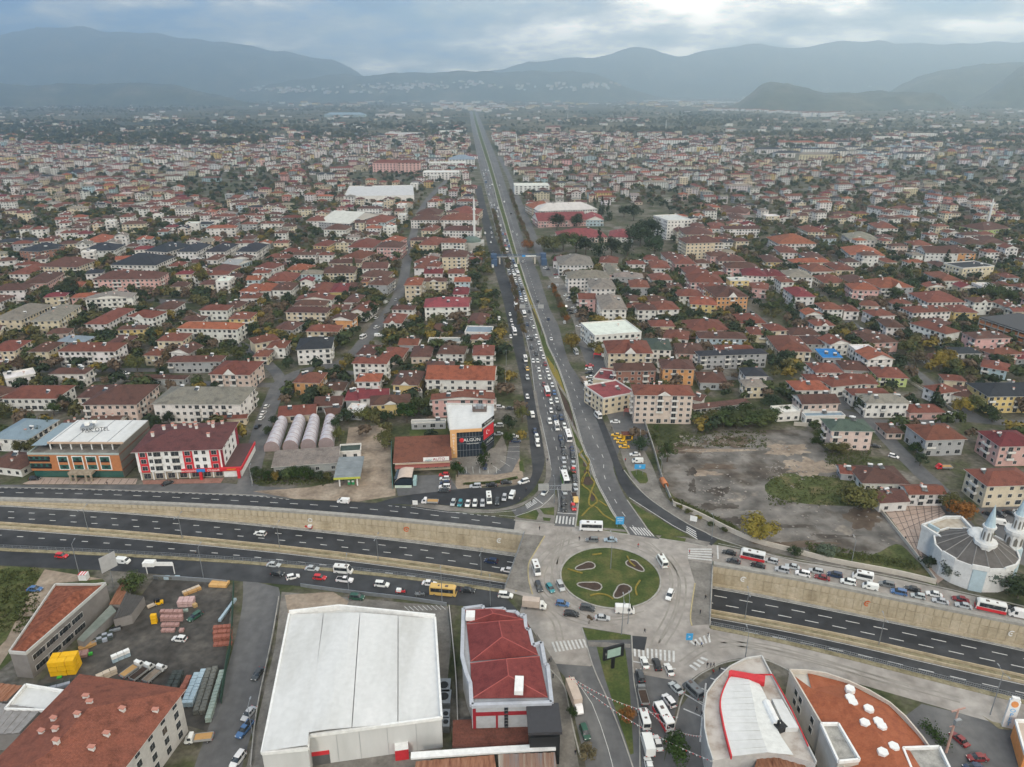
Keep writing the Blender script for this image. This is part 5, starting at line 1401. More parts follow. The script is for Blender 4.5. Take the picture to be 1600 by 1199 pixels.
for p in ((1328, 1078), (1328, 1092), (1332, 1099), (1357, 1109), (1351, 1131), (1372, 1129), (1377, 1136), (1396, 1168), (1379, 1177)): add('rooflight', rlm, root, tuple(G(*p, h_ + 1.2) - O - Vector((0, 0, .5))), .4)
for u, z in ((.28, 5.6), (.28, 2.8), (.42, 5.6), (.42, 2.8), (.78, 5.6), (.78, 2.8)):
    a, b = Vector((*qq[12], 0)), Vector((*qq[0], 0)); d = a - b; p = b + d * u; add('window', win_mesh(1.3, 1.5), root, (p.x - .05, p.y, z), atan2(-d.y, -d.x) + pi if False else atan2(d.y, d.x))
def boxroof(c4, h, lab, nm, wallm, topm):
    q = [G(*p, h) for p in c4]; O = sum(q, Vector()) / len(q); O.z = 0; qq = [(p.x - O.x, p.y - O.y) for p in q]
    root = empty(nm, O, 0, lab, nm.replace('_', ' ')); m = MB(); m.prism(qq, 0, h - .5, 0, 1); add('wall', m.mesh('wall', [wallm, topm]), root)
    m = MB()
    for i in range(len(qq)): ribbon(m, [Vector((*qq[i], 0)), Vector((*qq[(i + 1) % len(qq)], 0))], .45, h - .5, h + .25)
    add('parapet', m.mesh('parapet', M_TWHITE), root); take(O.x, O.y, 5); return root
boxroof([(1283, 1131), (1310, 1131), (1343, 1187), (1310, 1190)], 10.5, 'cream stair tower with grey flat top at the left of the orange roof', 'stair_tower', MATS['cream_stained'], M_CONC)
boxroof([(1411, 1169), (1468, 1167), (1498, 1230), (1440, 1240)], 10, 'white-rimmed flat grey roof box at the lower right of the orange roof', 'roof_annex', M_TWHITE, M_CONC)
# --- lower left buildings
h_ = 8.5
q = [G(*p, h_) for p in ((40, 1019), (14, 1017), (86, 912), (149, 912), (165, 910))]; O = sum(q, Vector()) / 5; O.z = 0; qq = [(p.x - O.x, p.y - O.y) for p in q]
root = empty('workshop', O, 0, 'long grey two-storey workshop with mottled brown-red tiles beside the sandy strip', 'workshop'); LM.append((95, 975, 'the grey workshop'))
for k in range(5): p = q[0].lerp((q[3] + q[2]) / 2, k / 4); take(p.x, p.y, 7)
m = MB(); m.prism(qq, 0, h_ - .8, 0); add('wall', m.mesh('wall', surf('grey_brown_render', [(.19, .175, .165), (.25, .235, .225)], .3, .9)), root)
m = MB()
for i in range(5): ribbon(m, [Vector((*qq[i], 0)), Vector((*qq[(i + 1) % 5], 0))], .3, h_ - .9, h_)
add('parapet', m.mesh('parapet', MATS['grey_coping']), root)
rg = [G(30, 1010, h_ + .3) - O, G(115, 925, h_ + 1.6) - O]
m = MB(); v = [Vector((*p, h_ - .7)) for p in qq]
m.quad(v[0], v[4], rg[1], rg[0]); m.quad(v[2], v[1], rg[0], rg[1]); m.poly((v[4], v[3], v[2], rg[1])); m.poly((v[1], v[0], rg[0]))
add('roof', m.mesh('roof', surf('mottled_tiles', [(.10, .030, .018), (.19, .062, .035), (.27, .10, .06)], 1.1, .9, det=8, scale2=.3, amt=.2, bump=.6)), root)
a, b = Vector((*qq[0], 0)), Vector((*qq[4], 0)); d = b - a; ang = atan2(d.y, d.x)
for k in range(4):
    for z in (1.2, 4.6):
        for du, wd in ((-.045, 2.0), (0, .8), (.042, 1.8)): p = a + d * (.12 + .155 * k + du * .8); add('window', win_mesh(wd, 1.5), root, (p.x, p.y, z), ang)
h_ = 12
q = [G(*p, h_) for p in ((125, 1059), (281, 1081), (228, 1262), (-78, 1262))]
u = (q[1] - q[0]); W_ = u.length; u.normalize(); n_ = Vector((u.y, -u.x, 0)); D_ = 36
cc_ = q[0] + u * W_ / 2 + n_ * D_ / 2
root = empty('courthouse' if False else 'office_block', (cc_.x, cc_.y, 0), atan2(u.y, u.x), 'large white block with a broad rust-red hipped roof and small red-capped vents', 'office block'); LM.append((150, 1130, 'the large rust-roofed block'))
for k in (-10, 0, 10):
    for j in (-10, 0, 10): take(cc_.x + k, cc_.y + j, 9)
m = MB(); m.box(-W_ / 2, W_ / 2, -D_ / 2, D_ / 2, 0, h_); add('wall', m.mesh('wall', M_WALL), root, color=(.50, .48, .45))
m = MB(); roof_mesh(m, W_, D_, h_, 'h', 1.0, 5.0); ro = add('roof', m.mesh('roof', [M_TILE, M_BALC]), root, color=(.20, .072, .048))
for p in ((136, 1095), (143, 1108), (192, 1112), (241, 1102), (125, 1131), (89, 1148), (167, 1149), (65, 1144), (84, 1124), (144, 1172), (93, 1175)):
    g = G(*p, h_ + 2.6); l_ = Matrix.Rotation(-atan2(u.y, u.x), 4, 'Z') @ (g - cc_); o = add('chimney', CHIM, ro, (l_.x, l_.y, h_ + 5 * max(.1, 1 - max(abs(l_.x) / (W_ / 2), (abs(l_.y) - (D_ - W_) / 2) / (W_ / 2))) ), random.uniform(-.2, .2)); o.scale = (1.6, 1.2, .9)
for k in range(8):
    for f in range(4): add('window', win_mesh(1.5, 1.7), root, (W_ / 2, -D_ / 2 + 2.5 + k * 4.4, 1 + f * 2.9), pi / 2)
boxroof([(8, 1108), (40, 1070), (100, 1080), (72, 1110)], 5, 'flat white-roofed shed left of the rust-roofed block', 'flat_shed', MATS['pale_render'], M_WHITE)
def shed(c4, h, lab, mat, nm='lean_to_shed'):
    q = [G(*p, h) for p in c4]; O = sum(q, Vector()) / 4; O.z = 0; root = empty(nm, O, 0, lab, 'shed'); m = MB(); m.prism([(p.x - O.x, p.y - O.y) for p in q], 0, h - .2, 0)
    add('wall', m.mesh('wall', MATS['grey_brown_render']), root); m = MB(); k = 14
    for i in range(k):
        a, b, c, d = [q[0].lerp(q[1], i / k), q[0].lerp(q[1], (i + 1) / k), q[3].lerp(q[2], (i + 1) / k), q[3].lerp(q[2], i / k)]; z = .12 * (i % 2)
        m.quad(*[v - O + Vector((0, 0, z)) for v in (a, b, c, d)]); m.quad(b - O + Vector((0, 0, z)), b - O + Vector((0, 0, .12 - z)), c - O + Vector((0, 0, .12 - z)), c - O + Vector((0, 0, z)))
    add('corrugated_roof', m.mesh('corrugated_roof', mat), root); take(O.x, O.y, 5)
M_RUST = surf('rusty_sheet', [(.14, .055, .035), (.26, .12, .07), (.32, .17, .11)], .6, .85, stretch=(3, .4, 1))
shed([(-60, 1097), (10, 1096), (35, 1072), (-30, 1064)], 4.5, 'rust-brown corrugated shed at the left edge', M_RUST)
shed([(-60, 1150), (30, 1146), (65, 1108), (-20, 1096)], 4.8, 'grey ribbed shed roof below the rust-brown shed at the left edge', surf('ribbed_grey', [(.20, .19, .185), (.30, .29, .285)], .6, .8))
shed([(177, 968), (205, 960), (225, 932), (196, 928)], 3.2, 'low dark flat shed in the storage yard', flat('bitumen', (.075, .072, .070), .9))
shed([(120, 1000), (130, 1003), (182, 955), (173, 945)], 2.8, 'narrow grey-green lean-to along the grey workshop', surf('pale_sheet', [(.16, .19, .17), (.24, .27, .25)], .5, .8))
shed([(170, 945), (188, 945), (206, 905), (192, 905)], 3, 'striped grey and rust lean-to beside the billboard post', M_RUST)
shed([(642, 1183), (700, 1178), (700, 1172), (642, 1176)], 5, 'white tiled eave strip in front of the shopping centre', M_WHITE, 'low_shed') if False else None
shed([(642, 1240), (780, 1230), (772, 1180), (650, 1190)], 5, 'rust-red sheet roof at the bottom edge below the warehouse', M_RUST)
shed([(782, 1240), (874, 1230), (867, 1176), (778, 1179)], 5, 'blue-grey and rust sheet roof with red edge at the bottom', surf('mixed_sheet', [(.20, .24, .27), (.24, .14, .10), (.36, .33, .28)], .18, .8, stretch=(2.5, .1, 1)))
shed([(1165, 1240), (1290, 1240), (1245, 1180), (1185, 1180)], 6, 'brown-red roof just below the curved white supermarket', M_RUST)
m = MB(); ribbon(m, [G(642, 1180, 5.3), G(778, 1171, 5.3), G(868, 1166, 5.3)], 1.6, -.5, 0); o = add('tiled_parapet', m.mesh('tiled_parapet', M_TWHITE)); tag(o, 'white tiled parapet strip at the bottom edge below the shopping centre', 'parapet')
# terrace block between mall and bottom
house(*corner((712, 1165), (828, 1160), (826, 1128), 3), 3, 'r', 's', 's', 1, 'low brown-red roof along the front of the shopping centre', 'low_building', cat='building', extras=False, wins=False)
# --- mosque with two turrets
M_MW = flat('mosque_white', (.64, .64, .62), .8); M_MB = flat('mosque_blue', (.40, .50, .54), .8); M_MD = surf('mosque_dome_lead', [(.085, .078, .072), (.13, .12, .112)], .5, .8)
c_ = G(1524, 858, 8); R_ = 11.6
root = empty('mosque', (c_.x, c_.y, 0), 0, 'white and pale blue mosque with a broad dark faceted dome and two turrets', 'mosque'); take(c_.x, c_.y, 20); take(c_.x - 14, c_.y + 10, 12); LM.append((1510, 860, 'the two-turret mosque'))
n = 16; ring = [(R_ * cos(2 * pi * k / n + .2), R_ * .95 * sin(2 * pi * k / n + .2)) for k in range(n)]
m = MB(); m.prism(ring, 0, 7.6, 0); add('drum', m.mesh('drum', M_MW), root)
for k in (10, 13, 15): m = MB(); a, b = Vector((*ring[k], 0)), Vector((*ring[(k + 1) % n], 0)); ribbon(m, [a.lerp(b, .1), a.lerp(b, .9)], .5, 0, 7.3, 0, -.1); add('blue_bay', m.mesh('blue_bay', M_MB), root)
m = MB()
for k in range(n):
    a, b = ring[k], ring[(k + 1) % n]; m.quad((a[0] * 1.0, a[1], 8.2), (b[0], b[1], 8.2), (b[0] * .22, b[1] * .22, 13.5), (a[0] * .22, a[1] * .22, 13.5))
add('dome', m.mesh('dome', M_MD), root)
for k in range(n): a = ring[k]; m = MB(); m.tube((a[0], a[1], 8.25), (a[0] * .22, a[1] * .22, 13.55), .16, 4); add('dome_rib', m.mesh('dome_rib', flat('lead_rib', (.22, .21, .20))), root)
m = MB(); m.dome(0, 0, 13.2, 3.4, 1.9, 10, 4); add('lantern_dome', m.mesh('lantern_dome', M_MW), root)
for k in range(n):
    a, b = ring[k], ring[(k + 1) % n]; m = MB(); ribbon(m, [Vector((*a, 0)), Vector((*b, 0))], .5, 7.4, 8.5 if k % 2 else 8.9); add('parapet', m.mesh('parapet', M_MW), root)
q = [G(*p, 9) - Vector((c_.x, c_.y, 0)) for p in ((1441, 821), (1462, 834), (1476, 843), (1500, 865), (1530, 838), (1502, 808), (1477, 808))]
m = MB(); m.prism([(p.x, p.y) for p in q], 0, 8.4, 0, 1); wing = add('prayer_wing', m.mesh('prayer_wing', [M_MW, surf('stained_flat_roof', [(.30, .25, .19), (.48, .43, .36)], .4, .9)]), root)
m = MB()
for i in range(len(q)): ribbon(m, [Vector((q[i].x, q[i].y, 0)), Vector((q[(i + 1) % len(q)].x, q[(i + 1) % len(q)].y, 0))], .7, 8.3, 9.3)
add('wing_parapet', m.mesh('wing_parapet', M_MW), wing)
def screen(p0, p1, z, rows, cols, base):
    a, b = G(*p0) - Vector((c_.x, c_.y, 0)), G(*p1) - Vector((c_.x, c_.y, 0)); d = b - a; ang = atan2(d.y, d.x); o = add('blue_bay', None, root, tuple(a), ang); m = MB(); m.box(0, d.length, -.4, .3, 0, z); add('bay_wall', m.mesh('bay_wall', M_MB), o)
    s_ = MB(); s_.box(-.28, .28, -.12, .02, 0, .6)
    sm = s_.mesh('screen_opening', M_BLK)
    for i in range(rows):
        for j in range(cols): add('screen_opening', sm, o, (d.length * (.22 + .14 * j) , -.42, 1.2 + .82 * i))
screen((1442, 857), (1458, 866), 9.6, 8, 4, 0); screen((1484, 890), (1502, 902), 9.4, 8, 4, 0)
def turret(px, py, lab):
    g = G(px, py) - Vector((c_.x, c_.y, 0)); o = add('turret', None, root, tuple(g))
    m = MB(); m.cyl(0, 0, 0, 7.5, 3.2, 3.0, 8, 1); m.cyl(0, 0, 7.5, 12.5, 2.5, 2.4, 8, 0); m.cyl(0, 0, 12.5, 13.6, 3.2, 3.2, 10, 0); m.cyl(0, 0, 13.6, 18.2, 1.5, 1.4, 8, 0); m.cyl(0, 0, 18.2, 18.8, 1.9, 1.9, 10, 0)
    add('shaft', m.mesh('shaft', [M_MW, M_MB]), o); m = MB(); m.cyl(0, 0, 18.8, 26, 1.5, .05, 10); add('spire', m.mesh('spire', M_MB), o)
    for k in range(8):
        a = 2 * pi * (k + .5) / 8; m = MB(); m.poly(((-.5, 0, 0), (.5, 0, 0), (.5, 0, 2), (0, 0, 2.9), (-.5, 0, 2))); add('arched_window', m.mesh('arched_window', MATS['dark_stone']), o, (2.42 * cos(a), 2.42 * sin(a), 8.6), a + pi / 2)
        m = MB(); m.poly(((-.25, 0, 0), (.25, 0, 0), (.25, 0, 2.4), (0, 0, 3), (-.25, 0, 2.4))); add('arched_window', m.mesh('arched_window', MATS['dark_stone']), o, (1.45 * cos(a), 1.45 * sin(a), 14.2), a + pi / 2)
turret(1524, 903, ''); turret(1572, 884, '')
# --- mosque with green dome and tall minaret
c_ = G(738, 392)
root = empty('mosque', (c_.x, c_.y, 0), 0, 'grey mosque with green dome and one tall white minaret left of the main road', 'mosque'); take(c_.x, c_.y, 14); LM.append((738, 380, 'the green-domed mosque'))
m = MB(); m.box(-11, 11, -8, 8, 0, 9); add('wall', m.mesh('wall', flat('mosque_grey', (.38, .37, .34))), root)
m = MB(); m.dome(0, 0, 9, 8.5, 4.5, 14, 5); add('dome', m.mesh('dome', flat('dome_green', (.10, .14, .12))), root); m = MB(); m.dome(-3, 9, 9, 4, 3, 12, 4); add('small_dome', m.mesh('small_dome', MATS['dome_green']), root)
g = G(741.5, 376) - c_
m = MB(); m.cyl(0, 0, 0, 9, 1.8, 1.6); m.cyl(0, 0, 9, 30, 1.2, 1.1); m.cyl(0, 0, 30, 31.2, 1.9, 1.9); m.cyl(0, 0, 31.2, 37, .95, .9); m.cyl(0, 0, 37, 44, 1.0, .05); add('minaret', m.mesh('minaret', M_MW), root, tuple(g))
def minaret(px, py, h, lab):
    m = MB(); m.cyl(0, 0, 0, h * .7, 1.2, 1.0); m.cyl(0, 0, h * .7, h * .74, 1.7, 1.7); m.cyl(0, 0, h * .74, h * .86, .85, .8); m.cyl(0, 0, h * .86, h, .9, .05); o = add('minaret', m.mesh('minaret', M_MW), None, G(px, py)); tag(o, lab, 'minaret', 'slender white minarets over the rooftops')
minaret(1543, 352, 30, 'slender white minaret beside the lime green building at the far right'); minaret(577, 248, 34, 'slender white minaret left of the main road in the far town'); minaret(807, 232, 36, 'slender white minaret just right of the main road in the far town'); minaret(1040, 205, 40, 'slender white minaret in the far town behind the woods, right of centre'); minaret(887, 190, 40, 'pinkish slim minaret in the far haze right of the road'); 
# --- large roofs of the middle distance
def bigbox(c3, h, rc, wc, kind, lab, nm, cat): return house(*corner(*c3, h), h, rc, wc, kind, 0, lab, nm, cat=cat, extras=False, wins=wc != 'w')
bigbox(((537, 308), (647, 306), (650, 290)), 9, 'w', 'w', 'f', 'very long white-roofed supermarket hall with a red stripe, mid-left', 'supermarket_hall', 'hall')
m = MB(); m.box(-39, 39, -.4, 0, 3, 5.5); g = G(592, 311.5); o = add('red_stripe', m.mesh('red_stripe', M_RED), None, (g.x, g.y - 1, 0)); tag(o, 'long red fascia along the front of the white supermarket hall', 'fascia')
bigbox(((498, 347), (546, 350), (558, 333)), 8, 'w', 's', 'g', 'white tent-like market roof left of centre', 'market_hall', 'market hall'); LM.append((530, 345, 'the white market tent')); LM.append((592, 305, 'the long white supermarket hall'))
LM += [(195, 445, 'the long pink school'), (812, 396, 'the pedestrian bridge'), (900, 350, 'the crimson-roofed school'), (1070, 350, 'the tall white hall'), (1090, 385, 'the cream town hall'), (660, 465, 'the tall cream tower block'), (500, 545, 'the dark-roofed striped block'),
       (690, 480, 'the crimson-roofed white block'), (1060, 640, 'the five-storey beige block'), (950, 500, 'the grey-roofed terrace'), (1300, 555, 'the blue tarpaulin roof'), (1480, 370, 'the lime green building'), (1430, 420, 'the long dark-roofed block'), (1160, 700, 'the bare lot'), (700, 720, 'the office car park'),
       (230, 480, 'the twin grey-roofed blocks'), (400, 430, 'the row of slate-roofed blocks'), (1460, 620, 'the road junction on the right'), (1150, 565, 'the long slate-roofed grey block'), (40, 560, 'the left edge of the view'), (1570, 500, 'the right edge of the view'), (800, 300, 'the main road'), (300, 330, 'the far left quarter'), (1250, 330, 'the far right quarter'), (1180, 400, 'the pink terrace')]
# --- unfinished building with orange brick frames
q = [G(*p, 9) for p in ((1330, 770), (1640, 870))] if False else None
cx, cy, yaw, W_, D_ = corner((1530, 497), (1650, 536), (1625, 500), 9)
root = empty('unfinished_building', (cx, cy, 0), yaw, 'long unfinished concrete building with orange brick infill at the right edge', 'building site'); take(cx, cy, 14)
m = MB(); m.box(-W_ / 2, W_ / 2, -D_ / 2, D_ / 2, 9, 9.6, 1, bottom=True)
for f in range(3):
    m.box(-W_ / 2, W_ / 2, -D_ / 2 - .4, D_ / 2, f * 3 + 2.7, f * 3 + 3, 0); m.box(-W_ / 2, W_ / 2, -D_ / 2 + .4, D_ / 2 - .4, f * 3, f * 3 + 1.6, 2)
add('floor_slab', m.mesh('floor_slab', [M_CONC, flat('slate_dark', (.03, .033, .04)), flat('orange_brick', (.42, .16, .07))]), root)
for k in range(12):
    for f in range(3): m = MB(); m.box(-.2, .2, -.2, .2, 0, 2.7); add('column', m.mesh('column', M_CONC), root, (-W_ / 2 + .5 + k * (W_ - 1) / 11, -D_ / 2, f * 3))
# ================================================================== hand-placed houses
for a, b, c, h, rc, wc, kd in parse_houses():
    cx, cy, yaw, w_, d = corner(a, b, c, h)
    d = min(d, w_ * 3, 34)
    near = 1 if proj(cx, cy)[1] > 600 else 0
    house(cx, cy, yaw, w_ - .8, d - .8, h, rc, wc, kd, near, wins=True)
# ================================================================== filler houses of the town
def blocked(x, y):
    return any(inpoly(x, y, p) for p in NOBUILD)
GREEN = [P('-100,188 430,192 430,226 200,232 -100,215'), P('430,190 725,196 722,214 430,222'), P('870,176 1200,180 1330,205 1600,205 1600,236 1330,222 1100,215 880,200'), P('1380,250 1600,245 1700,330 1560,325 1480,300 1390,282'), P('1160,222 1300,222 1320,252 1180,258'),
         P('-100,120 1700,120 1700,172 760,172 -100,180'), P('250,285 420,265 440,300 330,320'), P('560,272 650,262 700,285 640,292 560,290'), P('1000,330 1045,300 1110,320 1060,345')]
def green(px, py): return any(inpoly(px, py, g) for g in GREEN)
rnd = random.Random(11)
CAND = []
def roadx(Y):   # main road centre at distance Y
    return interp([180, 250, 330, 420, 560, 800, 1200, 2000, 4000, 9000], RX, Y)
RX = []
for Y in (180, 250, 330, 420, 560, 800, 1200, 2000, 4000, 9000):
    best = None
    for py in range(160, 1100, 2):
        p = G(0, py)
        if best is None or abs(p.y - Y) < abs(best[0] - Y): best = (p.y, py)
    py = best[1]
    if Y > 3500: px = 735 + (py - 160) * .3
    else: px = interp([160, 200, 230, 262, 290, 345, 426, 489, 569, 600, 680, 830], [734, 747, 756, 766, 774, 789, 814, 835, 862, 874, 897, 930], py)
    RX.append(G(px, py).x)
def zone_yaw(x, y):
    t = mnoise.noise(Vector((x / 500 + 3, y / 500, .5)))
    return .05 + t * .5 if abs(x) > 260 else .05 + t * .15
for row in range(0, 84):
    base = 250 + row * (23.0 + row * .06)
    for c in range(-100, 101):
        s_ = base + (rnd.uniform(-4, 4)); t_ = c * 18.5 + rnd.uniform(-4, 4)
        if row % 3 == 2 and rnd.random() < .62: continue       # lanes
        if (c + row // 5) % 8 == 0 and rnd.random() < .7: continue
        x = roadx(s_) + t_ + s_ * 0.0; y = s_
        wob = 26 * mnoise.noise(Vector((x / 220, y / 220, 4.2))); x += wob; y += 20 * mnoise.noise(Vector((x / 260 + 9, y / 260, 1)))
        q = proj(x, y)
        if not (-80 < q[0] < 1680) or q[1] > 655 or q[1] < 171: continue
        if abs(x - roadx(y)) < 36: continue
        if blocked(x, y): continue
        if green(*q[:2]) and rnd.random() < .80: continue
        if rnd.random() < .10: continue
        w_ = rnd.uniform(8.5, 16); d = rnd.uniform(8, 12)
        if rnd.random() < .16: w_ *= rnd.uniform(1.5, 2.4)
        if mnoise.noise(Vector((x / 75, y / 75, 12))) > .20 + .1 * (x < 0): continue
        h = rnd.choice((3.4, 6.3, 6.3, 6.3, 8.8, 9.0, 9.2, 11.8 if q[1] < 430 else 6.3))
        if q[1] > 560: h = min(h, 6.3)
        if rnd.random() < .22: w_, d = d, w_
        if not free(x, y, min(w_, d) / 2 + max(w_, d) * .12): continue
        rc = rnd.choice('rrrrrrrrbbbbbbbboogggkkwm' if x < 300 else 'rrrrrrrrrbbbbbbboogkwm'); wc = rnd.choice('wwwwwwwwwwwwwwccccceeypsa')
        kd = rnd.choice('hhhhhhtgv') if rc not in 'ws' else 'f'
        CAND.append((y, x, y, zone_yaw(x, y), w_, d, h, rc, wc, kd))
        r = min(w_, d) / 2; 
        take(x, y, (w_ + d) / 4)
CAND.sort()
lane = MB()
for row in range(2, 84, 3):
    base = 250 + row * (23.0 + row * .06); cur_ = []
    for c in range(-100, 101):
        x = roadx(base) + c * 18.5; y = base; wob = 26 * mnoise.noise(Vector((x / 220, y / 220, 4.2))); x += wob; y += 20 * mnoise.noise(Vector((x / 260 + 9, y / 260, 1))); q = proj(x, y)
        ok = -90 < q[0] < 1690 and q[1] < 650 and abs(x - roadx(y)) > 30 and not blocked(x, y) and not green(*q[:2]) and free(x, y, 1.0)
        if ok: cur_.append(Vector((x, y, .02)))
        if (not ok or c == 100) and cur_:
            if len(cur_) > 2: ribbon(lane, cur_, 5.5, 0)
            cur_ = []
struct('town_lanes', lane.mesh('town_lanes', M_ASPHG))
NIND = {'house': 0, 'apartment_block': 0}
for b in BUILT: NIND[b[0].name.split('.')[0]] = NIND.get(b[0].name.split('.')[0], 0) + 1
far = MB(); FARN = 0
for c in CAND:
    _, x, y, yaw, w_, d, h, rc, wc, kd = c
    nm = 'apartment_block' if int(round(h / 3.05)) >= 3 else 'house'
    if NIND[nm] < 296 and y < 1000:
        NIND[nm] += 1
        st = random.getstate(); random.seed(int(x * 7 + y * 13)); house(x, y, yaw, w_, d, h, rc, wc, kd, 0); random.setstate(st); continue
    # past the limit: joined, but still real walls, roofs and window openings
    FARN += 1
    T = T_(x, y, 0, yaw); X, Y = w_ / 2, d / 2
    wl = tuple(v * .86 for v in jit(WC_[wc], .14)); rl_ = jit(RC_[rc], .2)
    far.box(-X, X, -Y, Y, 0, h, 1, wl, T)
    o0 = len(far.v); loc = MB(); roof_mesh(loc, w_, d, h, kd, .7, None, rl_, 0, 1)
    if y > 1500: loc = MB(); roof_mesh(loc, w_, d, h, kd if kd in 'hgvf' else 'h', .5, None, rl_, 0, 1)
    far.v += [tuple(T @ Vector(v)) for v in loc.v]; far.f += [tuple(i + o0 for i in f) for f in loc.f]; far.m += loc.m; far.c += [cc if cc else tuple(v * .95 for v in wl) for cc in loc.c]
    fl = max(1, int(round(h / 3.05)))
    for f_ in range(fl):
        z = f_ * (h / fl) + .9
        n = int(w_ / 3.6) if y < 1500 else int(w_ / 5.5)
        for k in range(n):
            u = -X + (k + .5) * w_ / n; ww = .8 if y < 1500 else 1.3
            far.quad(*[T @ Vector(v) for v in ((u - ww, -Y - .04, z), (u + ww, -Y - .04, z), (u + ww, -Y - .04, z + 1.5), (u - ww, -Y - .04, z + 1.5))], 2)
        n = int(d / 4)
        for k in range(n):
            u = -Y + (k + .5) * d / n; sx = X + .04 if x < 100 else -X - .04
            a, b = (u - .8, u + .8) if sx > 0 else (u + .8, u - .8)
            far.quad(*[T @ Vector(v) for v in ((sx, a, z), (sx, b, z), (sx, b, z + 1.4), (sx, a, z + 1.4))], 2)
# larger blocks far away
def fbox(px, py, w_, d, h, rc, wc, yaw=.05):
    p = G(px, py); T = T_(p.x, p.y, 0, yaw); wl = jit(WC_[wc], .08); rl_ = jit(RC_[rc], .12)
    far.box(-w_ / 2, w_ / 2, -d / 2, d / 2, 0, h, 1, wl, T); o0 = len(far.v); loc = MB(); roof_mesh(loc, w_, d, h, 'h' if rc not in 'ws' else 'f', .8, None, rl_, 0, 1)
    far.v += [tuple(T @ Vector(v)) for v in loc.v]; far.f += [tuple(i + o0 for i in f) for f in loc.f]; far.m += loc.m; far.c += [cc if cc else wl for cc in loc.c]
    n = max(2, int(w_ / 6))
    for f_ in range(int(h / 3)):
        for k in range(n):
            u = -w_ / 2 + (k + .5) * w_ / n; far.quad(*[T @ Vector(v) for v in ((u - 1.4, -d / 2 - .05, f_ * 3 + 1), (u + 1.4, -d / 2 - .05, f_ * 3 + 1), (u + 1.4, -d / 2 - .05, f_ * 3 + 2.5), (u - 1.4, -d / 2 - .05, f_ * 3 + 2.5))], 2)
for px, py, w_, d, h, rc, wc in ((1052, 230, 75, 16, 18, 'r', 'w'), (610, 268, 60, 25, 16, 'r', 'p'), (640, 270, 40, 25, 18, 'r', 'p'), (690, 280, 60, 30, 12, 'w', 'w'), (700, 262, 70, 30, 9, 'w', 'w'), (722, 258, 50, 40, 12, 'l', 'w'), (700, 210, 80, 50, 10, 'w', 'w'),
    (632, 212, 120, 30, 8, 'w', 'w'), (830, 302, 50, 30, 12, 'w', 'w'), (540, 183, 220, 60, 12, 'l', 'a'), (610, 182, 160, 50, 12, 'w', 'w'), (1270, 252, 70, 22, 14, 'g', 'c'), (1290, 232, 50, 20, 12, 'o', 'w'), (1258, 230, 50, 20, 12, 'o', 'w'), (1230, 230, 50, 20, 12, 'o', 'w'),
    (1385, 222, 80, 20, 14, 'w', 'w'), (1440, 218, 80, 20, 16, 'w', 'w'), (1310, 228, 60, 18, 10, 'k', 'w'), (1200, 240, 60, 20, 10, 'k', 'w'), (1230, 246, 60, 20, 10, 'k', 'w'), (865, 205, 60, 22, 14, 'r', 'e'), (960, 190, 80, 22, 10, 'r', 'w'), (985, 188, 80, 22, 10, 'r', 'w')):
    fbox(px, py, w_, d, h, rc, wc)
for i in range(24): fbox(1245 + i * 9 + rnd.uniform(-3, 3), 244 + rnd.uniform(-8, 6) , 26, 14, 12, rnd.choice('kkl'), rnd.choice('wwc'))
for i in range(18): fbox(1110 + i * 12, 172 + i * .55 + rnd.uniform(-1, 1), 55, 20, 14, rnd.choice('ror'), 'w')
for i in range(11): fbox(1258 + i * 5.5, 182 + rnd.uniform(-1.5, 1), 45, 18, 22, 'r', 'w')
for i in range(26): fbox(935 + i * 10, 156 + (i * .25) + rnd.uniform(-.8, .8), 150, 30, 12, 'w', 'w')
for i in range(70): fbox(rnd.uniform(430, 1120), rnd.uniform(157, 168), rnd.uniform(40, 110), 25, rnd.uniform(9, 20), rnd.choice('wwro'), rnd.choice('wwcy'))
for i in range(50): fbox(rnd.gauss(745, 35), rnd.uniform(160, 175), rnd.uniform(30, 80), 20, rnd.uniform(9, 22), rnd.choice('wro'), rnd.choice('wwc'))
for i in range(1500):
    px, py = rnd.uniform(-60, 1660), 152 + 80 * rnd.random() ** 1.6
    cl = mnoise.noise(Vector((px / 60, py / 9, 7.7)))
    if cl < -.05 : continue
    p = G(px, py)
    if abs(p.x - roadx(p.y)) < 45: continue
    fbox(px, py, rnd.uniform(14, 40), 14, rnd.uniform(5, 11), rnd.choice('rrobkw'), rnd.choice('wwwce'))
for i in range(60):   # towers on the slope
    px = rnd.choice((rnd.uniform(380, 480), rnd.gauss(620, 25), rnd.gauss(660, 12), rnd.gauss(735, 18), rnd.gauss(930, 18), rnd.gauss(1190, 15))); fbox(px, rnd.uniform(150, 156), rnd.uniform(35, 60), 25, rnd.uniform(18, 60), 'g', rnd.choice('wwe'))
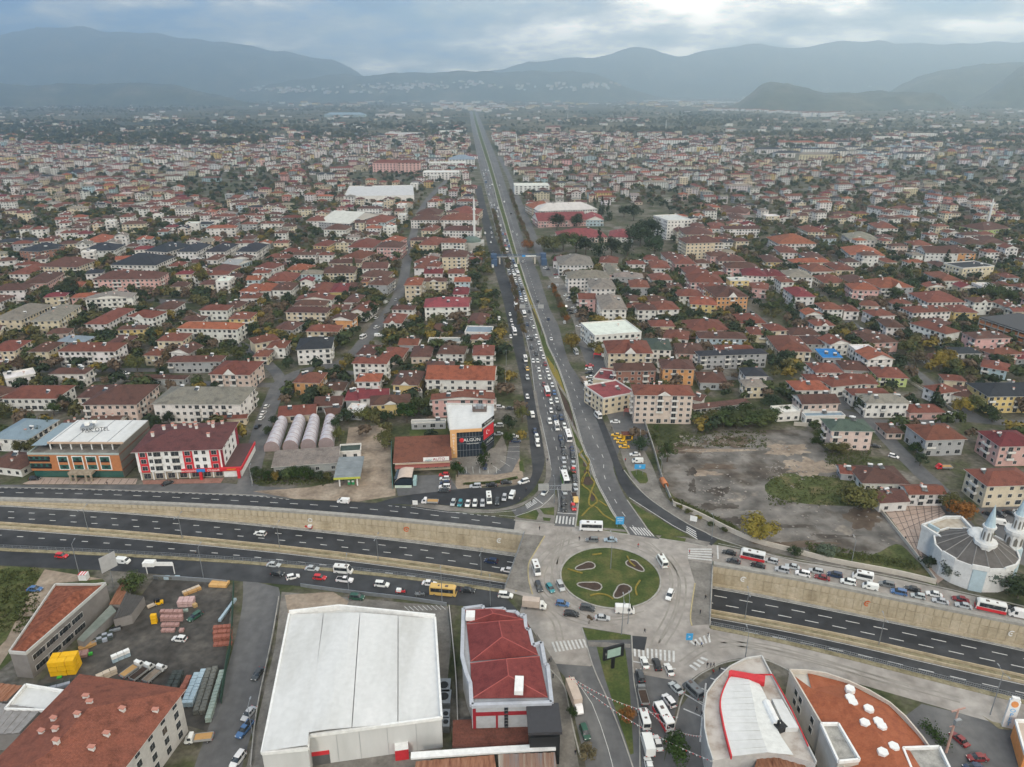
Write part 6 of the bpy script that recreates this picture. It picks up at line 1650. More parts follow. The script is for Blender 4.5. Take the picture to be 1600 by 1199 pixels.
for cx_, cy_, sx_, sy_, n_ in ((450, 141, 70, 4, 110), (620, 137, 50, 5, 90), (665, 132, 26, 5, 50), (735, 132, 30, 5, 50), (930, 134, 22, 3, 50), (860, 136, 60, 5, 60), (1290, 140, 6, 1, 4), (1365, 136, 8, 1, 4), (560, 145, 60, 3, 30)):
    for i in range(n_ // 2):   # blocks climbing the far slopes
        px, py = rnd.gauss(cx_, sx_ * .6), rnd.gauss(cy_, sy_ * .6); v_ = (py - CY) / F; d_ = Vector(((px - CX) / F, CP - v_ * SP, -(SP + v_ * CP))); hit = min((h_ for h_ in (b_.ray_cast(Vector((0, 0, CAMH)), d_.normalized()) for b_ in HB) if h_[0] is not None), key=lambda h_: h_[3], default=None)
        if hit is None: continue
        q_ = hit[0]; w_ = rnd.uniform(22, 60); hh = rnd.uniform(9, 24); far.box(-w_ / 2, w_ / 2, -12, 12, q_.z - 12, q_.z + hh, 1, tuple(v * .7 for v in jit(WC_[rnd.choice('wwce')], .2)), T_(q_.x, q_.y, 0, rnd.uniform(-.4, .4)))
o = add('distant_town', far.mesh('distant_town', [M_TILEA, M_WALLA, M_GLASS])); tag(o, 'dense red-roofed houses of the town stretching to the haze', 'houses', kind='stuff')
# ================================================================== trees
def leafmat(name, a, b):
    m = surf(name, [a, b], .9, .95, mode='obj'); return m
M_BARK = surf('bark', [(.06, .045, .032), (.11, .085, .06)], 1.5, .95)
M_LEAF = leafmat('foliage', (.55, .6, .5), (1.25, 1.25, 1.1))
def crown_mesh(seed, n, lobes, shape='round', leaf=.45):
    r = random.Random(seed); m = MB(); L_ = []
    for k in range(lobes):
        if shape == 'cone': z = r.uniform(.05, .98); rr = (1 - z) * .85 + .07; a = r.uniform(0, 2 * pi); L_.append((cos(a) * rr * .55, sin(a) * rr * .55, z * 2.0, rr * .6))
        elif shape == 'col': z = r.uniform(.1, .95); a = r.uniform(0, 2 * pi); L_.append((cos(a) * .22, sin(a) * .22, z * 2.4, .33))
        else:
            a = r.uniform(0, 2 * pi); b = r.uniform(-.35, 1.0); c = sqrt(max(0, 1 - b * b)); R = r.uniform(.35, .72); L_.append((cos(a) * c * R, sin(a) * c * R, .95 + b * R * .95, r.uniform(.28, .48)))
    for k in range(n):
        x, y, z, q = r.choice(L_)
        v = Vector((r.gauss(0, 1), r.gauss(0, 1), r.gauss(0, .9))).normalized() * q * r.uniform(.75, 1.05)
        p = Vector((x, y, z)) + v
        nn = (v.normalized() + Vector((r.uniform(-.6, .6), r.uniform(-.6, .6), r.uniform(-.2, .8)))).normalized()
        t = nn.orthogonal().normalized(); t.rotate(Matrix.Rotation(r.uniform(0, pi), 3, nn)); b = nn.cross(t); s_ = leaf * r.uniform(.10, .2)
        m.poly((p - t * s_, p - b * s_ * .8, p + t * s_, p + b * s_ * .9))
    for x, y, z, q in L_[: lobes // 2 + 2]:   # dim inner mass so the crown is not see-through
        o0 = len(m.v); m.dome(x * .8, y * .8, z - q * .1, q * .62, q * .62, 6, 2)
    return m.mesh('crown', M_LEAF)
def trunk_mesh(seed, hgt=1.0, limbs=5):
    r = random.Random(seed); m = MB(); m.cyl(0, 0, -.05, hgt * .55, .06, .042, 7); m.cyl(0, 0, hgt * .55, hgt * 1.15, .042, .015, 6)
    for k in range(limbs):
        a = r.uniform(0, 2 * pi); z = r.uniform(.3, .8) * hgt; m.tube((0, 0, z), (cos(a) * .42, sin(a) * .42, z + .45), .018, 5)
    return m.mesh('trunk', M_BARK)
CR = {'round': [crown_mesh(s, 900, 13) for s in range(5)], 'cone': [crown_mesh(20 + s, 620, 16, 'cone') for s in range(2)], 'col': [crown_mesh(30 + s, 500, 9, 'col') for s in range(2)], 'bare': [crown_mesh(40 + s, 260, 12, leaf=.35) for s in range(2)]}
CRL = [crown_mesh(60 + s, 130, 8, leaf=1.15) for s in range(4)]
TR = [trunk_mesh(s) for s in range(3)]
TC = {'g': ((.060, .078, .030), 'green'), 'd': ((.032, .048, .025), 'dark green'), 'y': ((.20, .15, .035), 'yellowing'), 'a': ((.21, .085, .025), 'orange autumn'), 'o': ((.10, .095, .038), 'olive green'), 'b': ((.13, .095, .065), 'brown thinning'), 's': ((.09, .12, .10), 'silvery blue-green'), 'v': ((.028, .05, .012), 'bright green')}
NTREE = 0; TREES = []
def tree(x, y, h, col, shape='round', wide=1.0, label=None):
    global NTREE; NTREE += 1
    nm = {'cone': 'conifer', 'col': 'cypress_tree'}.get(shape, 'tree')
    root = empty(nm, (x, y, 0), rnd.uniform(0, 6.28), label, 'tree', None)
    s_ = h / 2.0 if shape != 'col' else h / 2.5
    wx = s_ * 1.05 * wide
    t = add('trunk', rnd.choice(TR), root); t.scale = (s_, s_, s_ * (.9 if shape == 'round' else .6))
    c = add('crown', rnd.choice(CR[shape]), root, (0, 0, h * .04), 0, jit(TC[col][0], .22)); c.scale = (wx * (1.0 if shape == 'round' else .9), wx, s_)
    TREES.append([root, *proj(x, y)[:2], f"{TC[col][1]} {'conical conifer' if shape == 'cone' else 'slim cypress' if shape == 'col' else 'leafless-looking tree' if shape == 'bare' else 'tree'}"])
TD = '''
1187 845 9 y round 1.2|mustard-orange autumn tree at the near edge of the bare lot
1291 871 5 s round 1.1|silvery round bush by the road at the near edge of the lot
1500 812 7 a round 1.2|orange autumn tree touching the mosque wall
1488 800 6.5 o round 1.2|olive tree beside the orange tree at the mosque
1342 795 9 o round 1.3|large bushy olive tree left of the mosque court
1325 790 7 o round 1.2|
1437 728 5 d round 1|
1552 920 7 s round 1|silvery tree in front of the mosque turret
1590 935 7 d round 1.3|
1482 905 6 s round .9|
893 548 10 y round .9|tall yellow-brown tree between the main road and the plaza
825 392 10 a round 1|
816 660 7 o round .9|
756 728 9 v cone .8|bright green conifer at the corner of the dark glass office
715 745 6 v round .9|
794 674 7 d round .9|
795 692 5 v round .8|
636 660 9 v round 1.1|
672 645 7 g round 1|
655 648 8 g round 1.2|
700 1090 1 g round 1|
1056 1187 6 v round 1.1|round bright green tree by the corner car park at the bottom
916 1188 4 b round 1|
978 1128 4 a round .9|small orange autumn tree at the narrow end of the south lawn
920 975 3 b bare .8|
208 925 6 g round 1.1|green tree beside the storage yard shed
893 1122 3 v round .8|
893 745 2.2 d round 1.2|
1022 690 3.5 g round .6|
1025 675 3.5 g round .6|
1020 655 4 o round .7|
318 450 14 o round .7|
312 438 13 y round .6|
100 470 12 d round 1.2|
85 475 11 d round 1.2|
115 465 12 d round 1|
155 470 8 g round .8|
345 570 9 o round 1|
322 570 9 o round 1.1|
370 565 8 o round 1.1|
215 580 9 o round 1|
265 568 8 b round .8|
253 590 6 d round .8|
30 580 7 b round 1|
130 560 6 d round .9|
395 525 7 d round 1|
525 500 8 y round 1.1|
555 430 12 g cone .7|
618 425 9 b round 1|
582 495 9 d round .9|
690 488 8 g round 1.2|
700 525 7 g round 1.1|
660 530 6 g round 1.2|
680 545 6 o round 1|
765 560 7 d round 1.3|
850 392 9 o round 1|
865 395 10 o round 1.1|
880 392 10 g round 1.1|
900 395 11 g round 1.1|
915 398 10 d round 1|
935 400 14 d cone .6|
955 402 11 d round 1|
980 400 14 d cone .6|
1000 385 14 d round 1.1|
1015 380 14 d round 1.1|
1022 400 12 d round 1|
990 345 11 d round 1|
900 355 9 d round 1|
870 360 11 d round .9|
845 350 7 d round .8|
928 335 12 d cone .5|
940 340 14 d cone .5|
950 345 13 d cone .5|
975 340 9 d round 1|
1235 495 12 d cone .7|
1478 415 12 d cone .7|
1465 580 8 y round 1.1|
1475 572 9 y round 1.1|
1490 585 8 o round 1.2|
1430 570 8 b round 1.2|
1400 575 8 d round 1.2|
1415 555 8 o round 1.1|
1515 480 7 y round 1|
1550 470 12 g round 1.3|
1570 475 10 g round 1.2|
1505 450 6 a round .8|
1395 470 9 g round 1.2|
1425 455 9 d round 1.3|
1440 450 9 d round 1|
1460 455 9 d round 1|
1380 485 8 b round 1.2|
1260 640 7 g round 1.1|
1205 640 7 d round 1.2|
1225 650 5 d round 1|
1130 668 7 g round 1.6|
1150 670 7 g round 1.6|
1170 668 7 g round 1.6|
1190 665 7 g round 1.6|
1110 662 6 o round 1.4|
1140 655 6 d round 1.5|
1165 655 7 g round 1.5|
1205 660 6 g round 1.4|
1520 645 8 o round 1|
1500 650 8 y round 1|
1350 645 8 d round 1.1|
1460 635 9 d cone .7|
1430 710 5 v round 1|
1480 705 5 b round .9|
1550 660 6 d round 1.2|
1290 690 6 g round 1.3|
1300 710 5 o round 1.3|
1315 712 5 o round 1.3|
1275 695 3 v round 1.5|
540 660 6 d round 1.2|
525 675 6 d round .9|
530 690 6 o round .8|
520 715 4 b round 1|
570 658 6 o round 1.4|
590 655 5 o round 1.3|
605 660 5 d round 1.2|
420 680 4 d round 1|
430 668 5 d round 1|
400 745 4 d round 1|
410 748 4 g round 1|
420 752 4 v round 1|
432 752 4 y round .9|
442 750 4 d round 1|
452 750 5 g round 1|
465 748 5 v round 1|
475 748 5 v round 1|
485 750 4 v round 1|
500 752 4 d round .9|
512 752 3.5 o round .9|
60 690 7 d round 1|
75 680 7 d round 1|
50 700 6 d round .9|
245 670 6 d round .8|
265 665 6 d round .8|
100 640 7 d round 1|
85 650 6 g round 1|
35 735 4 b round .8|
150 535 6 g round 1|
5 655 7 o round 1.2|
1050 785 1.7 o round 1.5|
1062 795 1.7 o round 1.5|
1075 803 1.7 o round 1.5|
1090 813 1.7 y round 1.4|
1110 823 1.7 g round 1.4|
1130 832 1.7 g round 1.4|
1240 868 3 d round 1.4|
1450 890 4 d round 1.3|
'''
for ln in TD.strip().splitlines():
    a, lb = ln.split('|'); t = a.split(); p = G(float(t[0]), float(t[1])); hs = 1.75 if 325 < float(t[1]) < 406 and float(t[0]) > 840 else 1.15
    if float(t[2]) < 1.5: continue
    tree(p.x, p.y, float(t[2]) * hs, t[3], t[4], float(t[5]) * 1.08, lb or None); take(p.x, p.y, 1.6)
# trees in tree strips along the road
for s_, c, st in (('770,330 778,360 786,395 796,425', 'b', 7), ('797,300 808,335 820,365 832,390', 'b', 8), ('862,450 875,480 885,505', 'a', 6), ('800,440 806,470 812,500 818,530', 'b', 8), ('742,430 750,460 756,480', 'g', 9), ('750,270 762,300 768,325', 'b', 10), ('772,270 785,300', 'b', 10)):
    for p, a in along(cur(s_), st):
        if NTREE < 285: tree(p.x + rnd.uniform(-1, 1), p.y, rnd.uniform(4, 7), rnd.choice(c + c + 'ob'), 'round', .8)
# scatter: nearest as things, the rest as one mass
pts = []
for i in range(23000):
    px = rnd.uniform(-60, 1660); py = 745 - (745 - 172) * rnd.random() ** .42 if i % 3 else rnd.uniform(172, 560)
    p = G(px, py)
    if blocked(p.x, p.y) or abs(p.x - roadx(p.y)) < 22: continue
    g_ = green(px, py)
    if not g_ and not free(p.x, p.y, 2.2): continue
    take(p.x, p.y, 1.0 if p.y > 800 else 1.8); pts.append((p.y, p.x, g_))
pts.sort(); FARP = []
for y, x, g_ in pts:
    c = rnd.choice('ggdddoobboyg' if not g_ else 'dddoggb')
    h = rnd.uniform(5, 10)
    if NTREE < 292 and y < 620: tree(x, y, h, c, 'cone' if rnd.random() < .07 else 'round', rnd.uniform(.8, 1.2))
    else: FARP.append((x, y, h, c))
for i in range(22000):
    px = rnd.uniform(-80, 1680); py = 146 + 86 * rnd.random() ** 1.5
    if not green(px, py) and rnd.random() < .8: continue
    if mnoise.noise(Vector((px / 80, py / 7, 1.2))) < -.12: continue
    p = G(px, py)
    if abs(p.x - roadx(p.y)) > 45: FARP.append((p.x, p.y, rnd.uniform(10, 19), rnd.choice('ddodgo')))
# geometry nodes: instance low crowns on points (four kinds)
def scatter(name, pts, meshes, lab, cat):
    groups = {}
    for q in pts: groups.setdefault(q[3], []).append(q)
    for c, qs in groups.items():
        me = bpy.data.meshes.new(name); me.from_pydata([(q[0], q[1], -.3) for q in qs], [], [])
        for nm, fn in (('sz', lambda q: q[2] / 2), ('wd', lambda q: q[2] / 2 * (.8 + .5 * ((q[0] * 7.3) % 1))), ('rt', lambda q: (q[0] * 3.1) % 6.28)):
            at = me.attributes.new(nm, 'FLOAT', 'POINT'); at.data.foreach_set('value', [fn(q) for q in qs])
        o = add(name, me); o.color = (*TC[c][0], 1); tag(o, f"{TC[c][1]} {lab}", cat, kind='stuff')
        ng = bpy.data.node_groups.new('scatter', 'GeometryNodeTree'); ng.interface.new_socket('Geometry', in_out='INPUT', socket_type='NodeSocketGeometry'); ng.interface.new_socket('Geometry', in_out='OUTPUT', socket_type='NodeSocketGeometry')
        n, l = ng.nodes, ng.links; gi = n.new('NodeGroupInput'); go = n.new('NodeGroupOutput'); iop = n.new('GeometryNodeInstanceOnPoints')
        joins = n.new('GeometryNodeGeometryToInstance')
        for mm in meshes:
            key = 'leaf_source_' + mm.name
            src = SRC.get((key, c))
            oi = n.new('GeometryNodeObjectInfo'); oi.inputs[0].default_value = src or mksrc(key, c, mm); l.new(oi.outputs['Geometry'], joins.inputs[0])
        l.new(gi.outputs[0], iop.inputs['Points']); l.new(joins.outputs[0], iop.inputs['Instance']); iop.inputs['Pick Instance'].default_value = True
        def att(nm):
            a = n.new('GeometryNodeInputNamedAttribute'); a.data_type = 'FLOAT'; a.inputs[0].default_value = nm; return a.outputs[0]
        cx = n.new('ShaderNodeCombineXYZ'); l.new(att('wd'), cx.inputs[0]); l.new(att('wd'), cx.inputs[1]); l.new(att('sz'), cx.inputs[2]); l.new(cx.outputs[0], iop.inputs['Scale'])
        cr = n.new('ShaderNodeCombineXYZ'); l.new(att('rt'), cr.inputs[2]); l.new(cr.outputs[0], iop.inputs['Rotation'])
        rl2 = n.new('GeometryNodeRealizeInstances'); l.new(iop.outputs[0], rl2.inputs[0]) if False else None
        l.new(iop.outputs[0], go.inputs[0]); n.remove(rl2)
        md = o.modifiers.new('scatter', 'NODES'); md.node_group = ng
SRC = {}
def mksrc(key, c, mm):
    # the source stands as an ordinary small tree at the back of a wood; each colour has its own mesh copy with material
    m2 = mm.copy(); m2.materials.clear(); col = TC[c][0]
    m2.materials.append(surf('foliage_' + c, [tuple(v * .6 for v in col), tuple(v * 1.35 for v in col)], .9, .95)); o = bpy.data.objects.new('far_crown', m2)
    SRC[(key, c)] = o; return o
scatter('distant_trees', FARP, CRL, 'trees scattered between the far houses and in the woods', 'trees')
# hedge strips and low green on dull ground
for s_, wd_, h_, lab, c in (('505,752 520,752', 2.5, 1.5, 'low clipped hedge in front of the nursery by the service road', (.05, .06, .02)),
    ('1446,1135 1462,1152 1476,1166', 2.4, 1.2, 'clipped green hedge beside the orange-roofed building', (.03, .055, .015)), ('726,757 770,755 806,748', .8, .5, 'thin low hedge at the car park corner', (.05, .06, .02))):
    q = along(cur(s_), .8); m = MB(); r = random.Random(5)
    for p, a in q:
        for k in range(60):
            v = Vector((p.x + r.gauss(0, wd_ * .35), p.y + r.gauss(0, wd_ * .3), r.uniform(.05, h_))); t = Vector((r.gauss(0, 1), r.gauss(0, 1), r.gauss(0, 1))).normalized() * .2; b = t.orthogonal().normalized() * .18
            m.poly((v - t, v - b, v + t, v + b))
    o = add('hedge', m.mesh('hedge', M_LEAF)); o.color = (*c, 1); tag(o, lab, 'hedge', kind='stuff')
# walls and fences
for s_, h_, w_, mt, lab in (('1003,650 1020,700 1033,745 1045,775 1052,790', 1.6, .3, M_CONC, 'grey boundary wall between the plaza and the bare lot'), ('1052,790 1090,806 1140,831 1180,848 1230,861 1300,879 1400,898 1462,913', 1.7, .45, flat('whitish_wall', (.48, .44, .38), .9), 'long pale boundary wall between the service road and the bare lot'),
        ('1368,790 1400,830 1430,868 1462,910', 1.2, .3, MATS['whitish_wall'], 'low pale wall along the mosque court'), ('470,917 560,929 640,938 698,947', 1.2, .2, M_METAL, 'grey metal fence along the road north of the white warehouse'),
        ('436,935 425,1000 402,1110 392,1199', .8, .25, M_CONC, 'low kerb wall along the left side of the white warehouse'), ('702,950 708,1010 713,1070 716,1160', 1.0, .25, MATS['pale_render'], 'pale wall between the warehouse and the red-roofed shopping centre'),
        ('366,915 362,1000 355,1040 346,1100', 2.2, .12, flat('green_mesh', (.03, .07, .05), .8), 'dark green mesh fence between the storage yard and the street'), ('1240,665 1275,668 1300,672', 1.8, .3, MATS['whitish_wall'], 'pale garden wall at the far edge of the bare lot'),
        ('1500,650 1440,610 1400,585', 1.2, .25, MATS['whitish_wall'], 'pale garden wall along the lane on the right'), ('612,690 612,730 614,765', 2.2, .2, flat('teal_wall', (.10, .22, .20), .8), 'teal boundary wall between the sandy yard and the garage'),
        ('395,757 390,735', 1.2, .2, M_CONC, 'short concrete wall at the corner of the left street'), ('240,905 300,908 356,913', 1.4, .2, M_METAL, 'corrugated metal fence at the road side of the storage yard')):
    m = MB(); ribbon(m, cur(s_), w_, 0, h_); o = add('boundary_wall' if mt is not M_METAL else 'metal_fence', m.mesh('boundary_wall', mt)); tag(o, lab, 'wall' if mt is not M_METAL else 'fence')
# ================================================================== vehicles
M_BODY = surf('car_paint', [.97, 1.03], .5, .28, mode='obj', spec=.6); M_TYRE = flat('tyre', (.02, .02, .021), .9); M_LAMP = flat('lamp_clear', (.7, .7, .66), .2); M_TAIL = flat('lamp_red', (.40, .02, .02), .3)
def loft(m, st, mi=0):
    """st: list of (x, z0, z1, half width bottom, half width top)"""
    i0 = len(m.v)
    for x, a, b, wb, wt in st: m.v += [(x, -wb, a), (x, wb, a), (x, wt, b), (x, -wt, b)]
    for i in range(len(st) - 1):
        o = i0 + i * 4
        for f in ((0, 4, 7, 3), (3, 7, 6, 2), (2, 6, 5, 1), (1, 5, 4, 0)): m.f.append(tuple(o + k for k in f)); m.m.append(mi); m.c.append(None)
    m.f.append((i0, i0 + 3, i0 + 2, i0 + 1)); o = i0 + 4 * (len(st) - 1); m.f.append((o, o + 1, o + 2, o + 3)); m.m += [mi, mi]; m.c += [None, None]
def wheel():
    m = MB(); n = 10
    for s_ in (-1, 1):
        m.poly([(.32 * cos(2 * pi * k / n), s_ * .11, .32 * sin(2 * pi * k / n)) for k in (range(n) if s_ > 0 else range(n - 1, -1, -1))])
        m.poly([(.19 * cos(2 * pi * k / n), s_ * .12, .19 * sin(2 * pi * k / n)) for k in range(n)], 1)
    for k in range(n):
        a, b = 2 * pi * k / n, 2 * pi * (k + 1) / n; m.quad((.32 * cos(a), -.11, .32 * sin(a)), (.32 * cos(b), -.11, .32 * sin(b)), (.32 * cos(b), .11, .32 * sin(b)), (.32 * cos(a), .11, .32 * sin(a)))
    return m.mesh('wheel', [M_TYRE, M_METAL])
WHEEL = wheel()
lm = MB(); lm.box(-.05, .06, -.18, .18, -.08, .08, 0); HLAMP = lm.mesh('headlight', M_LAMP); lm = MB(); lm.box(-.06, .05, -.15, .15, -.1, .1, 0); TLAMP = lm.mesh('tail_light', M_TAIL)
VT = {}
def vtype(name, body, glass, wheels, lamps, extra=()):
    VT[name] = (body, glass, wheels, lamps, extra)
def carkind(name, L_, W, H, hood, trunk, hb=.72, rear=.0):
    """hood/trunk: length shares in front of and behind the cabin"""
    x0, x1 = -L_ / 2, L_ / 2; w = W / 2; hz = hb
    m = MB()
    loft(m, [(x0, .35, hz * .88, w * .88, w * .78), (x0 + .15, .24, hz, w, w * .9), (x0 + trunk, .22, hz + .06, w, w * .92), (x1 - hood, .22, hz + .05, w, w * .92), (x1 - .35, .24, hz - .08, w * .97, w * .86), (x1, .35, hz * .72, w * .84, w * .72)])
    c0, c1 = x0 + trunk, x1 - hood
    loft(m, [(c0 + .42 - rear, H - .09, H, w * .70, w * .64), (c0 + .9, H - .05, H + .02, w * .74, w * .66), (c1 - 1.1, H - .05, H + .02, w * .74, w * .66), (c1 - .75, H - .1, H - .03, w * .70, w * .64)])
    body = m.mesh('body', M_BODY)
    g = MB(); z0 = hz + .03
    bt = [(c0, -w * .9), (c1, -w * .9), (c1, w * .9), (c0, w * .9)]; tp = [(c0 + .45 - rear, -w * .68), (c1 - .75, -w * .68), (c1 - .75, w * .68), (c0 + .45 - rear, w * .68)]
    for i in range(4):
        j = (i + 1) % 4; g.quad((*bt[i], z0), (*bt[j], z0), (*tp[j], H - .05), (*tp[i], H - .05))
    glass = g.mesh('window_glass', M_GLASS)
    p = MB()
    mid = (c0 + c1 - .3) / 2
    for s_ in (-1, 1): 
        for xx in (mid, c0 + .55): p.tube((xx, s_ * w * .91, z0), (xx, s_ * w * .69, H - .04), .045, 4)
        p.box(mid + .9, mid + 1.1, s_ * w * 1.05 - .06, s_ * w * 1.05 + .06, hz, hz + .14)
    vtype(name, body, glass, [(x0 + .75, w - .1), (x0 + .75, -w + .1), (x1 - .8, w - .1), (x1 - .8, -w + .1)], ((x1 - .1, w * .62, hz * .78), (x0 + .02, w * .74, hz * .88)), [('pillar', p.mesh('pillar', M_BODY))])
carkind('sedan', 4.5, 1.78, 1.43, 1.15, .75); carkind('hatch', 4.05, 1.74, 1.48, 1.0, .12, .75, .15); carkind('suv', 4.5, 1.86, 1.68, 1.05, .1, .88, .2); carkind('wagon', 4.5, 1.78, 1.52, 1.1, .12, .76, .1)
def vanlike(name, L_, W, H, nose, win, split=False, stripe=None, cargo=False):
    x0, x1 = -L_ / 2, L_ / 2; w = W / 2; m = MB()
    loft(m, [(x0, .35, H - .1, w * .96, w * .88), (x0 + .12, .28, H, w, w * .92), (x1 - nose - .7, .28, H, w, w * .92), (x1 - nose - .35, .28, H - .12, w, w * .9), (x1 - nose * .55, .28, 1.25 if nose > .4 else H - .5, w, w * .93), (x1 - .12, .3, .98 if nose > .4 else H * .45, w * .97, w * .88), (x1, .4, .75, w * .88, w * .8)])
    body = m.mesh('body', M_BODY); g = MB()
    zt = H - .35; zb = max(1.0, H * .46)
    if win:
        for s_ in (-1, 1): g.box(x0 + .35, x1 - nose - .55, s_ * w * .975 - .03, s_ * w * .975 + .03, zb, zt)
        g.box(x0 - .03, x0 + .1, -w * .8, w * .8, zb, zt)
    else:
        for s_ in (-1, 1): g.box(x1 - nose - 1.2, x1 - nose - .45, s_ * w * .975 - .03, s_ * w * .975 + .03, zb, zt)
    g.quad((x1 - nose * .5, -w * .86, 1.27 if nose > .4 else zb), (x1 - nose * .5, w * .86, 1.27 if nose > .4 else zb), (x1 - nose - .33, w * .84, H - .14), (x1 - nose - .33, -w * .84, H - .14)) if nose > .4 else g.box(x1 - .15, x1 + .03, -w * .9, w * .9, zb * .95, zt + .05)
    glass = g.mesh('window_glass', M_GLASS); ex = []
    if stripe:
        s2 = MB()
        for s_ in (-1, 1): s2.box(x0 - .01, x1 - .2, s_ * (w + .015) - .02, s_ * (w + .015) + .02, .3, .42 * H)
        s2.box(x1 - .05, x1 + .04, -w * .85, w * .85, .35, .45 * H); ex.append(('lower_panel', s2.mesh('lower_panel', stripe)))
    if L_ > 5.6: 
        s2 = MB(); s2.box(.6, 1.5, -.4, .4, H, H + .12); s2.box(-1.6, -1.1, -.3, .3, H, H + .08); ex.append(('roof_hatch', s2.mesh('roof_hatch', MATS['dark_steel'])))
    vtype(name, body, glass, [(x0 + L_ * .18, w - .1), (x0 + L_ * .18, -w + .1), (x1 - .95, w - .1), (x1 - .95, -w + .1)], ((x1 - .08, w * .7, .75), (x0, w * .85, .9)), ex)
vanlike('van', 4.5, 1.8, 1.85, .95, False); vanlike('minibus', 5.9, 2.0, 2.6, .8, True); vanlike('bigvan', 5.6, 2.0, 2.4, .9, False)
vanlike('midibus', 8.0, 2.35, 3.0, .25, True); vanlike('redbus', 7.6, 2.35, 3.0, .25, True, stripe=M_RED); vanlike('greenbus', 8.5, 2.4, 3.0, .25, True, stripe=flat('bus_green', (.15, .38, .04)))
def truck(name, L_, box, cargo=None, H=3.0):
    x0, x1 = -L_ / 2, L_ / 2; w = 1.02; m = MB()
    loft(m, [(x1 - 1.9, .45, 2.1, w * .95, w * .88), (x1 - 1.0, .4, 2.15, w * .95, w * .88), (x1 - .4, .4, 1.2, w * .95, w * .9), (x1, .45, .9, w * .88, w * .8)]); body = m.mesh('cab', M_BODY)
    g = MB(); g.quad((x1 - .42, -.88, 1.22), (x1 - .42, .88, 1.22), (x1 - .98, .82, 2.08), (x1 - .98, -.82, 2.08))
    for s_ in (-1, 1): g.box(x1 - 1.5, x1 - .75, s_ * .95 - .03, s_ * .95 + .03, 1.25, 1.95)
    e = MB()
    if box: e.box(x0, x1 - 2.0, -1.1, 1.1, .75, H, 0, bottom=True)
    else:
        e.box(x0, x1 - 2.0, -1.05, 1.05, .7, .85, 0, bottom=True)
        for a in ((x0, x1 - 2, -1.05, -.97), (x0, x1 - 2, .97, 1.05), (x0, x0 + .08, -1.05, 1.05), (x1 - 2.1, x1 - 2, -1.05, 1.05)): e.box(*a, .85, 1.3, 0)
        if cargo: e.box(x0 + .2, x1 - 2.2, -.9, .9, .85, 1.25, 1)
    ex = [('cargo_box' if box else 'load_bed', e.mesh('load_bed', [M_BODY if box == 1 else flat('bed_grey', (.30, .30, .29)), cargo or M_WOOD]))]
    if box == 2: ex = [('cargo_box', e.mesh('cargo_box', [flat('tarpaulin_beige', (.48, .40, .34), .8)]))]
    if box == 3: ex = [('cargo_box', e.mesh('cargo_box', [flat('tarpaulin_brown', (.24, .18, .14), .8)]))]
    vtype(name, body, g.mesh('window_glass', M_GLASS), [(x0 + 1.1, .9), (x0 + 1.1, -.9), (x1 - 1.1, .9), (x1 - 1.1, -.9)], ((x1, .7, .8), (x0, .9, .9)), ex)
truck('boxtruck', 6.6, 1); truck('tarptruck', 7.0, 2); truck('browntruck', 6.5, 3); truck('flatbed', 6.4, 0, M_EARTH); truck('sandtruck', 6.4, 0, M_SAND); truck('emptytruck', 6.2, 0, M_WOOD); truck('lorry', 9.2, 2, H=3.4)
def pick(name):
    x0, x1, w = -2.6, 2.6, .9; m = MB()
    loft(m, [(x0, .4, .95, w * .95, w * .95), (x0 + .1, .3, 1.0, w, w), (-.6, .3, 1.0, w, w), (x1 - 1.3, .3, 1.0, w, w * .92), (x1 - .2, .3, .9, w * .95, w * .85), (x1, .4, .7, w * .85, w * .8)])
    loft(m, [(-.45, 1.6, 1.68, .62, .6), (.6, 1.6, 1.68, .62, .6)]); e = MB(); e.box(x0 + .15, -.75, -.72, .72, .99, 1.03, 0); g = MB()
    b = [(-.7, -.82), (1.25, -.82), (1.25, .82), (-.7, .82)]; t = [(-.5, -.62), (.65, -.62), (.65, .62), (-.5, .62)]
    for i in range(4): j = (i + 1) % 4; g.quad((*b[i], 1.0), (*b[j], 1.0), (*t[j], 1.62), (*t[i], 1.62))
    vtype(name, m.mesh('body', M_BODY), g.mesh('window_glass', M_GLASS), [(-1.7, .8), (-1.7, -.8), (1.7, .8), (1.7, -.8)], ((2.5, .65, .75), (-2.6, .8, .8)), [('load_bed', e.mesh('load_bed', M_BLK))])
pick('pickup')
CC = {'w': ((.72, .72, .70), 'white'), 's': ((.42, .44, .45), 'silver'), 'k': ((.015, .016, .018), 'black'), 'g': ((.16, .17, .175), 'grey'), 'd': ((.045, .05, .056), 'dark grey'), 'r': ((.55, .02, .025), 'red'), 'b': ((.06, .14, .30), 'blue'),
      'n': ((.012, .03, .08), 'navy'), 't': ((.04, .22, .25), 'teal'), 'y': ((.75, .42, .01), 'yellow'), 'm': ((.20, .015, .02), 'dark red'), 'e': ((.02, .08, .05), 'dark green'), 'c': ((.62, .40, .12), 'ochre'), 'l': ((.28, .36, .42), 'pale blue')}
KN = {'sedan': ('car', 'saloon car'), 'hatch': ('car', 'hatchback'), 'suv': ('car', 'SUV'), 'wagon': ('car', 'estate car'), 'van': ('van', 'small van'), 'minibus': ('minibus', 'minibus'), 'bigvan': ('van', 'panel van'), 'midibus': ('bus', 'bus'), 'redbus': ('bus', 'and red bus'),
      'greenbus': ('bus', 'and green bus'), 'boxtruck': ('truck', 'box truck'), 'tarptruck': ('truck', 'beige-covered truck'), 'browntruck': ('truck', 'brown-covered truck'), 'flatbed': ('truck', 'dark-loaded flatbed'), 'sandtruck': ('truck', 'pale-loaded flatbed'), 'emptytruck': ('truck', 'flatbed truck'), 'lorry': ('truck', 'beige-covered lorry'), 'pickup': ('pickup_truck', 'pickup')}
CARS = []; ncar = {}
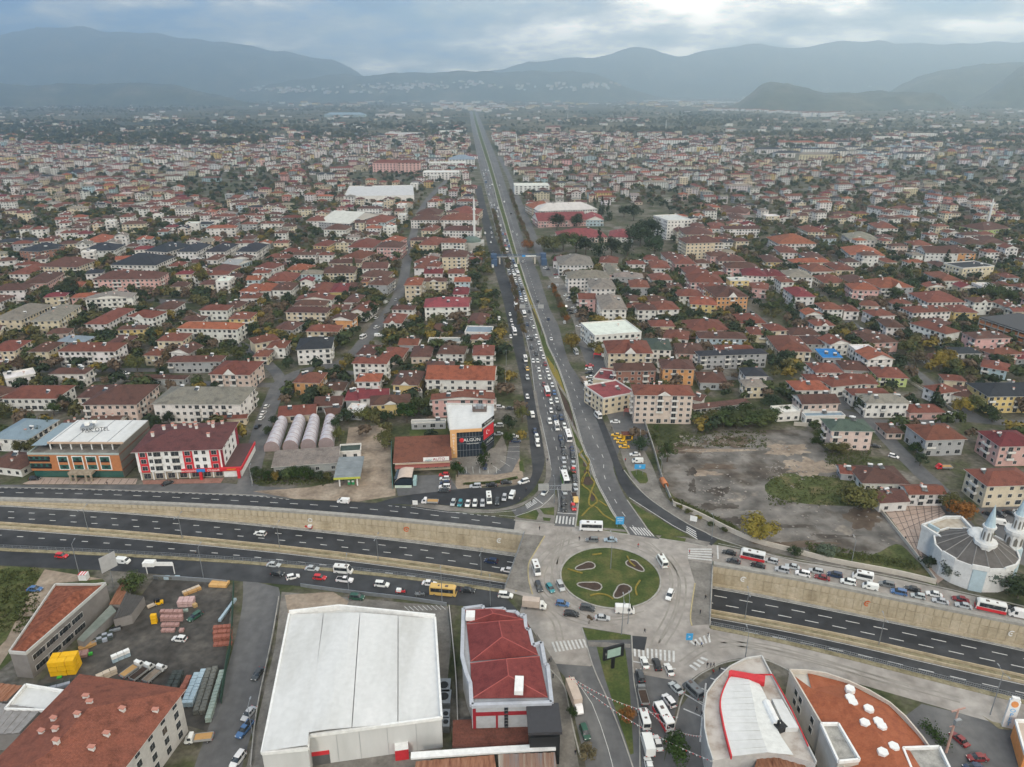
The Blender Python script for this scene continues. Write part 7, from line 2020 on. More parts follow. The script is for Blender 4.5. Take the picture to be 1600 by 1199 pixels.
def vehicle(kind, col, p, ang, zone, idx=None, z=None, lab=None, lod=0):
    body, glass, wheels, lamps, extra = VT[kind]; nm, kw = KN[kind]
    ncar[nm] = ncar.get(nm, 0) + 1
    if nm == 'car' and ncar[nm] > 298: return None
    c = CC[col][0] if kind != 'taxi' else CC['y'][0]
    q = proj(p.x, p.y)
    if z is None: z = .06 if not (-1 and False) else 0
    o = add(nm, body, None, (p.x, p.y, z), ang, jit(c, .05)); o['category'] = nm.replace('_truck', '').replace('_', ' ') if nm != 'pickup_truck' else 'pickup truck'
    add('window_glass', glass, o)
    if q[1] > 470:
        for x, y in wheels: add('wheel', WHEEL, o, (x, y, .32))
        for n_, me in extra: e = add(n_, me, o, color=jit(c, .05))
    else:
        for n_, me in extra[:1]: add(n_, me, o, color=jit(c, .05))
    if q[1] > 690:
        (hx, hy, hz_), (tx, ty, tz) = lamps
        for s_ in (-1, 1): add('headlight', HLAMP, o, (hx, s_ * hy, hz_)); add('tail_light', TLAMP, o, (tx, s_ * ty, tz))
    if lab: o['label'] = lab
    CARS.append([o, q[0], q[1], f"{CC[col][1]} {kw}", zone, lab is not None]); return o
def px_ang(p, q): a, b = G(*p), G(*q); return atan2(b.y - a.y, b.x - a.x)
# zone lists: x y kind colour (heading from the zone unless given as a fifth value, degrees)
HS = px_ang((400, 900), (500, 909)); HN = px_ang((500, 785), (400, 777)); HE = px_ang((1400, 925), (1300, 903)); HUW = px_ang((600, 855), (500, 842))
W_DN = lambda x, y: px_ang((x - 3.2, y - 10), (x, y))
VD = {
 ('on the service road south of the underpass', HS): '97,871,hatch,r 193,880,van,w 428,885,sedan,s 434,899,hatch,k 458,904,hatch,w,22 488,891,sedan,s 500,905,hatch,r 537,895,minibus,w 539,909,pickup,w 597,916,suv,w 671,914,sedan,w 693,929,midibus,c 731,925,sedan,k 790,933,suv,w 835,950,tarptruck,w',
 ('on the service road north of the underpass', HN): '537,786,van,w',
 ('on the forecourts by the hotel', 0): '262,757,sedan,k,50 55,750,hatch,k,5',
 ('by the fence north of the white warehouse', HS): '558,936,suv,e',
 ('round the roundabout', 0): '838,893,minibus,w,-80 842,920,suv,d,-78 860,922,hatch,t,-68 876,919,suv,s,-75 879,946,hatch,b,-12 893,962,wagon,k,-8 918,953,suv,d,-12 941,968,sedan,s,-6 976,957,bigvan,w,-4 1046,933,suv,w,-115 1034,881,minibus,w,100 925,846,wagon,g,178 954,846,sedan,l,178 923,828,midibus,w,176',
 ('in the right-hand queue above the roundabout crossing', 1): '896,795,hatch,r 898,781,flatbed,c 899,764,hatch,s 898,751,suv,d 896,738,hatch,r 896,728,hatch,s 895,714,suv,d 894,704,sedan,n 888,686,midibus,w 882,668,hatch,w 877,655,suv,n 873,640,hatch,k 870,628,hatch,w 866,616,hatch,b 863,604,hatch,w 858,592,suv,w 855,581,hatch,w 852,571,hatch,m 849,560,hatch,w 845,548,hatch,w 842,538,hatch,w 838,528,suv,w 834,513,hatch,w 830,500,hatch,s 827,488,hatch,k 823,478,hatch,g',
 ('in the left-hand queue above the roundabout crossing', 1): '881,797,hatch,k 881,785,suv,d 882,770,sedan,s 883,753,greenbus,w 882,735,sedan,s 881,722,hatch,s 881,709,hatch,d 879,697,suv,d 876,687,hatch,n 870,670,minibus,w 867,656,hatch,n 861,644,hatch,w 861,630,hatch,w 855,616,redbus,w 850,603,hatch,m 844,592,hatch,w 842,580,hatch,w 840,566,hatch,w 838,555,suv,d 831,545,hatch,d 830,531,suv,k 824,509,suv,n 819,494,midibus,w 814,481,hatch,w',
 ('in the outer lane left of the queue', 1): '859,661,suv,w 833,566,hatch,w 825,530,hatch,s 806,480,midibus,w',
 ('on the slip road left of the crossing', 0): '851,772,hatch,w,-118',
 ('parked in the row on the island beside the service road', 0): '672,787,emptytruck,w,176 708,788,hatch,s,-97 719,789,hatch,t,-97 731,789,sedan,w,-95 742,789,hatch,w,-92 754,789,hatch,s,-90 764,783,minibus,w,-85 777,786,hatch,d,-92 788,780,hatch,s,-96 800,777,van,w,-104',
 ('along the kerb of the parking street', 0): '743,762,suv,s,184 768,760,sedan,k,178 791,756,sedan,k,4 818,755,suv,w,210',
 ('stacked for sale beside the AUTO garage', 0): '694,744,hatch,r,180 695,750,hatch,w,180 695,757,hatch,n,180 695,763,suv,w,180 694,768,sedan,d,180',
 ('in the car park by the dark glass office', 0): '716,731,hatch,m,-90 758,732,hatch,n,-90 803,684,hatch,w,0 806,691,sedan,n,0 781,638,wagon,w,0 797,640,sedan,d,0 779,667,suv,w,180 778,680,sedan,s,190',
 ('on the parking street left of the queue', 1): '824,622,hatch,w 832,651,van,w 836,676,hatch,n 839,686,suv,w 840,696,suv,w 821,575,sedan,d 824,592,suv,s 780,500,van,w 782,512,hatch,s 797,493,hatch,w 799,503,hatch,w 801,511,hatch,w 804,522,midibus,w 798,528,hatch,w 791,511,hatch,s 821,564,minibus,w 824,578,sedan,c',
 ('at the taxi stand', 0): '963,682,sedan,y,170 967,688,sedan,y,172 971,693,sedan,y,174 975,700,sedan,y,178',
 ('on the plaza right of the main road', 0): '934,652,minibus,w,105 961,661,sedan,w,175 992,712,sedan,w,178 996,723,van,w,178 921,573,sedan,r,180 920,578,hatch,w,178 921,584,sedan,k,182 922,591,sedan,w,180 926,597,sedan,w,178 925,602,hatch,s,176 930,608,sedan,s,180 930,613,sedan,w,178 913,600,browntruck,w,-75 916,612,hatch,w,-70 951,611,van,w,-100 900,553,minibus,s,-80 905,511,sedan,w,170 852,420,hatch,w,160 856,422,sedan,d,40 869,430,sedan,m,175 870,435,hatch,w,175 868,448,van,s,170 858,450,hatch,s,100',
 ('crowded in the car dealer lot right of the road', 0): '885,463,sedan,w,30 892,466,sedan,n,20 898,463,sedan,w,10 904,467,sedan,r,0 888,470,hatch,w,0 896,471,sedan,w,170 902,474,sedan,d,150 910,470,hatch,b,20 885,480,hatch,w,80 890,486,sedan,k,10 897,482,sedan,w,0 906,480,sedan,w,120 912,476,hatch,w,40 892,491,sedan,d,20 900,488,hatch,s,60 910,484,sedan,n,160 916,480,hatch,w,10 918,473,sedan,d,90 882,505,hatch,w,90 880,495,hatch,m,90',
 ('on the main road carriageway leading away', 2): '861,531,sedan,w 857,500,sedan,n 840,472,sedan,k 817,410,sedan,w 808,368,sedan,w 801,363,sedan,w',
 ('in the queue on the service road right of the bridge', HE): '1139,866,sedan,k 1146,879,sedan,d 1175,874,redbus,w 1184,886,sedan,k 1205,879,wagon,s 1222,893,suv,s 1238,888,sedan,s 1254,899,suv,w 1275,895,wagon,s 1284,905,sedan,m 1304,901,suv,n 1325,912,suv,w 1347,905,minibus,w 1359,920,van,w 1385,916,suv,g 1404,928,suv,b 1425,923,sedan,k 1434,934,hatch,s 1459,931,sedan,w 1469,942,sedan,s 1500,939,sedan,m 1505,949,sedan,s 1546,954,redbus,w 1580,954,sedan,k 1592,964,bigvan,w',
 ('on the road south of the roundabout, waiting at the crossing', 0): '1007,1038,sedan,w,95 1026,1041,suv,k,93 1045,1049,sedan,w,98 1000,1059,suv,d,93 1056,1078,sedan,s,118 1045,1098,suv,w,112 1004,1090,flatbed,g,93 1006,1128,minibus,w,94 1036,1126,redbus,w,104 1011,1168,boxtruck,w,93 1027,1164,sedan,w,96 1014,1199,sedan,w,93 1082,1083,minibus,g,118',
 ('parked on the exit road south of the roundabout', 0): '898,1097,lorry,w,-78 914,1147,wagon,e,-78',
 ('on the street left of the white warehouse', 0): '389,1118,sedan,s,-108 383,1143,pickup,b,-108 372,1190,suv,w,-106 403,1056,sedan,d,-100 312,1158,emptytruck,w,188',
 ('in the storage yard', 0): '281,1001,hatch,w,172 305,966,wagon,e,-120 208,1050,emptytruck,w,62 223,1054,flatbed,w,64 243,1057,sandtruck,w,68 55,923,sedan,b,0',
 ('parked by the mosque', 0): '1546,806,sedan,k,-50 1560,805,suv,d,-52 1578,804,sedan,k,-52 1593,803,sedan,s,-45 1565,820,van,w,-20 1592,828,hatch,w,-30',
 ('among the houses on the right', 0): '1474,733,emptytruck,r,180 1396,715,hatch,w,-40 1367,699,sedan,k,-10 1483,648,sedan,w,0 1310,464,sedan,w,-30 1258,486,van,w,0',
 ('beside the petrol forecourt at the lower right', 0): '1498,1158,sedan,m,112 1526,1187,sedan,m,182 1520,1202,sedan,n,182',
 ('in the street left of the greenhouses', 0): '417,637,hatch,w,82 412,647,sedan,w,82 409,655,hatch,w,82 403,668,sedan,k,82 197,585,hatch,w,0 568,529,minibus,w,70 589,513,suv,w,60 588,498,hatch,w,70 603,474,van,w,70 525,584,hatch,w,0 619,470,hatch,s,80 591,526,van,w,0 602,528,hatch,s,0 610,527,sedan,w,0',
 ('on the forecourts far along the left side of the road', 1): '769,488,van,w 768,495,hatch,s 751,420,hatch,w 755,424,hatch,w 770,418,van,w 777,531,van,w 779,537,hatch,s 767,380,hatch,w 769,372,hatch,s 768,365,hatch,w 767,357,sedan,s 758,366,van,w 770,395,sedan,n',
}
HU = lambda x, y: px_ang((x, y), (x - 3, y - 10))
for (zone, mode), s_ in VD.items():
    for it in s_.split():
        t = it.split(','); x, y = float(t[0]), float(t[1])
        if len(t) > 4: a = radians(float(t[4]))
        elif mode == 1: a = W_DN(x, y)
        elif mode == 2: a = HU(x, y)
        else: a = mode
        vehicle(t[2], t[3], G(x, y), a, zone, z=.09)
for x, y, k, c in ((407, 836, 'wagon', 'w'), (767, 879, 'suv', 'n'), (793, 893, 'sedan', 'w')):
    p = lift((x, y)); q = lift((x - 20, y - 3)); o = vehicle(k, c, p, atan2(q.y - p.y, q.x - p.x), 'down in the underpass', z=p.z + .02)
# dense far queue: three lanes between y=478 and y=300, then thin traffic
la, lb = cur(Wl, 6), cur(Wr, 6); q1 = [la[i].lerp(lb[i], .18) for i in range(min(len(la), len(lb)))]; q2 = [la[i].lerp(lb[i], .5) for i in range(len(q1))]; q3 = [la[i].lerp(lb[i], .82) for i in range(len(q1))]
for li, q in enumerate((q1, q2, q3)):
    d = [p for p in along(q, 7.2, li * 2.0)]
    for p, a in d:
        py = proj(p.x, p.y)[1]
        if py > 472 or py < 262: continue
        pr = .85 if py > 405 else .22
        if rnd.random() > pr: continue
        vehicle(rnd.choice(['hatch', 'sedan', 'hatch', 'suv', 'van'] if rnd.random() < .95 else ['midibus']), rnd.choice('wwwwssddnkbr'), p + Vector((rnd.uniform(-.4, .4), 0, 0)), a + pi, ('far back in the queue, %s lane' % ('left', 'middle', 'right')[li]) if py > 400 else 'beyond the pedestrian bridge', z=.08)
la, lb = cur(El, 6), cur(Er, 6)
for k, u in enumerate((.25, .6)):
    q = [la[i].lerp(lb[i], u) for i in range(min(len(la), len(lb)))]
    for p, a in along(q, 36, 11 * k):
        if 260 < proj(p.x, p.y)[1] < 400 and rnd.random() < .5: vehicle(rnd.choice(['sedan', 'hatch', 'van']), rnd.choice('wwskd'), p, a, 'beyond the pedestrian bridge', z=.08)
# red load carrier and scooter
def trike(px, py, lab, col, low=False, ang=0):
    p = lift((px, py)) if low else G(px, py); root = empty('motor_tricycle' if col == 'r' else 'motorbike', p + Vector((0, 0, .02)), ang, lab, 'tricycle' if col == 'r' else 'motorbike')
    m = MB(); m.box(-1.6, .1, -.6, .6, .5, .65, 0); m.box(-1.6, -1.52, -.6, .6, .6, 1.0, 0); m.box(.2, 1.3, -.18, .18, .45, .85, 0); m.box(.9, 1.1, -.35, .35, 1.0, 1.08, 0)
    add('body', m.mesh('body', M_BODY), root, color=CC[col][0])
    for x, y in ((-1.1, .55), (-1.1, -.55), (1.3, 0)): add('wheel', WHEEL, root, (x, y, .32))
    if col == 'r': m = MB(); m.box(-1.4, 0, -.5, .5, .65, 1.5); add('load', m.mesh('load', M_TWHITE), root)
    return root
trike(482, 826, 'red motor tricycle with pale load on the underpass shoulder below the wall', 'r', True, HUW); trike(627, 927, 'red motor tricycle with pale cover behind the yellow bus', 'r', False, HS); mb_ = trike(657, 931, 'grey motorbike behind the yellow bus near the fence', 'g', False, HS)
# ================================================================== people
def person_mesh(seed, stride, arm):
    r = random.Random(seed); me = bpy.data.meshes.new('person'); 
    J = [(0, 0, .92), (0, 0, 1.12), (0, 0, 1.38), (0, .01, 1.50), (0, .02, 1.62), (0, .02, 1.74), (.18, 0, 1.40), (.24, arm * .1, 1.14), (.24, arm * .25, .90), (.25, arm * .3, .80), (-.18, 0, 1.40), (-.24, -arm * .1, 1.14), (-.24, -arm * .25 + .05, .90), (-.25, -arm * .3 + .05, .80),
         (.10, 0, .86), (.11, stride * .5, .48), (.11, stride, .08), (.11, stride + .16, .04), (-.10, 0, .86), (-.11, -stride * .35, .48), (-.11, -stride, .10), (-.11, -stride + .15, .04)]
    E = [(0, 1), (1, 2), (2, 3), (3, 4), (4, 5), (2, 6), (6, 7), (7, 8), (8, 9), (2, 10), (10, 11), (11, 12), (12, 13), (0, 14), (14, 15), (15, 16), (16, 17), (0, 18), (18, 19), (19, 20), (20, 21)]
    R_ = [.15, .15, .17, .06, .10, .08, .08, .055, .042, .045, .08, .055, .042, .045, .10, .068, .048, .045, .10, .068, .048, .045]
    me.from_pydata(J, E, []); o = bpy.data.objects.new('tmp', me); COL.objects.link(o); md = o.modifiers.new('s', 'SKIN')
    for i, v in enumerate(me.skin_vertices[0].data): v.radius = (R_[i] * 1.0, R_[i] * .8); v.use_root = i == 0
    s_ = o.modifiers.new('u', 'SUBSURF'); s_.levels = 1
    dg = bpy.context.evaluated_depsgraph_get(); res = bpy.data.meshes.new_from_object(o.evaluated_get(dg)); COL.objects.unlink(o)
    for m in (flat('skin', (.42, .26, .19), .7), flat('dark_hair', (.02, .016, .013), .8), surf('jacket', [.9, 1.1], 2, .9, mode='obj'), flat('trousers', (.03, .035, .05), .9), flat('shoes', (.02, .02, .02), .8)): res.materials.append(m)
    for p in res.polygons:
        c = p.center
        p.material_index = 4 if c.z < .1 else 3 if c.z < .9 and abs(c.x) < .2 else 0 if (c.z < .86 and abs(c.x) > .2) else 2 if c.z < 1.47 else 1 if (c.z > 1.69 or (c.z > 1.56 and c.y < -.01)) else 0
    return res
PM = [person_mesh(1, .22, 1), person_mesh(2, .02, .2), person_mesh(3, .30, -1)]
JK = {'dark': (.03, .03, .035), 'red': (.40, .03, .03), 'grey': (.16, .16, .17), 'blue': (.05, .10, .25), 'white': (.6, .6, .58)}
for i, (x, y, c, lab) in enumerate(((843, 829, 'dark', 'crossing the pale paving above the deck corner'), (905, 845, 'dark', 'at the kerb left of the round island'), (997, 856, 'red', 'in a red jacket right of the round island'), (1077, 866, 'red', 'in red at the left end of the right-hand crossing'), (1113, 871, 'dark', 'at the right end of the right-hand crossing'),
      (890, 812, 'dark', 'walking on the zebra crossing above the roundabout'), (831, 788, 'dark', 'walking on the slip road crossing'), (812, 784, 'grey', 'beside the parked cars on the island'), (822, 769, 'dark', 'walking in the parking street'), (1102, 937, 'dark', 'walking on the deck pavement right of the roundabout'), (1094, 960, 'dark', 'standing by the kerb on the right deck pavement'),
      (1007, 990, 'dark', 'standing south of the round island beside the lawn'), (1106, 996, 'dark', 'crossing near the blue sign'), (1086, 1010, 'dark', 'on the small triangular island'), (1096, 1011, 'blue', 'second on the small triangular island'), (1105, 1043, 'dark', 'in the group by the curved supermarket, leftmost'), (1110, 1044, 'grey', 'in the group by the curved supermarket, second'), (1115, 1043, 'dark', 'in the group by the curved supermarket, third'), (1114, 1054, 'red', 'in front of the group by the curved supermarket'), (1124, 1050, 'dark', 'walking right of the group by the supermarket'),
      (1088, 1113, 'dark', 'in the corner car park'), (1096, 1120, 'dark', 'second in the corner car park'), (864, 1060, 'dark', 'on the pavement beside the shopping centre, lower one'), (858, 1036, 'dark', 'beside the shopping centre corner'), (861, 1034, 'grey', 'second beside the shopping centre corner'), (899, 1180, 'dark', 'on the pavement at the very bottom'),
      (940, 622, 'dark', 'on the plaza above the minibus'), (943, 636, 'dark', 'on the plaza beside the minibus'), (947, 637, 'grey', 'second beside the plaza minibus'), (946, 652, 'dark', 'on the plaza right of the minibus'), (956, 672, 'dark', 'by the taxi stand'), (977, 722, 'red', 'beside the parked white van on the plaza'), (973, 738, 'dark', 'at the kerb below the taxi stand'),
      (1512, 790, 'dark', 'walking on the road by the yellow block'), (1414, 845, 'dark', 'walking on the mosque court'), (168, 759, 'dark', 'in front of the hotel forecourt'), (433, 969, 'dark', 'on the street left of the warehouse'), (842, 681, 'dark', 'on the pavement between the roads'), (855, 722, 'dark', 'on the pavement left of the queue'), (307, 870, 'dark', 'on the verge strip by the fence'))):
    o = add('person', PM[i % 3], None, G(x, y) + Vector((0, 0, .1)), rnd.uniform(0, 6.28), JK[c]); tag(o, f"person in {c if c != 'dark' else 'dark'} clothes {lab.replace('in a red jacket ', '').replace('in red ', '')}", 'person', 'pedestrians')
o = add('person', PM[1], None, mb_.location + Vector((-.2, 0, .05)), 0, JK['grey']); tag(o, 'person riding the grey motorbike behind the yellow bus', 'person')
# ================================================================== poles, signs, gantries
lp = {}
def lamp(px, py, h, ang, lab, low=False, double=False):
    p = lift((px, py)) if low else G(px, py)
    root = empty('street_lamp', p, ang, lab, 'street lamp', 'street lamps')
    k = (h, double)
    if k not in lp:
        m = MB(); m.cyl(0, 0, 0, h, .14, .07, 8); a = MB(); b = MB()
        for s_ in ((1, -1) if double else (1,)): a.tube((0, 0, h - .1), (0, s_ * 1.8, h + .35), .05, 6); b.box(-.14, .14, s_ * 1.7 - .1 * 0, s_ * 2.5, h + .3, h + .45)
        lp[k] = (m.mesh('pole', M_METAL), a.mesh('arm', M_METAL), b.mesh('lamp_head', M_METAL))
    for n_, me in zip(('pole', 'arm', 'lamp_head'), lp[k]): add(n_, me, root)
for x, y, h, l_, d, lab in ((138, 830, 9, 1, 1, 'first lamp post from the left on the underpass barrier'), (285, 842, 9, 1, 1, 'second lamp post from the left on the underpass barrier'), (437, 856, 9, 1, 1, 'third lamp post from the left on the underpass barrier'), (591, 876, 9, 1, 1, 'fourth lamp post from the left on the underpass barrier'), (752, 900, 9, 1, 1, 'lamp post on the underpass barrier just left of the bridge'),
      (1164, 967, 9.5, 1, 1, 'lamp post on the underpass barrier just right of the bridge'), (1373, 1008, 9.5, 1, 1, 'lamp post on the underpass barrier toward the right edge'), (124, 897, 11, 0, 0, 'tall utility-style post beside the road near the red hatchback'), (318, 903, 11, 0, 0, 'tall post at the road edge above the storage yard'), (545, 922, 11, 0, 0, 'post at the road edge beside the white minibus'), (691, 943, 11, 0, 0, 'post at the road edge by the yellow bus'), (766, 947, 9, 0, 0, 'post at the road edge by the shopping centre corner'),
      (954, 889, 12, 0, 1, 'tall double-headed mast in the middle of the round island'), (971, 992, 12, 0, 1, 'tall mast on the lawn tip south of the roundabout'), (981, 975, 9, 0, 0, 'slim post just right of the mast south of the roundabout'), (1164, 1031, 9, 0, 0, 'dark post at the tip of the curved supermarket'), (1547, 1117, 13, 0, 1, 'tall post in the petrol station bed at the lower right'), (1032, 750, 8, 0, 0, 'pale post by the orange tank at the plaza edge'), (999, 704, 8, 0, 0, 'post behind the taxi stand'),
      (1204 + 126, 882, 9, 0, 0, 'lone pale post in the grass by the pale boundary wall'), (1112, 842, 8, 0, 0, 'post on the pavement above the right-hand crossing'), (866, 783, 9, 0, 0, 'post at the slip road carrying the big gantry'), (790, 610, 9, 0, 0, 'post by the parking street near the white houses'), (791, 572, 8, 0, 0, 'post beside the dark asphalt bend'), (410, 590, 8, 0, 0, 'post at the lane junction left of the striped block'), (394, 760, 8, 0, 0, 'post at the corner of the left street and service road'), (395, 1150, 9, 0, 0, 'pale post on the street beside the parked cars left of the warehouse')):
    lamp(x, y, h, HS if l_ else rnd.uniform(-.2, .2), lab, bool(l_), bool(d))
for k, yy in enumerate((720, 640, 560, 500, 450)):
    ii = min(range(len(A)), key=lambda i: 1) if False else 0
    la_, lb_ = cur(Wr, 6), cur(El, 6); jj = min(range(len(la_)), key=lambda i: abs(proj(*la_[i])[1] - yy)); p = la_[jj].lerp(lb_[min(jj, len(lb_) - 1)], .5); q = proj(p.x, p.y); lamp(q[0], q[1], 9, .3, f"{['first', 'second', 'third', 'fourth', 'fifth'][k]} lamp post up the main road median counted from the roundabout", False, True)
def sign(px, py, h, w_, hh, matn, lab, ang=0, posts=2, nm='road_sign', txt=None, back=False):
    root = empty(nm, G(px, py), ang, lab, nm.replace('_', ' ')); m = MB()
    for x in ((-w_ * .3, w_ * .3) if posts == 2 else (0,)): m.cyl(x, 0, 0, h, .08, .08, 6)
    add('post', m.mesh('post', M_METAL), root); m = MB(); m.box(-w_ / 2, w_ / 2, -.12, -.02, h - hh, h, 0); b = add('sign_panel', m.mesh('sign_panel', matn), root)
    for i, t_ in enumerate(txt or ()): text('lettering', t_[0], t_[1], b, (t_[2], -.14, h - hh / 2 + t_[3]), UP, t_[4] if len(t_) > 4 else M_TWHITE)
    return root
M_SB = flat('road_sign_blue', (.05, .32, .62), .5)
sign(968, 824, 4.2, 2.8, 3.0, M_SB, 'blue direction sign at the foot of the main road beside the crossing', 0, 2, txt=[('YALOVA', .55, 0, .8), ('DÜZCE', .55, 0, 0), ('<', .7, 0, -.9)])
sign(999, 742, 4.6, 4.2, 2.0, M_SB, 'blue information board with three white symbols on the small plaza lawn', 0, 2, nm='information_board', txt=[('iii', 1.4, 0, .1)])
sign(1076, 1006, 3.5, 1.8, 2.2, M_SB, 'small blue sign on the triangular island south of the bridge', 0, 1, txt=[('>', 1.2, 0, 0)])
sign(1083, 819, 3.2, 2.4, 2.0, M_TWHITE, 'small white board beside the pavement above the right-hand lane', -.4, 2); sign(649, 792, 2.6, 1.8, 1.7, M_TWHITE, 'small pale board at the tip of the parking island', 0, 1)
sign(943, 368 + 35, 1, .5, .5, M_TWHITE, '', 0) if False else None
root = sign(178, 917, 11.5, 4.8, 5.2, flat('billboard_grey', (.42, .42, .42)), 'tall leaning-framed grey-white billboard on a single pole beside the road', 1.0, 1, 'billboard')
root = empty('billboard', G(957, 1044), .35, 'dark monopole billboard with pale green poster on the south lawn', 'billboard'); m = MB(); m.box(-.4, .4, -.3, .3, 0, 3.4); add('post', m.mesh('post', M_BLK), root); m = MB(); m.box(-2.9, 2.9, -.3, .3, 3.4, 7.2, 0); bb = add('frame', m.mesh('frame', M_BLK), root)
m = MB(); m.box(-1.9, 1.9, -.36, -.3, 4.0, 6.6, 0); m.box(-2.6, -2.0, -.36, -.3, 4.0, 6.8, 1); add('poster', m.mesh('poster', [flat('poster_green', (.30, .42, .36)), M_GLASS]), bb)
def gantry(px, py, span, lab, back):
    p = G(px, py); root = empty('sign_gantry', p, 0, lab, 'sign gantry'); m = MB(); m.cyl(0, 0, 0, 8, .2, .16, 8)
    for z in (5.6, 7.2): m.tube((-span * .45, 0, z), (span * .55, 0, z), .1, 5)
    for k in range(10): m.tube((-span * .45 + span * k / 10, 0, 5.6), (-span * .45 + span * (k + 1) / 10, 0, 7.2), .05, 4)
    add('frame', m.mesh('frame', M_METAL), root)
    for x in (-span * .42, span * .45):
        m = MB(); m.box(-1.9, 1.9, -.2, -.1, 5.2, 8.0, 0)
        for k in range(5): m.box(-1.9 + k * .95 - .03, -1.9 + k * .95 + .03, -.26, -.2, 5.2, 8, 1)
        for k in range(4): m.box(-1.9, 1.9, -.26, -.2, 5.3 + k * .85, 5.36 + k * .85, 1)
        add('sign_panel', m.mesh('sign_panel', [flat('sign_back', (.38, .38, .37)), M_METAL]), root, (x, 0, 0))
gantry(866, 786, 9.5, 'sign gantry with two pale ribbed panel backs over the queue above the crossing', True); gantry(830, 494, 14, 'pale sign gantry over the queue farther up the main road', True)
# pedestrian bridge
a, b = G(777, 413), G(841, 412); root = empty('footbridge', a, 0, 'blue steel pedestrian bridge with a blue and white banner spanning the main road', 'footbridge'); d = b - a; ln = d.length; M_FB = flat('bridge_blue', (.05, .09, .16), .6)
root.rotation_euler = (0, 0, atan2(d.y, d.x)); m = MB(); m.box(-2, ln + 2, -1.5, 1.5, 6.0, 6.5, 0, bottom=True); add('deck', m.mesh('deck', M_CONC), root); m = MB()
for s_ in (-1.5, 1.5):
    for z in (6.6, 8.2): m.tube((-2, s_, z), (ln + 2, s_, z), .1, 5)
    for k in range(26): x = -2 + (ln + 4) * k / 26; m.tube((x, s_, 6.6), (x + (ln + 4) / 52, s_, 8.2), .06, 4); m.tube((x + (ln + 4) / 52, s_, 8.2), (x + (ln + 4) / 26, s_, 6.6), .06, 4)
add('truss', m.mesh('truss', M_FB), root)
for x in (2, ln * .5, ln - 3): m = MB(); m.box(-.6, .6, -.6, .6, 0, 6); add('pier', m.mesh('pier', flat('pier_cream', (.55, .5, .42))), root, (x, 0, 0))
for x, w_ in ((-5.5, 5), (ln + 2, 4.5)): m = MB(); m.box(0, w_, -3, 3, 3.2, 9.0, 0); m.box(0, w_, -9, -3, 0, 5.5, 0); add('stair_tower', m.mesh('stair_tower', M_FB), root, (x, 0, 0))
m = MB(); m.box(0, 3, -1.75, -1.65, 6.4, 7.9, 0); m.box(3, 12, -1.75, -1.65, 6.6, 7.6, 1); add('banner', m.mesh('banner', [flat('banner_blue', (.02, .25, .6)), M_TWHITE]), root, (ln * .6, 0, 0))
# petrol totem and canopy edge
p = G(1573, 1136); root = empty('petrol_totem', p, -.35, 'tall white petrol station totem with orange emblem and blue letters at the lower right', 'totem'); m = MB(); m.box(-1.1, 1.1, -.4, .4, 0, 8.2, 0); m.box(-.8, .8, -.4, .4, 8.2, 9, 0); add('panel', m.mesh('panel', M_TWHITE), root)
m = MB(); m.prism([(.75 * cos(2 * pi * k / 12), .9 * sin(2 * pi * k / 12)) for k in range(12)], 0, .06); e_ = add('emblem', m.mesh('emblem', flat('emblem_orange', (.75, .30, .10))), root, (0, -.42, 7.3)); e_.rotation_euler = (pi / 2, 0, 0)
for k, c in enumerate('OPET'): text('lettering', c, 1.5, root, (0, -.43, 5.4 - k * 1.35), UP, flat('letter_blue', (.12, .42, .75)))
boxroof([(1587, 1126), (1700, 1128), (1720, 1230), (1602, 1178)], 5, 'petrol station canopy corner with orange-white edge at the right margin', 'station_canopy', MATS['emblem_orange'], MATS['tarpaulin_beige'])
# taxi kiosk, orange tank, power pole
root = empty('taxi_kiosk', G(980, 686), 0.1, 'small yellow taxi kiosk with red tiled roof above the parked taxis', 'kiosk'); m = MB(); m.box(-2, 2, -1.6, 1.6, 0, 2.6, 0); m.box(-1.3, 1.3, -1.65, -1.6, .4, 2.2, 1); add('wall', m.mesh('wall', [M_YEL, M_GLASS]), root); m = MB(); roof_mesh(m, 4, 3.2, 2.6, 'h', .5, .9); add('roof', m.mesh('roof', [M_TILE, M_YEL]), root, color=RC_['r'][:3])
m = MB(); m.tube((-2.4, 0, 1.1), (2.4, 0, 1.1), 1.1, 12); o = add('fuel_tank', m.mesh('fuel_tank', flat('tank_orange', (.60, .22, .09)), True), None, G(1037, 758), 1.7); tag(o, 'orange cylindrical tank at the edge of the bare lot by the plaza wall', 'tank')
p = G(1478, 1176); root = empty('power_pole', p, .3, 'pinkish lattice power pole with crossarm and transformer at the lower right', 'power pole'); m = MB(); m.cyl(0, 0, 0, 13, .3, .18, 6); add('pole', m.mesh('pole', flat('pinkish_steel', (.42, .26, .22))), root); m = MB(); m.box(-1.9, 1.9, -.12, .12, 12.6, 12.9); m.box(-1.2, 1.2, -.1, .1, 8, 8.2); add('crossarm', m.mesh('crossarm', MATS['pinkish_steel']), root); m = MB(); m.box(-.8, .8, -.9, -.2, 9, 10.4); add('transformer', m.mesh('transformer', M_METAL), root)
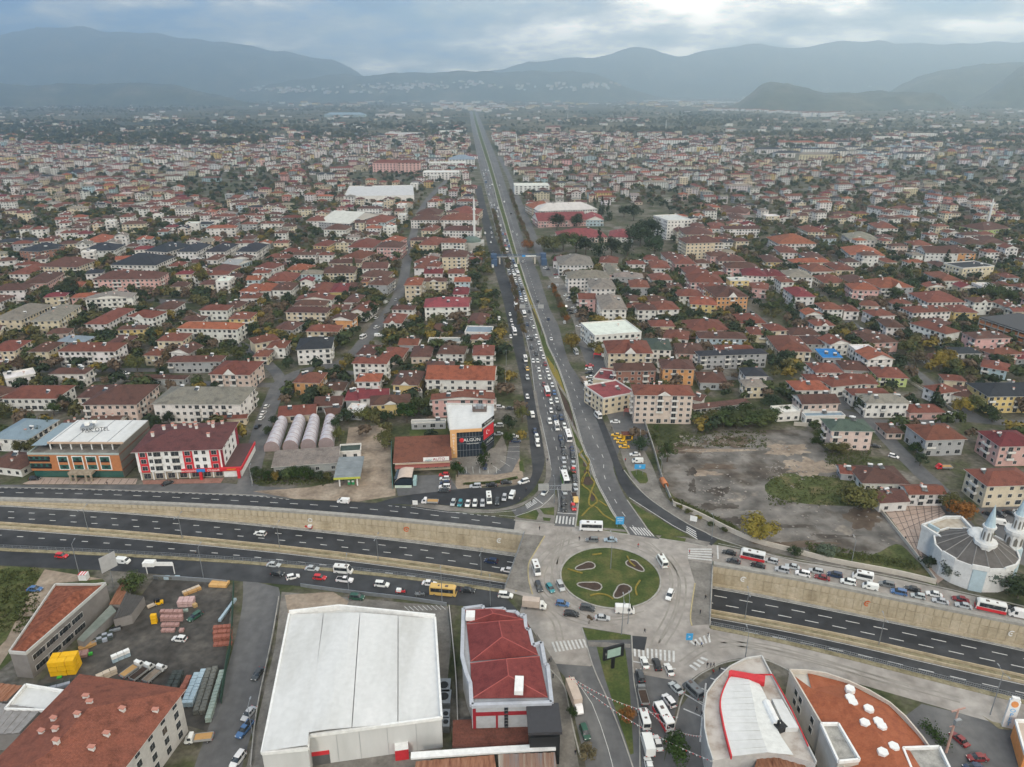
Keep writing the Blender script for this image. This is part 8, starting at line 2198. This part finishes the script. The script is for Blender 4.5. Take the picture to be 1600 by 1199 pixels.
# bunting
def bunting(p0, p1, h0, h1, lab):
    a, b = G(*p0, h0), G(*p1, h1); root = empty('bunting', a, 0, lab, 'bunting', 'strings of red and white pennants'); n = 46; m = MB(); f_ = MB(); pts = [a.lerp(b, k / n) - a - Vector((0, 0, 2.2 * 4 * (k / n) * (1 - k / n))) for k in range(n + 1)]
    for k in range(n): m.tube(pts[k], pts[k + 1], .025, 3); q = pts[k]; t = (pts[k + 1] - pts[k]); f_.poly((q, q + t * .55, q + t * .28 - Vector((0, 0, .5))), k % 2)
    add('cord', m.mesh('cord', M_TWHITE), root); o = add('pennant', f_.mesh('pennant', [M_RED, M_TWHITE]), root); o['kind'] = 'stuff'
bunting((889, 1056), (1060, 1121), 7, 7, 'upper string of red and white pennants across the south approach'); bunting((892, 1060), (1115, 1190), 7, 7, 'lower string of red and white pennants running to the supermarket corner'); bunting((1010, 1106), (1098, 1150), 6.5, 7, 'short string of pennants over the bus on the south approach')
# satellite of parking bay lines etc
bl = MB()
for x in (728, 738.5, 749, 762, 775): ribbon(bl, PW(f'{x},729.5 {x+1},740'), .15, .06)
for a_, b_ in (((770, 728), (782, 736)), ((782, 720), (797, 729)), ((788, 714), (806, 718)), ((791, 706), (812, 706)), ((793, 699), (812, 698)), ((795, 692), (812, 691))): ribbon(bl, [G(*a_), G(*b_)], .15, .06)
for k in range(9): ribbon(bl, [G(632 + k * 7, 948 - k * .3), G(640 + k * 7, 955 - k * .3)], .2, .06)
for k in range(5): ribbon(bl, [G(1068 + k * 14, 1108 - k * 16), G(1096 + k * 13, 1120 - k * 17)], .35, .07)
ribbon(bl, PW('1070,1085 1103,1105'), .35, .08); ribbon(bl, PW('1103,1068 1098,1110 1094,1160'), .4, .09)
struct('bay_markings', bl.mesh('bay_markings', M_LINE))
bl = MB()
for k in range(14): a_, b_ = G(70 + k * 11, 748.5), G(64 + k * 11, 756.5); ribbon(bl, [a_, b_], .25, .05)
for k in range(10): t = k / 9; ribbon(bl, [G(1380 + 60 * t, 792 + 85 * t), G(1482 - 15 * t, 790 + 85 * t if k > 4 else 789 + 25 * t)], .25, .07)
for k in range(8): ribbon(bl, [G(1395 + 12 * k, 791), G(1432 + 6 * k, 866 + 5 * k)], .25, .08) if k < 7 else None
struct('paving_seams', bl.mesh('paving_seams', flat('seam_dark', (.12, .09, .08))))
# ================================================================== storage yard
def stack(nm, cat, lab, group, p, ang, sz, mats, gap=.05, nx=1, ny=1, nz=1, ch='block'):
    root = empty(nm, p, ang, lab, cat, group); k = 0
    m = MB(); m.box(-sz[0] / 2 + gap, sz[0] / 2 - gap, -sz[1] / 2 + gap, sz[1] / 2 - gap, .12, sz[2] - gap); me = [m.mesh(ch, q) for q in mats]
    for i in range(nx):
        for j in range(ny):
            for z in range(nz): add(ch, me[k % len(me)], root, ((i - (nx - 1) / 2) * sz[0] + rnd.uniform(-.05, .05), (j - (ny - 1) / 2) * sz[1] + rnd.uniform(-.05, .05), z * sz[2]), rnd.uniform(-.03, .03)); k += 1
    return root
M_PB = surf('pallet_wrap_blue', [(.28, .38, .45), (.45, .55, .60)], 1.2, .4); M_PG = surf('pallet_stone_grey', [(.10, .105, .095), (.19, .19, .17)], 1.5, .8); M_PP = surf('pallet_pale_green', [(.20, .26, .23), (.34, .40, .36)], 1.5, .6); M_PD = surf('pallet_dark', [(.035, .045, .042), (.07, .08, .075)], 1.5, .7)
M_PR = surf('brick_pallet_red', [(.22, .07, .05), (.34, .14, .10)], 2.5, .85); M_PK = surf('brick_pallet_pink', [(.30, .16, .14), (.42, .27, .25)], 2.5, .8); M_PX = surf('pink_wrap', [(.42, .27, .26), (.58, .42, .40)], 1.0, .5)
ORD = ['first', 'second', 'third', 'fourth', 'fifth', 'sixth', 'seventh', 'eighth', 'ninth', 'tenth', 'eleventh', 'twelfth', 'thirteenth', 'fourteenth', 'fifteenth', 'sixteenth', 'seventeenth', 'eighteenth', 'nineteenth', 'twentieth'] + [a + '-' + b for a in ('twenty', 'thirty', 'forty', 'fifty', 'sixty') for b in ('first', 'second', 'third', 'fourth', 'fifth', 'sixth', 'seventh', 'eighth', 'ninth')]
for nm, (a_, b_), n, mt, cl in (('blue', ((306, 1053), (288, 1096)), 9, M_PB, 'left row of pale blue wrapped pallets'), ('blue', ((317, 1047), (297, 1096)), 11, M_PB, 'right row of pale blue wrapped pallets'), ('grey', ((326, 1046), (306, 1108)), 12, M_PG, 'left row of grey stone pallets'), ('grey', ((335.5, 1043), (316, 1108)), 13, M_PG, 'right row of grey stone pallets'),
      ('green', ((346.5, 1049), (325, 1120)), 15, M_PP, 'row of pale green pallets by the fence'), ('dark', ((273, 1051), (262, 1073)), 4, M_PD, 'left short row of dark pallets'), ('dark', ((281, 1051), (272, 1073)), 4, M_PD, 'right short row of dark pallets'), ('red', ((294, 1058), (282, 1080)), 4, M_PR, 'short row of red and white pallets')):
    A_, B_ = G(*a_, 1.5), G(*b_, 1.5); ang = atan2(B_.y - A_.y, B_.x - A_.x)
    for k in range(n):
        p = A_.lerp(B_, k / (n - 1)); p.z = 0.03; stp = (B_ - A_).length / (n - 1)
        m = None; o = stack('pallet_stack', 'pallet stack', f"{ORD[k]} stack from the far end in the {cl}", 'wrapped pallets in the storage yard', p, ang, (min(stp, 1.6) * .96, 1.35, .78), [mt], .04, 1, 1, 2, 'pallet_block')
for k in range(5):
    for j in range(4):
        p = G(254 + k * 7 + j * .5, 957 + j * 8.5, 1); p.z = .03
        if (k + j) % 7 == 6: continue
        stack('brick_pallet', 'brick pallet', f"pink brick pallet mid-yard, {ORD[j]} row from the road, {ORD[k]} from the left", 'pink brick pallets in the middle of the yard', p, .1, (1.25, 1.25, .85), [M_PK], .05, 1, 1, 2 if j < 2 else 1, 'brick_block')
for k in range(4):
    for j in range(4):
        p = G(337 + k * 7.2, 982 + j * 7.6 - k * .6, 1); p.z = .03
        stack('brick_pallet', 'brick pallet', f"red brick pallet by the fence, {ORD[j]} row from the road, {ORD[k]} from left", 'red brick pallets by the yard fence', p, .1, (1.25, 1.3, .85), [M_PR], .05, 1, 1, 1 + (j < 3), 'brick_block')
def blk(px, py, ang, sz, mats, lab, nx=1, ny=1, nz=1, nm='material_stack', cat='stack'): return stack(nm, cat, lab, 'building materials in the yard', G(px, py) + Vector((0, 0, .03)), ang, sz, mats, .05, nx, ny, nz)
blk(292, 945, .1, (1.5, 1.4, 1.0), [M_PX], 'big pink-wrapped stack of blocks behind the brick pallets', 3, 2, 2)
blk(242, 974, .2, (1.6, 1.2, 1.5), [M_YEL], 'single yellow upright pallet left of the brick pallets', 1, 1, 2)
blk(104, 1048, .15, (2.1, 2.0, 1.5), [M_YEL], 'large bright yellow stack with hollow top by the grey workshop', 3, 2, 3)
blk(160, 1000, .5, (1.3, 1.1, 1.0), [flat('grey_white_block', (.30, .33, .38)), M_PD], 'raft of grey-topped dark crates beside the grey workshop', 4, 3, 1)
blk(90, 1074, .4, (1.5, 1.2, 1.0), [MATS['grey_white_block'], M_PD], 'dark crates with pale tops left of the yellow stack', 4, 2, 1)
blk(137, 1012, .75, (4.2, .8, .5), [M_WOOD], 'pile of timber planks near the dark crates', 1, 2, 2); blk(343, 915, -.05, (2.8, 1.3, 1.0), [flat('board_orange', (.60, .36, .14))], 'orange-yellow board packs in the far right corner of the yard', 2, 2, 1)
blk(190, 1030, .7, (1.5, 1.2, 1.1), [M_PB, M_TWHITE], 'blue and white wrapped blocks above the parked trucks', 3, 1, 2); blk(168, 1058, .7, (1.6, 1.4, .9), [flat('cream_board', (.50, .42, .33))], 'cream cardboard bundles left of the parked trucks', 3, 1, 2)
blk(356, 955, 1.45, (1.4, .9, .9), [M_PB], 'rank of pale blue window panels along the yard fence', 7, 1, 1); blk(282, 958, .4, (2.2, 1.0, .8), [M_PP], 'pale green stack below the pink-wrapped blocks', 2, 1, 1); blk(305, 949, .9, (1.2, 1.2, 1.2), [flat('tan_wrap', (.42, .29, .14))], 'tan wrapped bale right of the pink stack', 1, 1, 1)
blk(262, 958, .7, (3.5, .8, .5), [M_PG], 'grey beams between the forklift and the pink bricks', 1, 2, 1); blk(300, 925, .7, (1.3, 1.1, .9), [M_WOOD, MATS['cream_board']], 'mixed timber and cardboard stacks behind the pink blocks', 4, 2, 1); blk(265, 905, 0, (1.6, 1.2, 1.0), [M_PG, M_PB], 'grey and blue crates by the road side of the yard', 4, 1, 1)
blk(128, 1025, .3, (1.5, 1.2, 1.0), [M_PK], 'dusty pink sacks right of the yellow stack', 2, 2, 1); blk(142, 1024, .3, (1.0, .8, .8), [flat('vivid_green', (.06, .42, .05))], 'vivid green crate beside the pink sacks', 1, 1, 1); blk(93, 1060, .3, (1.2, .8, .5), [MATS['vivid_green']], 'vivid green sheet bundle on the dark crates', 1, 1, 1)
blk(180, 985, .5, (1.0, 1.0, .7), [M_METAL, M_BLK], 'loose grey and black barrels by the low dark shed', 3, 2, 1)
root = empty('forklift', G(248, 945), 3.5, 'yellow forklift carrying a pale load in the storage yard', 'forklift'); m = MB(); m.box(-1.3, .8, -.6, .6, .3, 1.1, 0); m.box(-.5, .5, -.5, .5, 1.1, 2.1, 1); add('body', m.mesh('body', [M_YEL, M_BLK]), root); m = MB(); m.box(.8, 1.0, -.5, .5, .2, 2.4); m.box(1.0, 2.0, -.5, .5, .2, .3); add('mast', m.mesh('mast', M_BLK), root)
for x, y in ((-.9, .55), (-.9, -.55), (.5, .55), (.5, -.55)): add('wheel', WHEEL, root, (x, y, .32))
o = stack('timber_load', 'load', 'pale timber load on the forklift forks', None, G(240, 948) + Vector((0, 0, .3)), 3.9, (3.4, 1.0, .8), [MATS['cream_board']])
m = MB(); m.box(-2.4, 2.4, -.8, .8, 0, .12); o = add('cardboard', None) if False else None
root = empty('yard_gate_arch', G(248, 897), 0, 'white sign arch of lattice panels at the storage yard entrance', 'arch'); m = MB()
for x in (-3.5, 5): m.box(x - .1, x + .1, -.1, .1, 0, 4)
m.box(-1, 5, -.08, .08, 3.0, 4.4); m.box(-4.5, -1, -.08, 2.0, 2.6, 4.0); add('panel', m.mesh('panel', M_TWHITE), root)
root = empty('market_stall', G(132, 905), 0, 'red and white striped stall canopy beside the sandy strip', 'stall'); m = MB()
for k in range(6): m.box(-1.2 + k * .4, -.8 + k * .4, -.9, .9, 2.0, 2.2, k % 2)
m.box(-1.2, 1.2, -.9, .9, 0, 2.0, 1); add('canopy', m.mesh('canopy', [M_RED, M_TWHITE]), root)
# rubble on the bare lot, paving slabs and bushes: uncountable
r = random.Random(9); m = MB()
for i in range(420):
    x, y = r.choice(((r.uniform(1040, 1240), r.gauss(700, 6)), (r.gauss(1230, 30), r.gauss(735, 10)), (r.uniform(1150, 1400), r.uniform(790, 850)), (r.uniform(1060, 1150), r.uniform(680, 695)), (r.gauss(1125, 22), r.gauss(770, 18))))
    p = G(x, y); s_ = r.uniform(.12, .5); T = T_(p.x, p.y, 0, r.uniform(0, 6)); m.box(-s_, s_, -s_ * .7, s_ * .7, -.05, s_ * .5, 0, None, T)
o = add('rubble', m.mesh('rubble', surf('rubble_stone', [(.10, .09, .08), (.24, .22, .20), (.34, .30, .26)], .5, .95))); tag(o, 'broken stone and rubble strewn over the bare lot', 'rubble', kind='stuff')
m = MB()
for i in range(2600):
    x, y = r.choice(((r.uniform(1200, 1375), r.uniform(745, 790)), (lambda q: (q, 852 + (q - 1250) * .17 + r.uniform(-4, 8)))(r.uniform(1260, 1430)), (lambda q: (q, 784 + (q - 1052) * .47 + r.uniform(-6, 3)))(r.uniform(1052, 1150)), (r.uniform(0, 60), r.uniform(890, 990)), (r.uniform(395, 520), r.uniform(740, 758)), (r.uniform(1010, 1200), r.uniform(675, 700)), (r.uniform(1290, 1360), r.uniform(690, 730))))
    p = G(x, y); s_ = r.uniform(.15, .45)
    for k in range(4):
        v = Vector((p.x + r.gauss(0, .4), p.y + r.gauss(0, .4), r.uniform(.05, .7))); t = Vector((r.gauss(0, 1), r.gauss(0, 1), r.gauss(0, 1))).normalized() * s_; b = t.orthogonal().normalized() * s_ * .8; m.poly((v - t, v - b, v + t, v + b))
o = add('weeds', m.mesh('weeds', M_LEAF)); o.color = (.06, .07, .025, 1); tag(o, 'rough weeds and scrub on the lots and verges', 'weeds', kind='stuff')
# shop awnings along the plaza
for k, (x, y, c, lab) in enumerate(((936, 560, M_RED, 'red awning at the shops right of the plaza, farthest up'), (948, 585, MATS['awning_red'], 'dark red awning in the middle of the plaza shops'), (958, 600, M_TWHITE, 'white awning beside the plaza shops'), (968, 616, M_RED, 'red and white shop sign at the lower end of the plaza shops'), (985, 650, MATS['awning_red'], 'dark red awning beside the five-storey beige block'), (928, 525, M_RED, 'crimson parasol canopy by the white flat-roofed block'))):
    m = MB(); m.box(-3, 3, -2, 2, 2.6, 2.8, 0, bottom=True)
    for a_ in (-2.8, 2.8): m.box(a_ - .06, a_ + .06, -1.9, -1.8, 0, 2.6, 0)
    o = add('shop_awning', m.mesh('shop_awning', c), None, G(x, y), -.3); tag(o, lab, 'awning', 'shop awnings on the plaza')
# ================================================================== labels for what came out of lists
def nearest(px, py):
    best = min(LM, key=lambda l: ((l[0] - px) ** 2 + ((l[1] - py) * 1.6) ** 2)); dx, dy = px - best[0], (py - best[1]) * 1.6
    rel = ('right of' if dx > 0 else 'left of') if abs(dx) > abs(dy) else ('in front of' if dy > 0 else 'behind'); return best[2], rel, dx * dx + dy * dy
def label_all(items, group, nouns=None):
    groups = {}
    for it in items:
        lm, rel, d = nearest(it[1], it[2]); groups.setdefault((it[3], rel, lm), []).append((d, it))
    for (look, rel, lm), L_ in groups.items():
        L_.sort(key=lambda t: t[0])
        for k, (d, it) in enumerate(L_):
            s_ = f"{look} {rel} {lm}" if len(L_) == 1 else f"{'nearest' if k == 0 else ORD[min(k, len(ORD) - 1)] + '-nearest'} {look} {rel} {lm}"
            if len(s_.split()) > 16: s_ = s_.replace(' under a ', ', ').replace(' under an ', ', ')
            it[0]['label'] = s_
            if group: it[0]['group'] = group
label_all(BUILT, None)
for b in BUILT: b[0]['group'] = 'apartment blocks of the town' if b[0].name.startswith('apartment') else 'low houses of the town' if b[0].name.startswith('house') else 'buildings of the town'
label_all([t for t in TREES if 'label' not in t[0] or not t[0].get('label')], None)
for t in TREES: t[0]['group'] = 'conifers' if t[0].name.startswith('conifer') else 'trees in the gardens and streets'
zones = {}
for c in CARS:
    if not c[5]: zones.setdefault((c[3], c[4]), []).append(c)
for (look, zone), L_ in zones.items():
    L_.sort(key=lambda c: -c[2] - .3 * c[1] * 0)
    for k, c in enumerate(L_):
        c[0]['label'] = f"{look} {zone}" if len(L_) == 1 else f"{ORD[min(k, 60)]} {look} {zone}, counted from the front"
        if len(c[0]['label'].split()) > 16: c[0]['label'] = f"{ORD[min(k, 60)]} {look} {zone}"
for c in CARS: c[0]['group'] = 'vehicles ' + c[4]
for o in list(bpy.data.objects):       # lettering becomes plain mesh
    if o.type == 'FONT':
        me = bpy.data.meshes.new_from_object(o); n = bpy.data.objects.new('lettering', me); COL.objects.link(n)
        n.parent = o.parent; n.location = o.location; n.rotation_euler = o.rotation_euler; n.scale = o.scale; bpy.data.objects.remove(o)
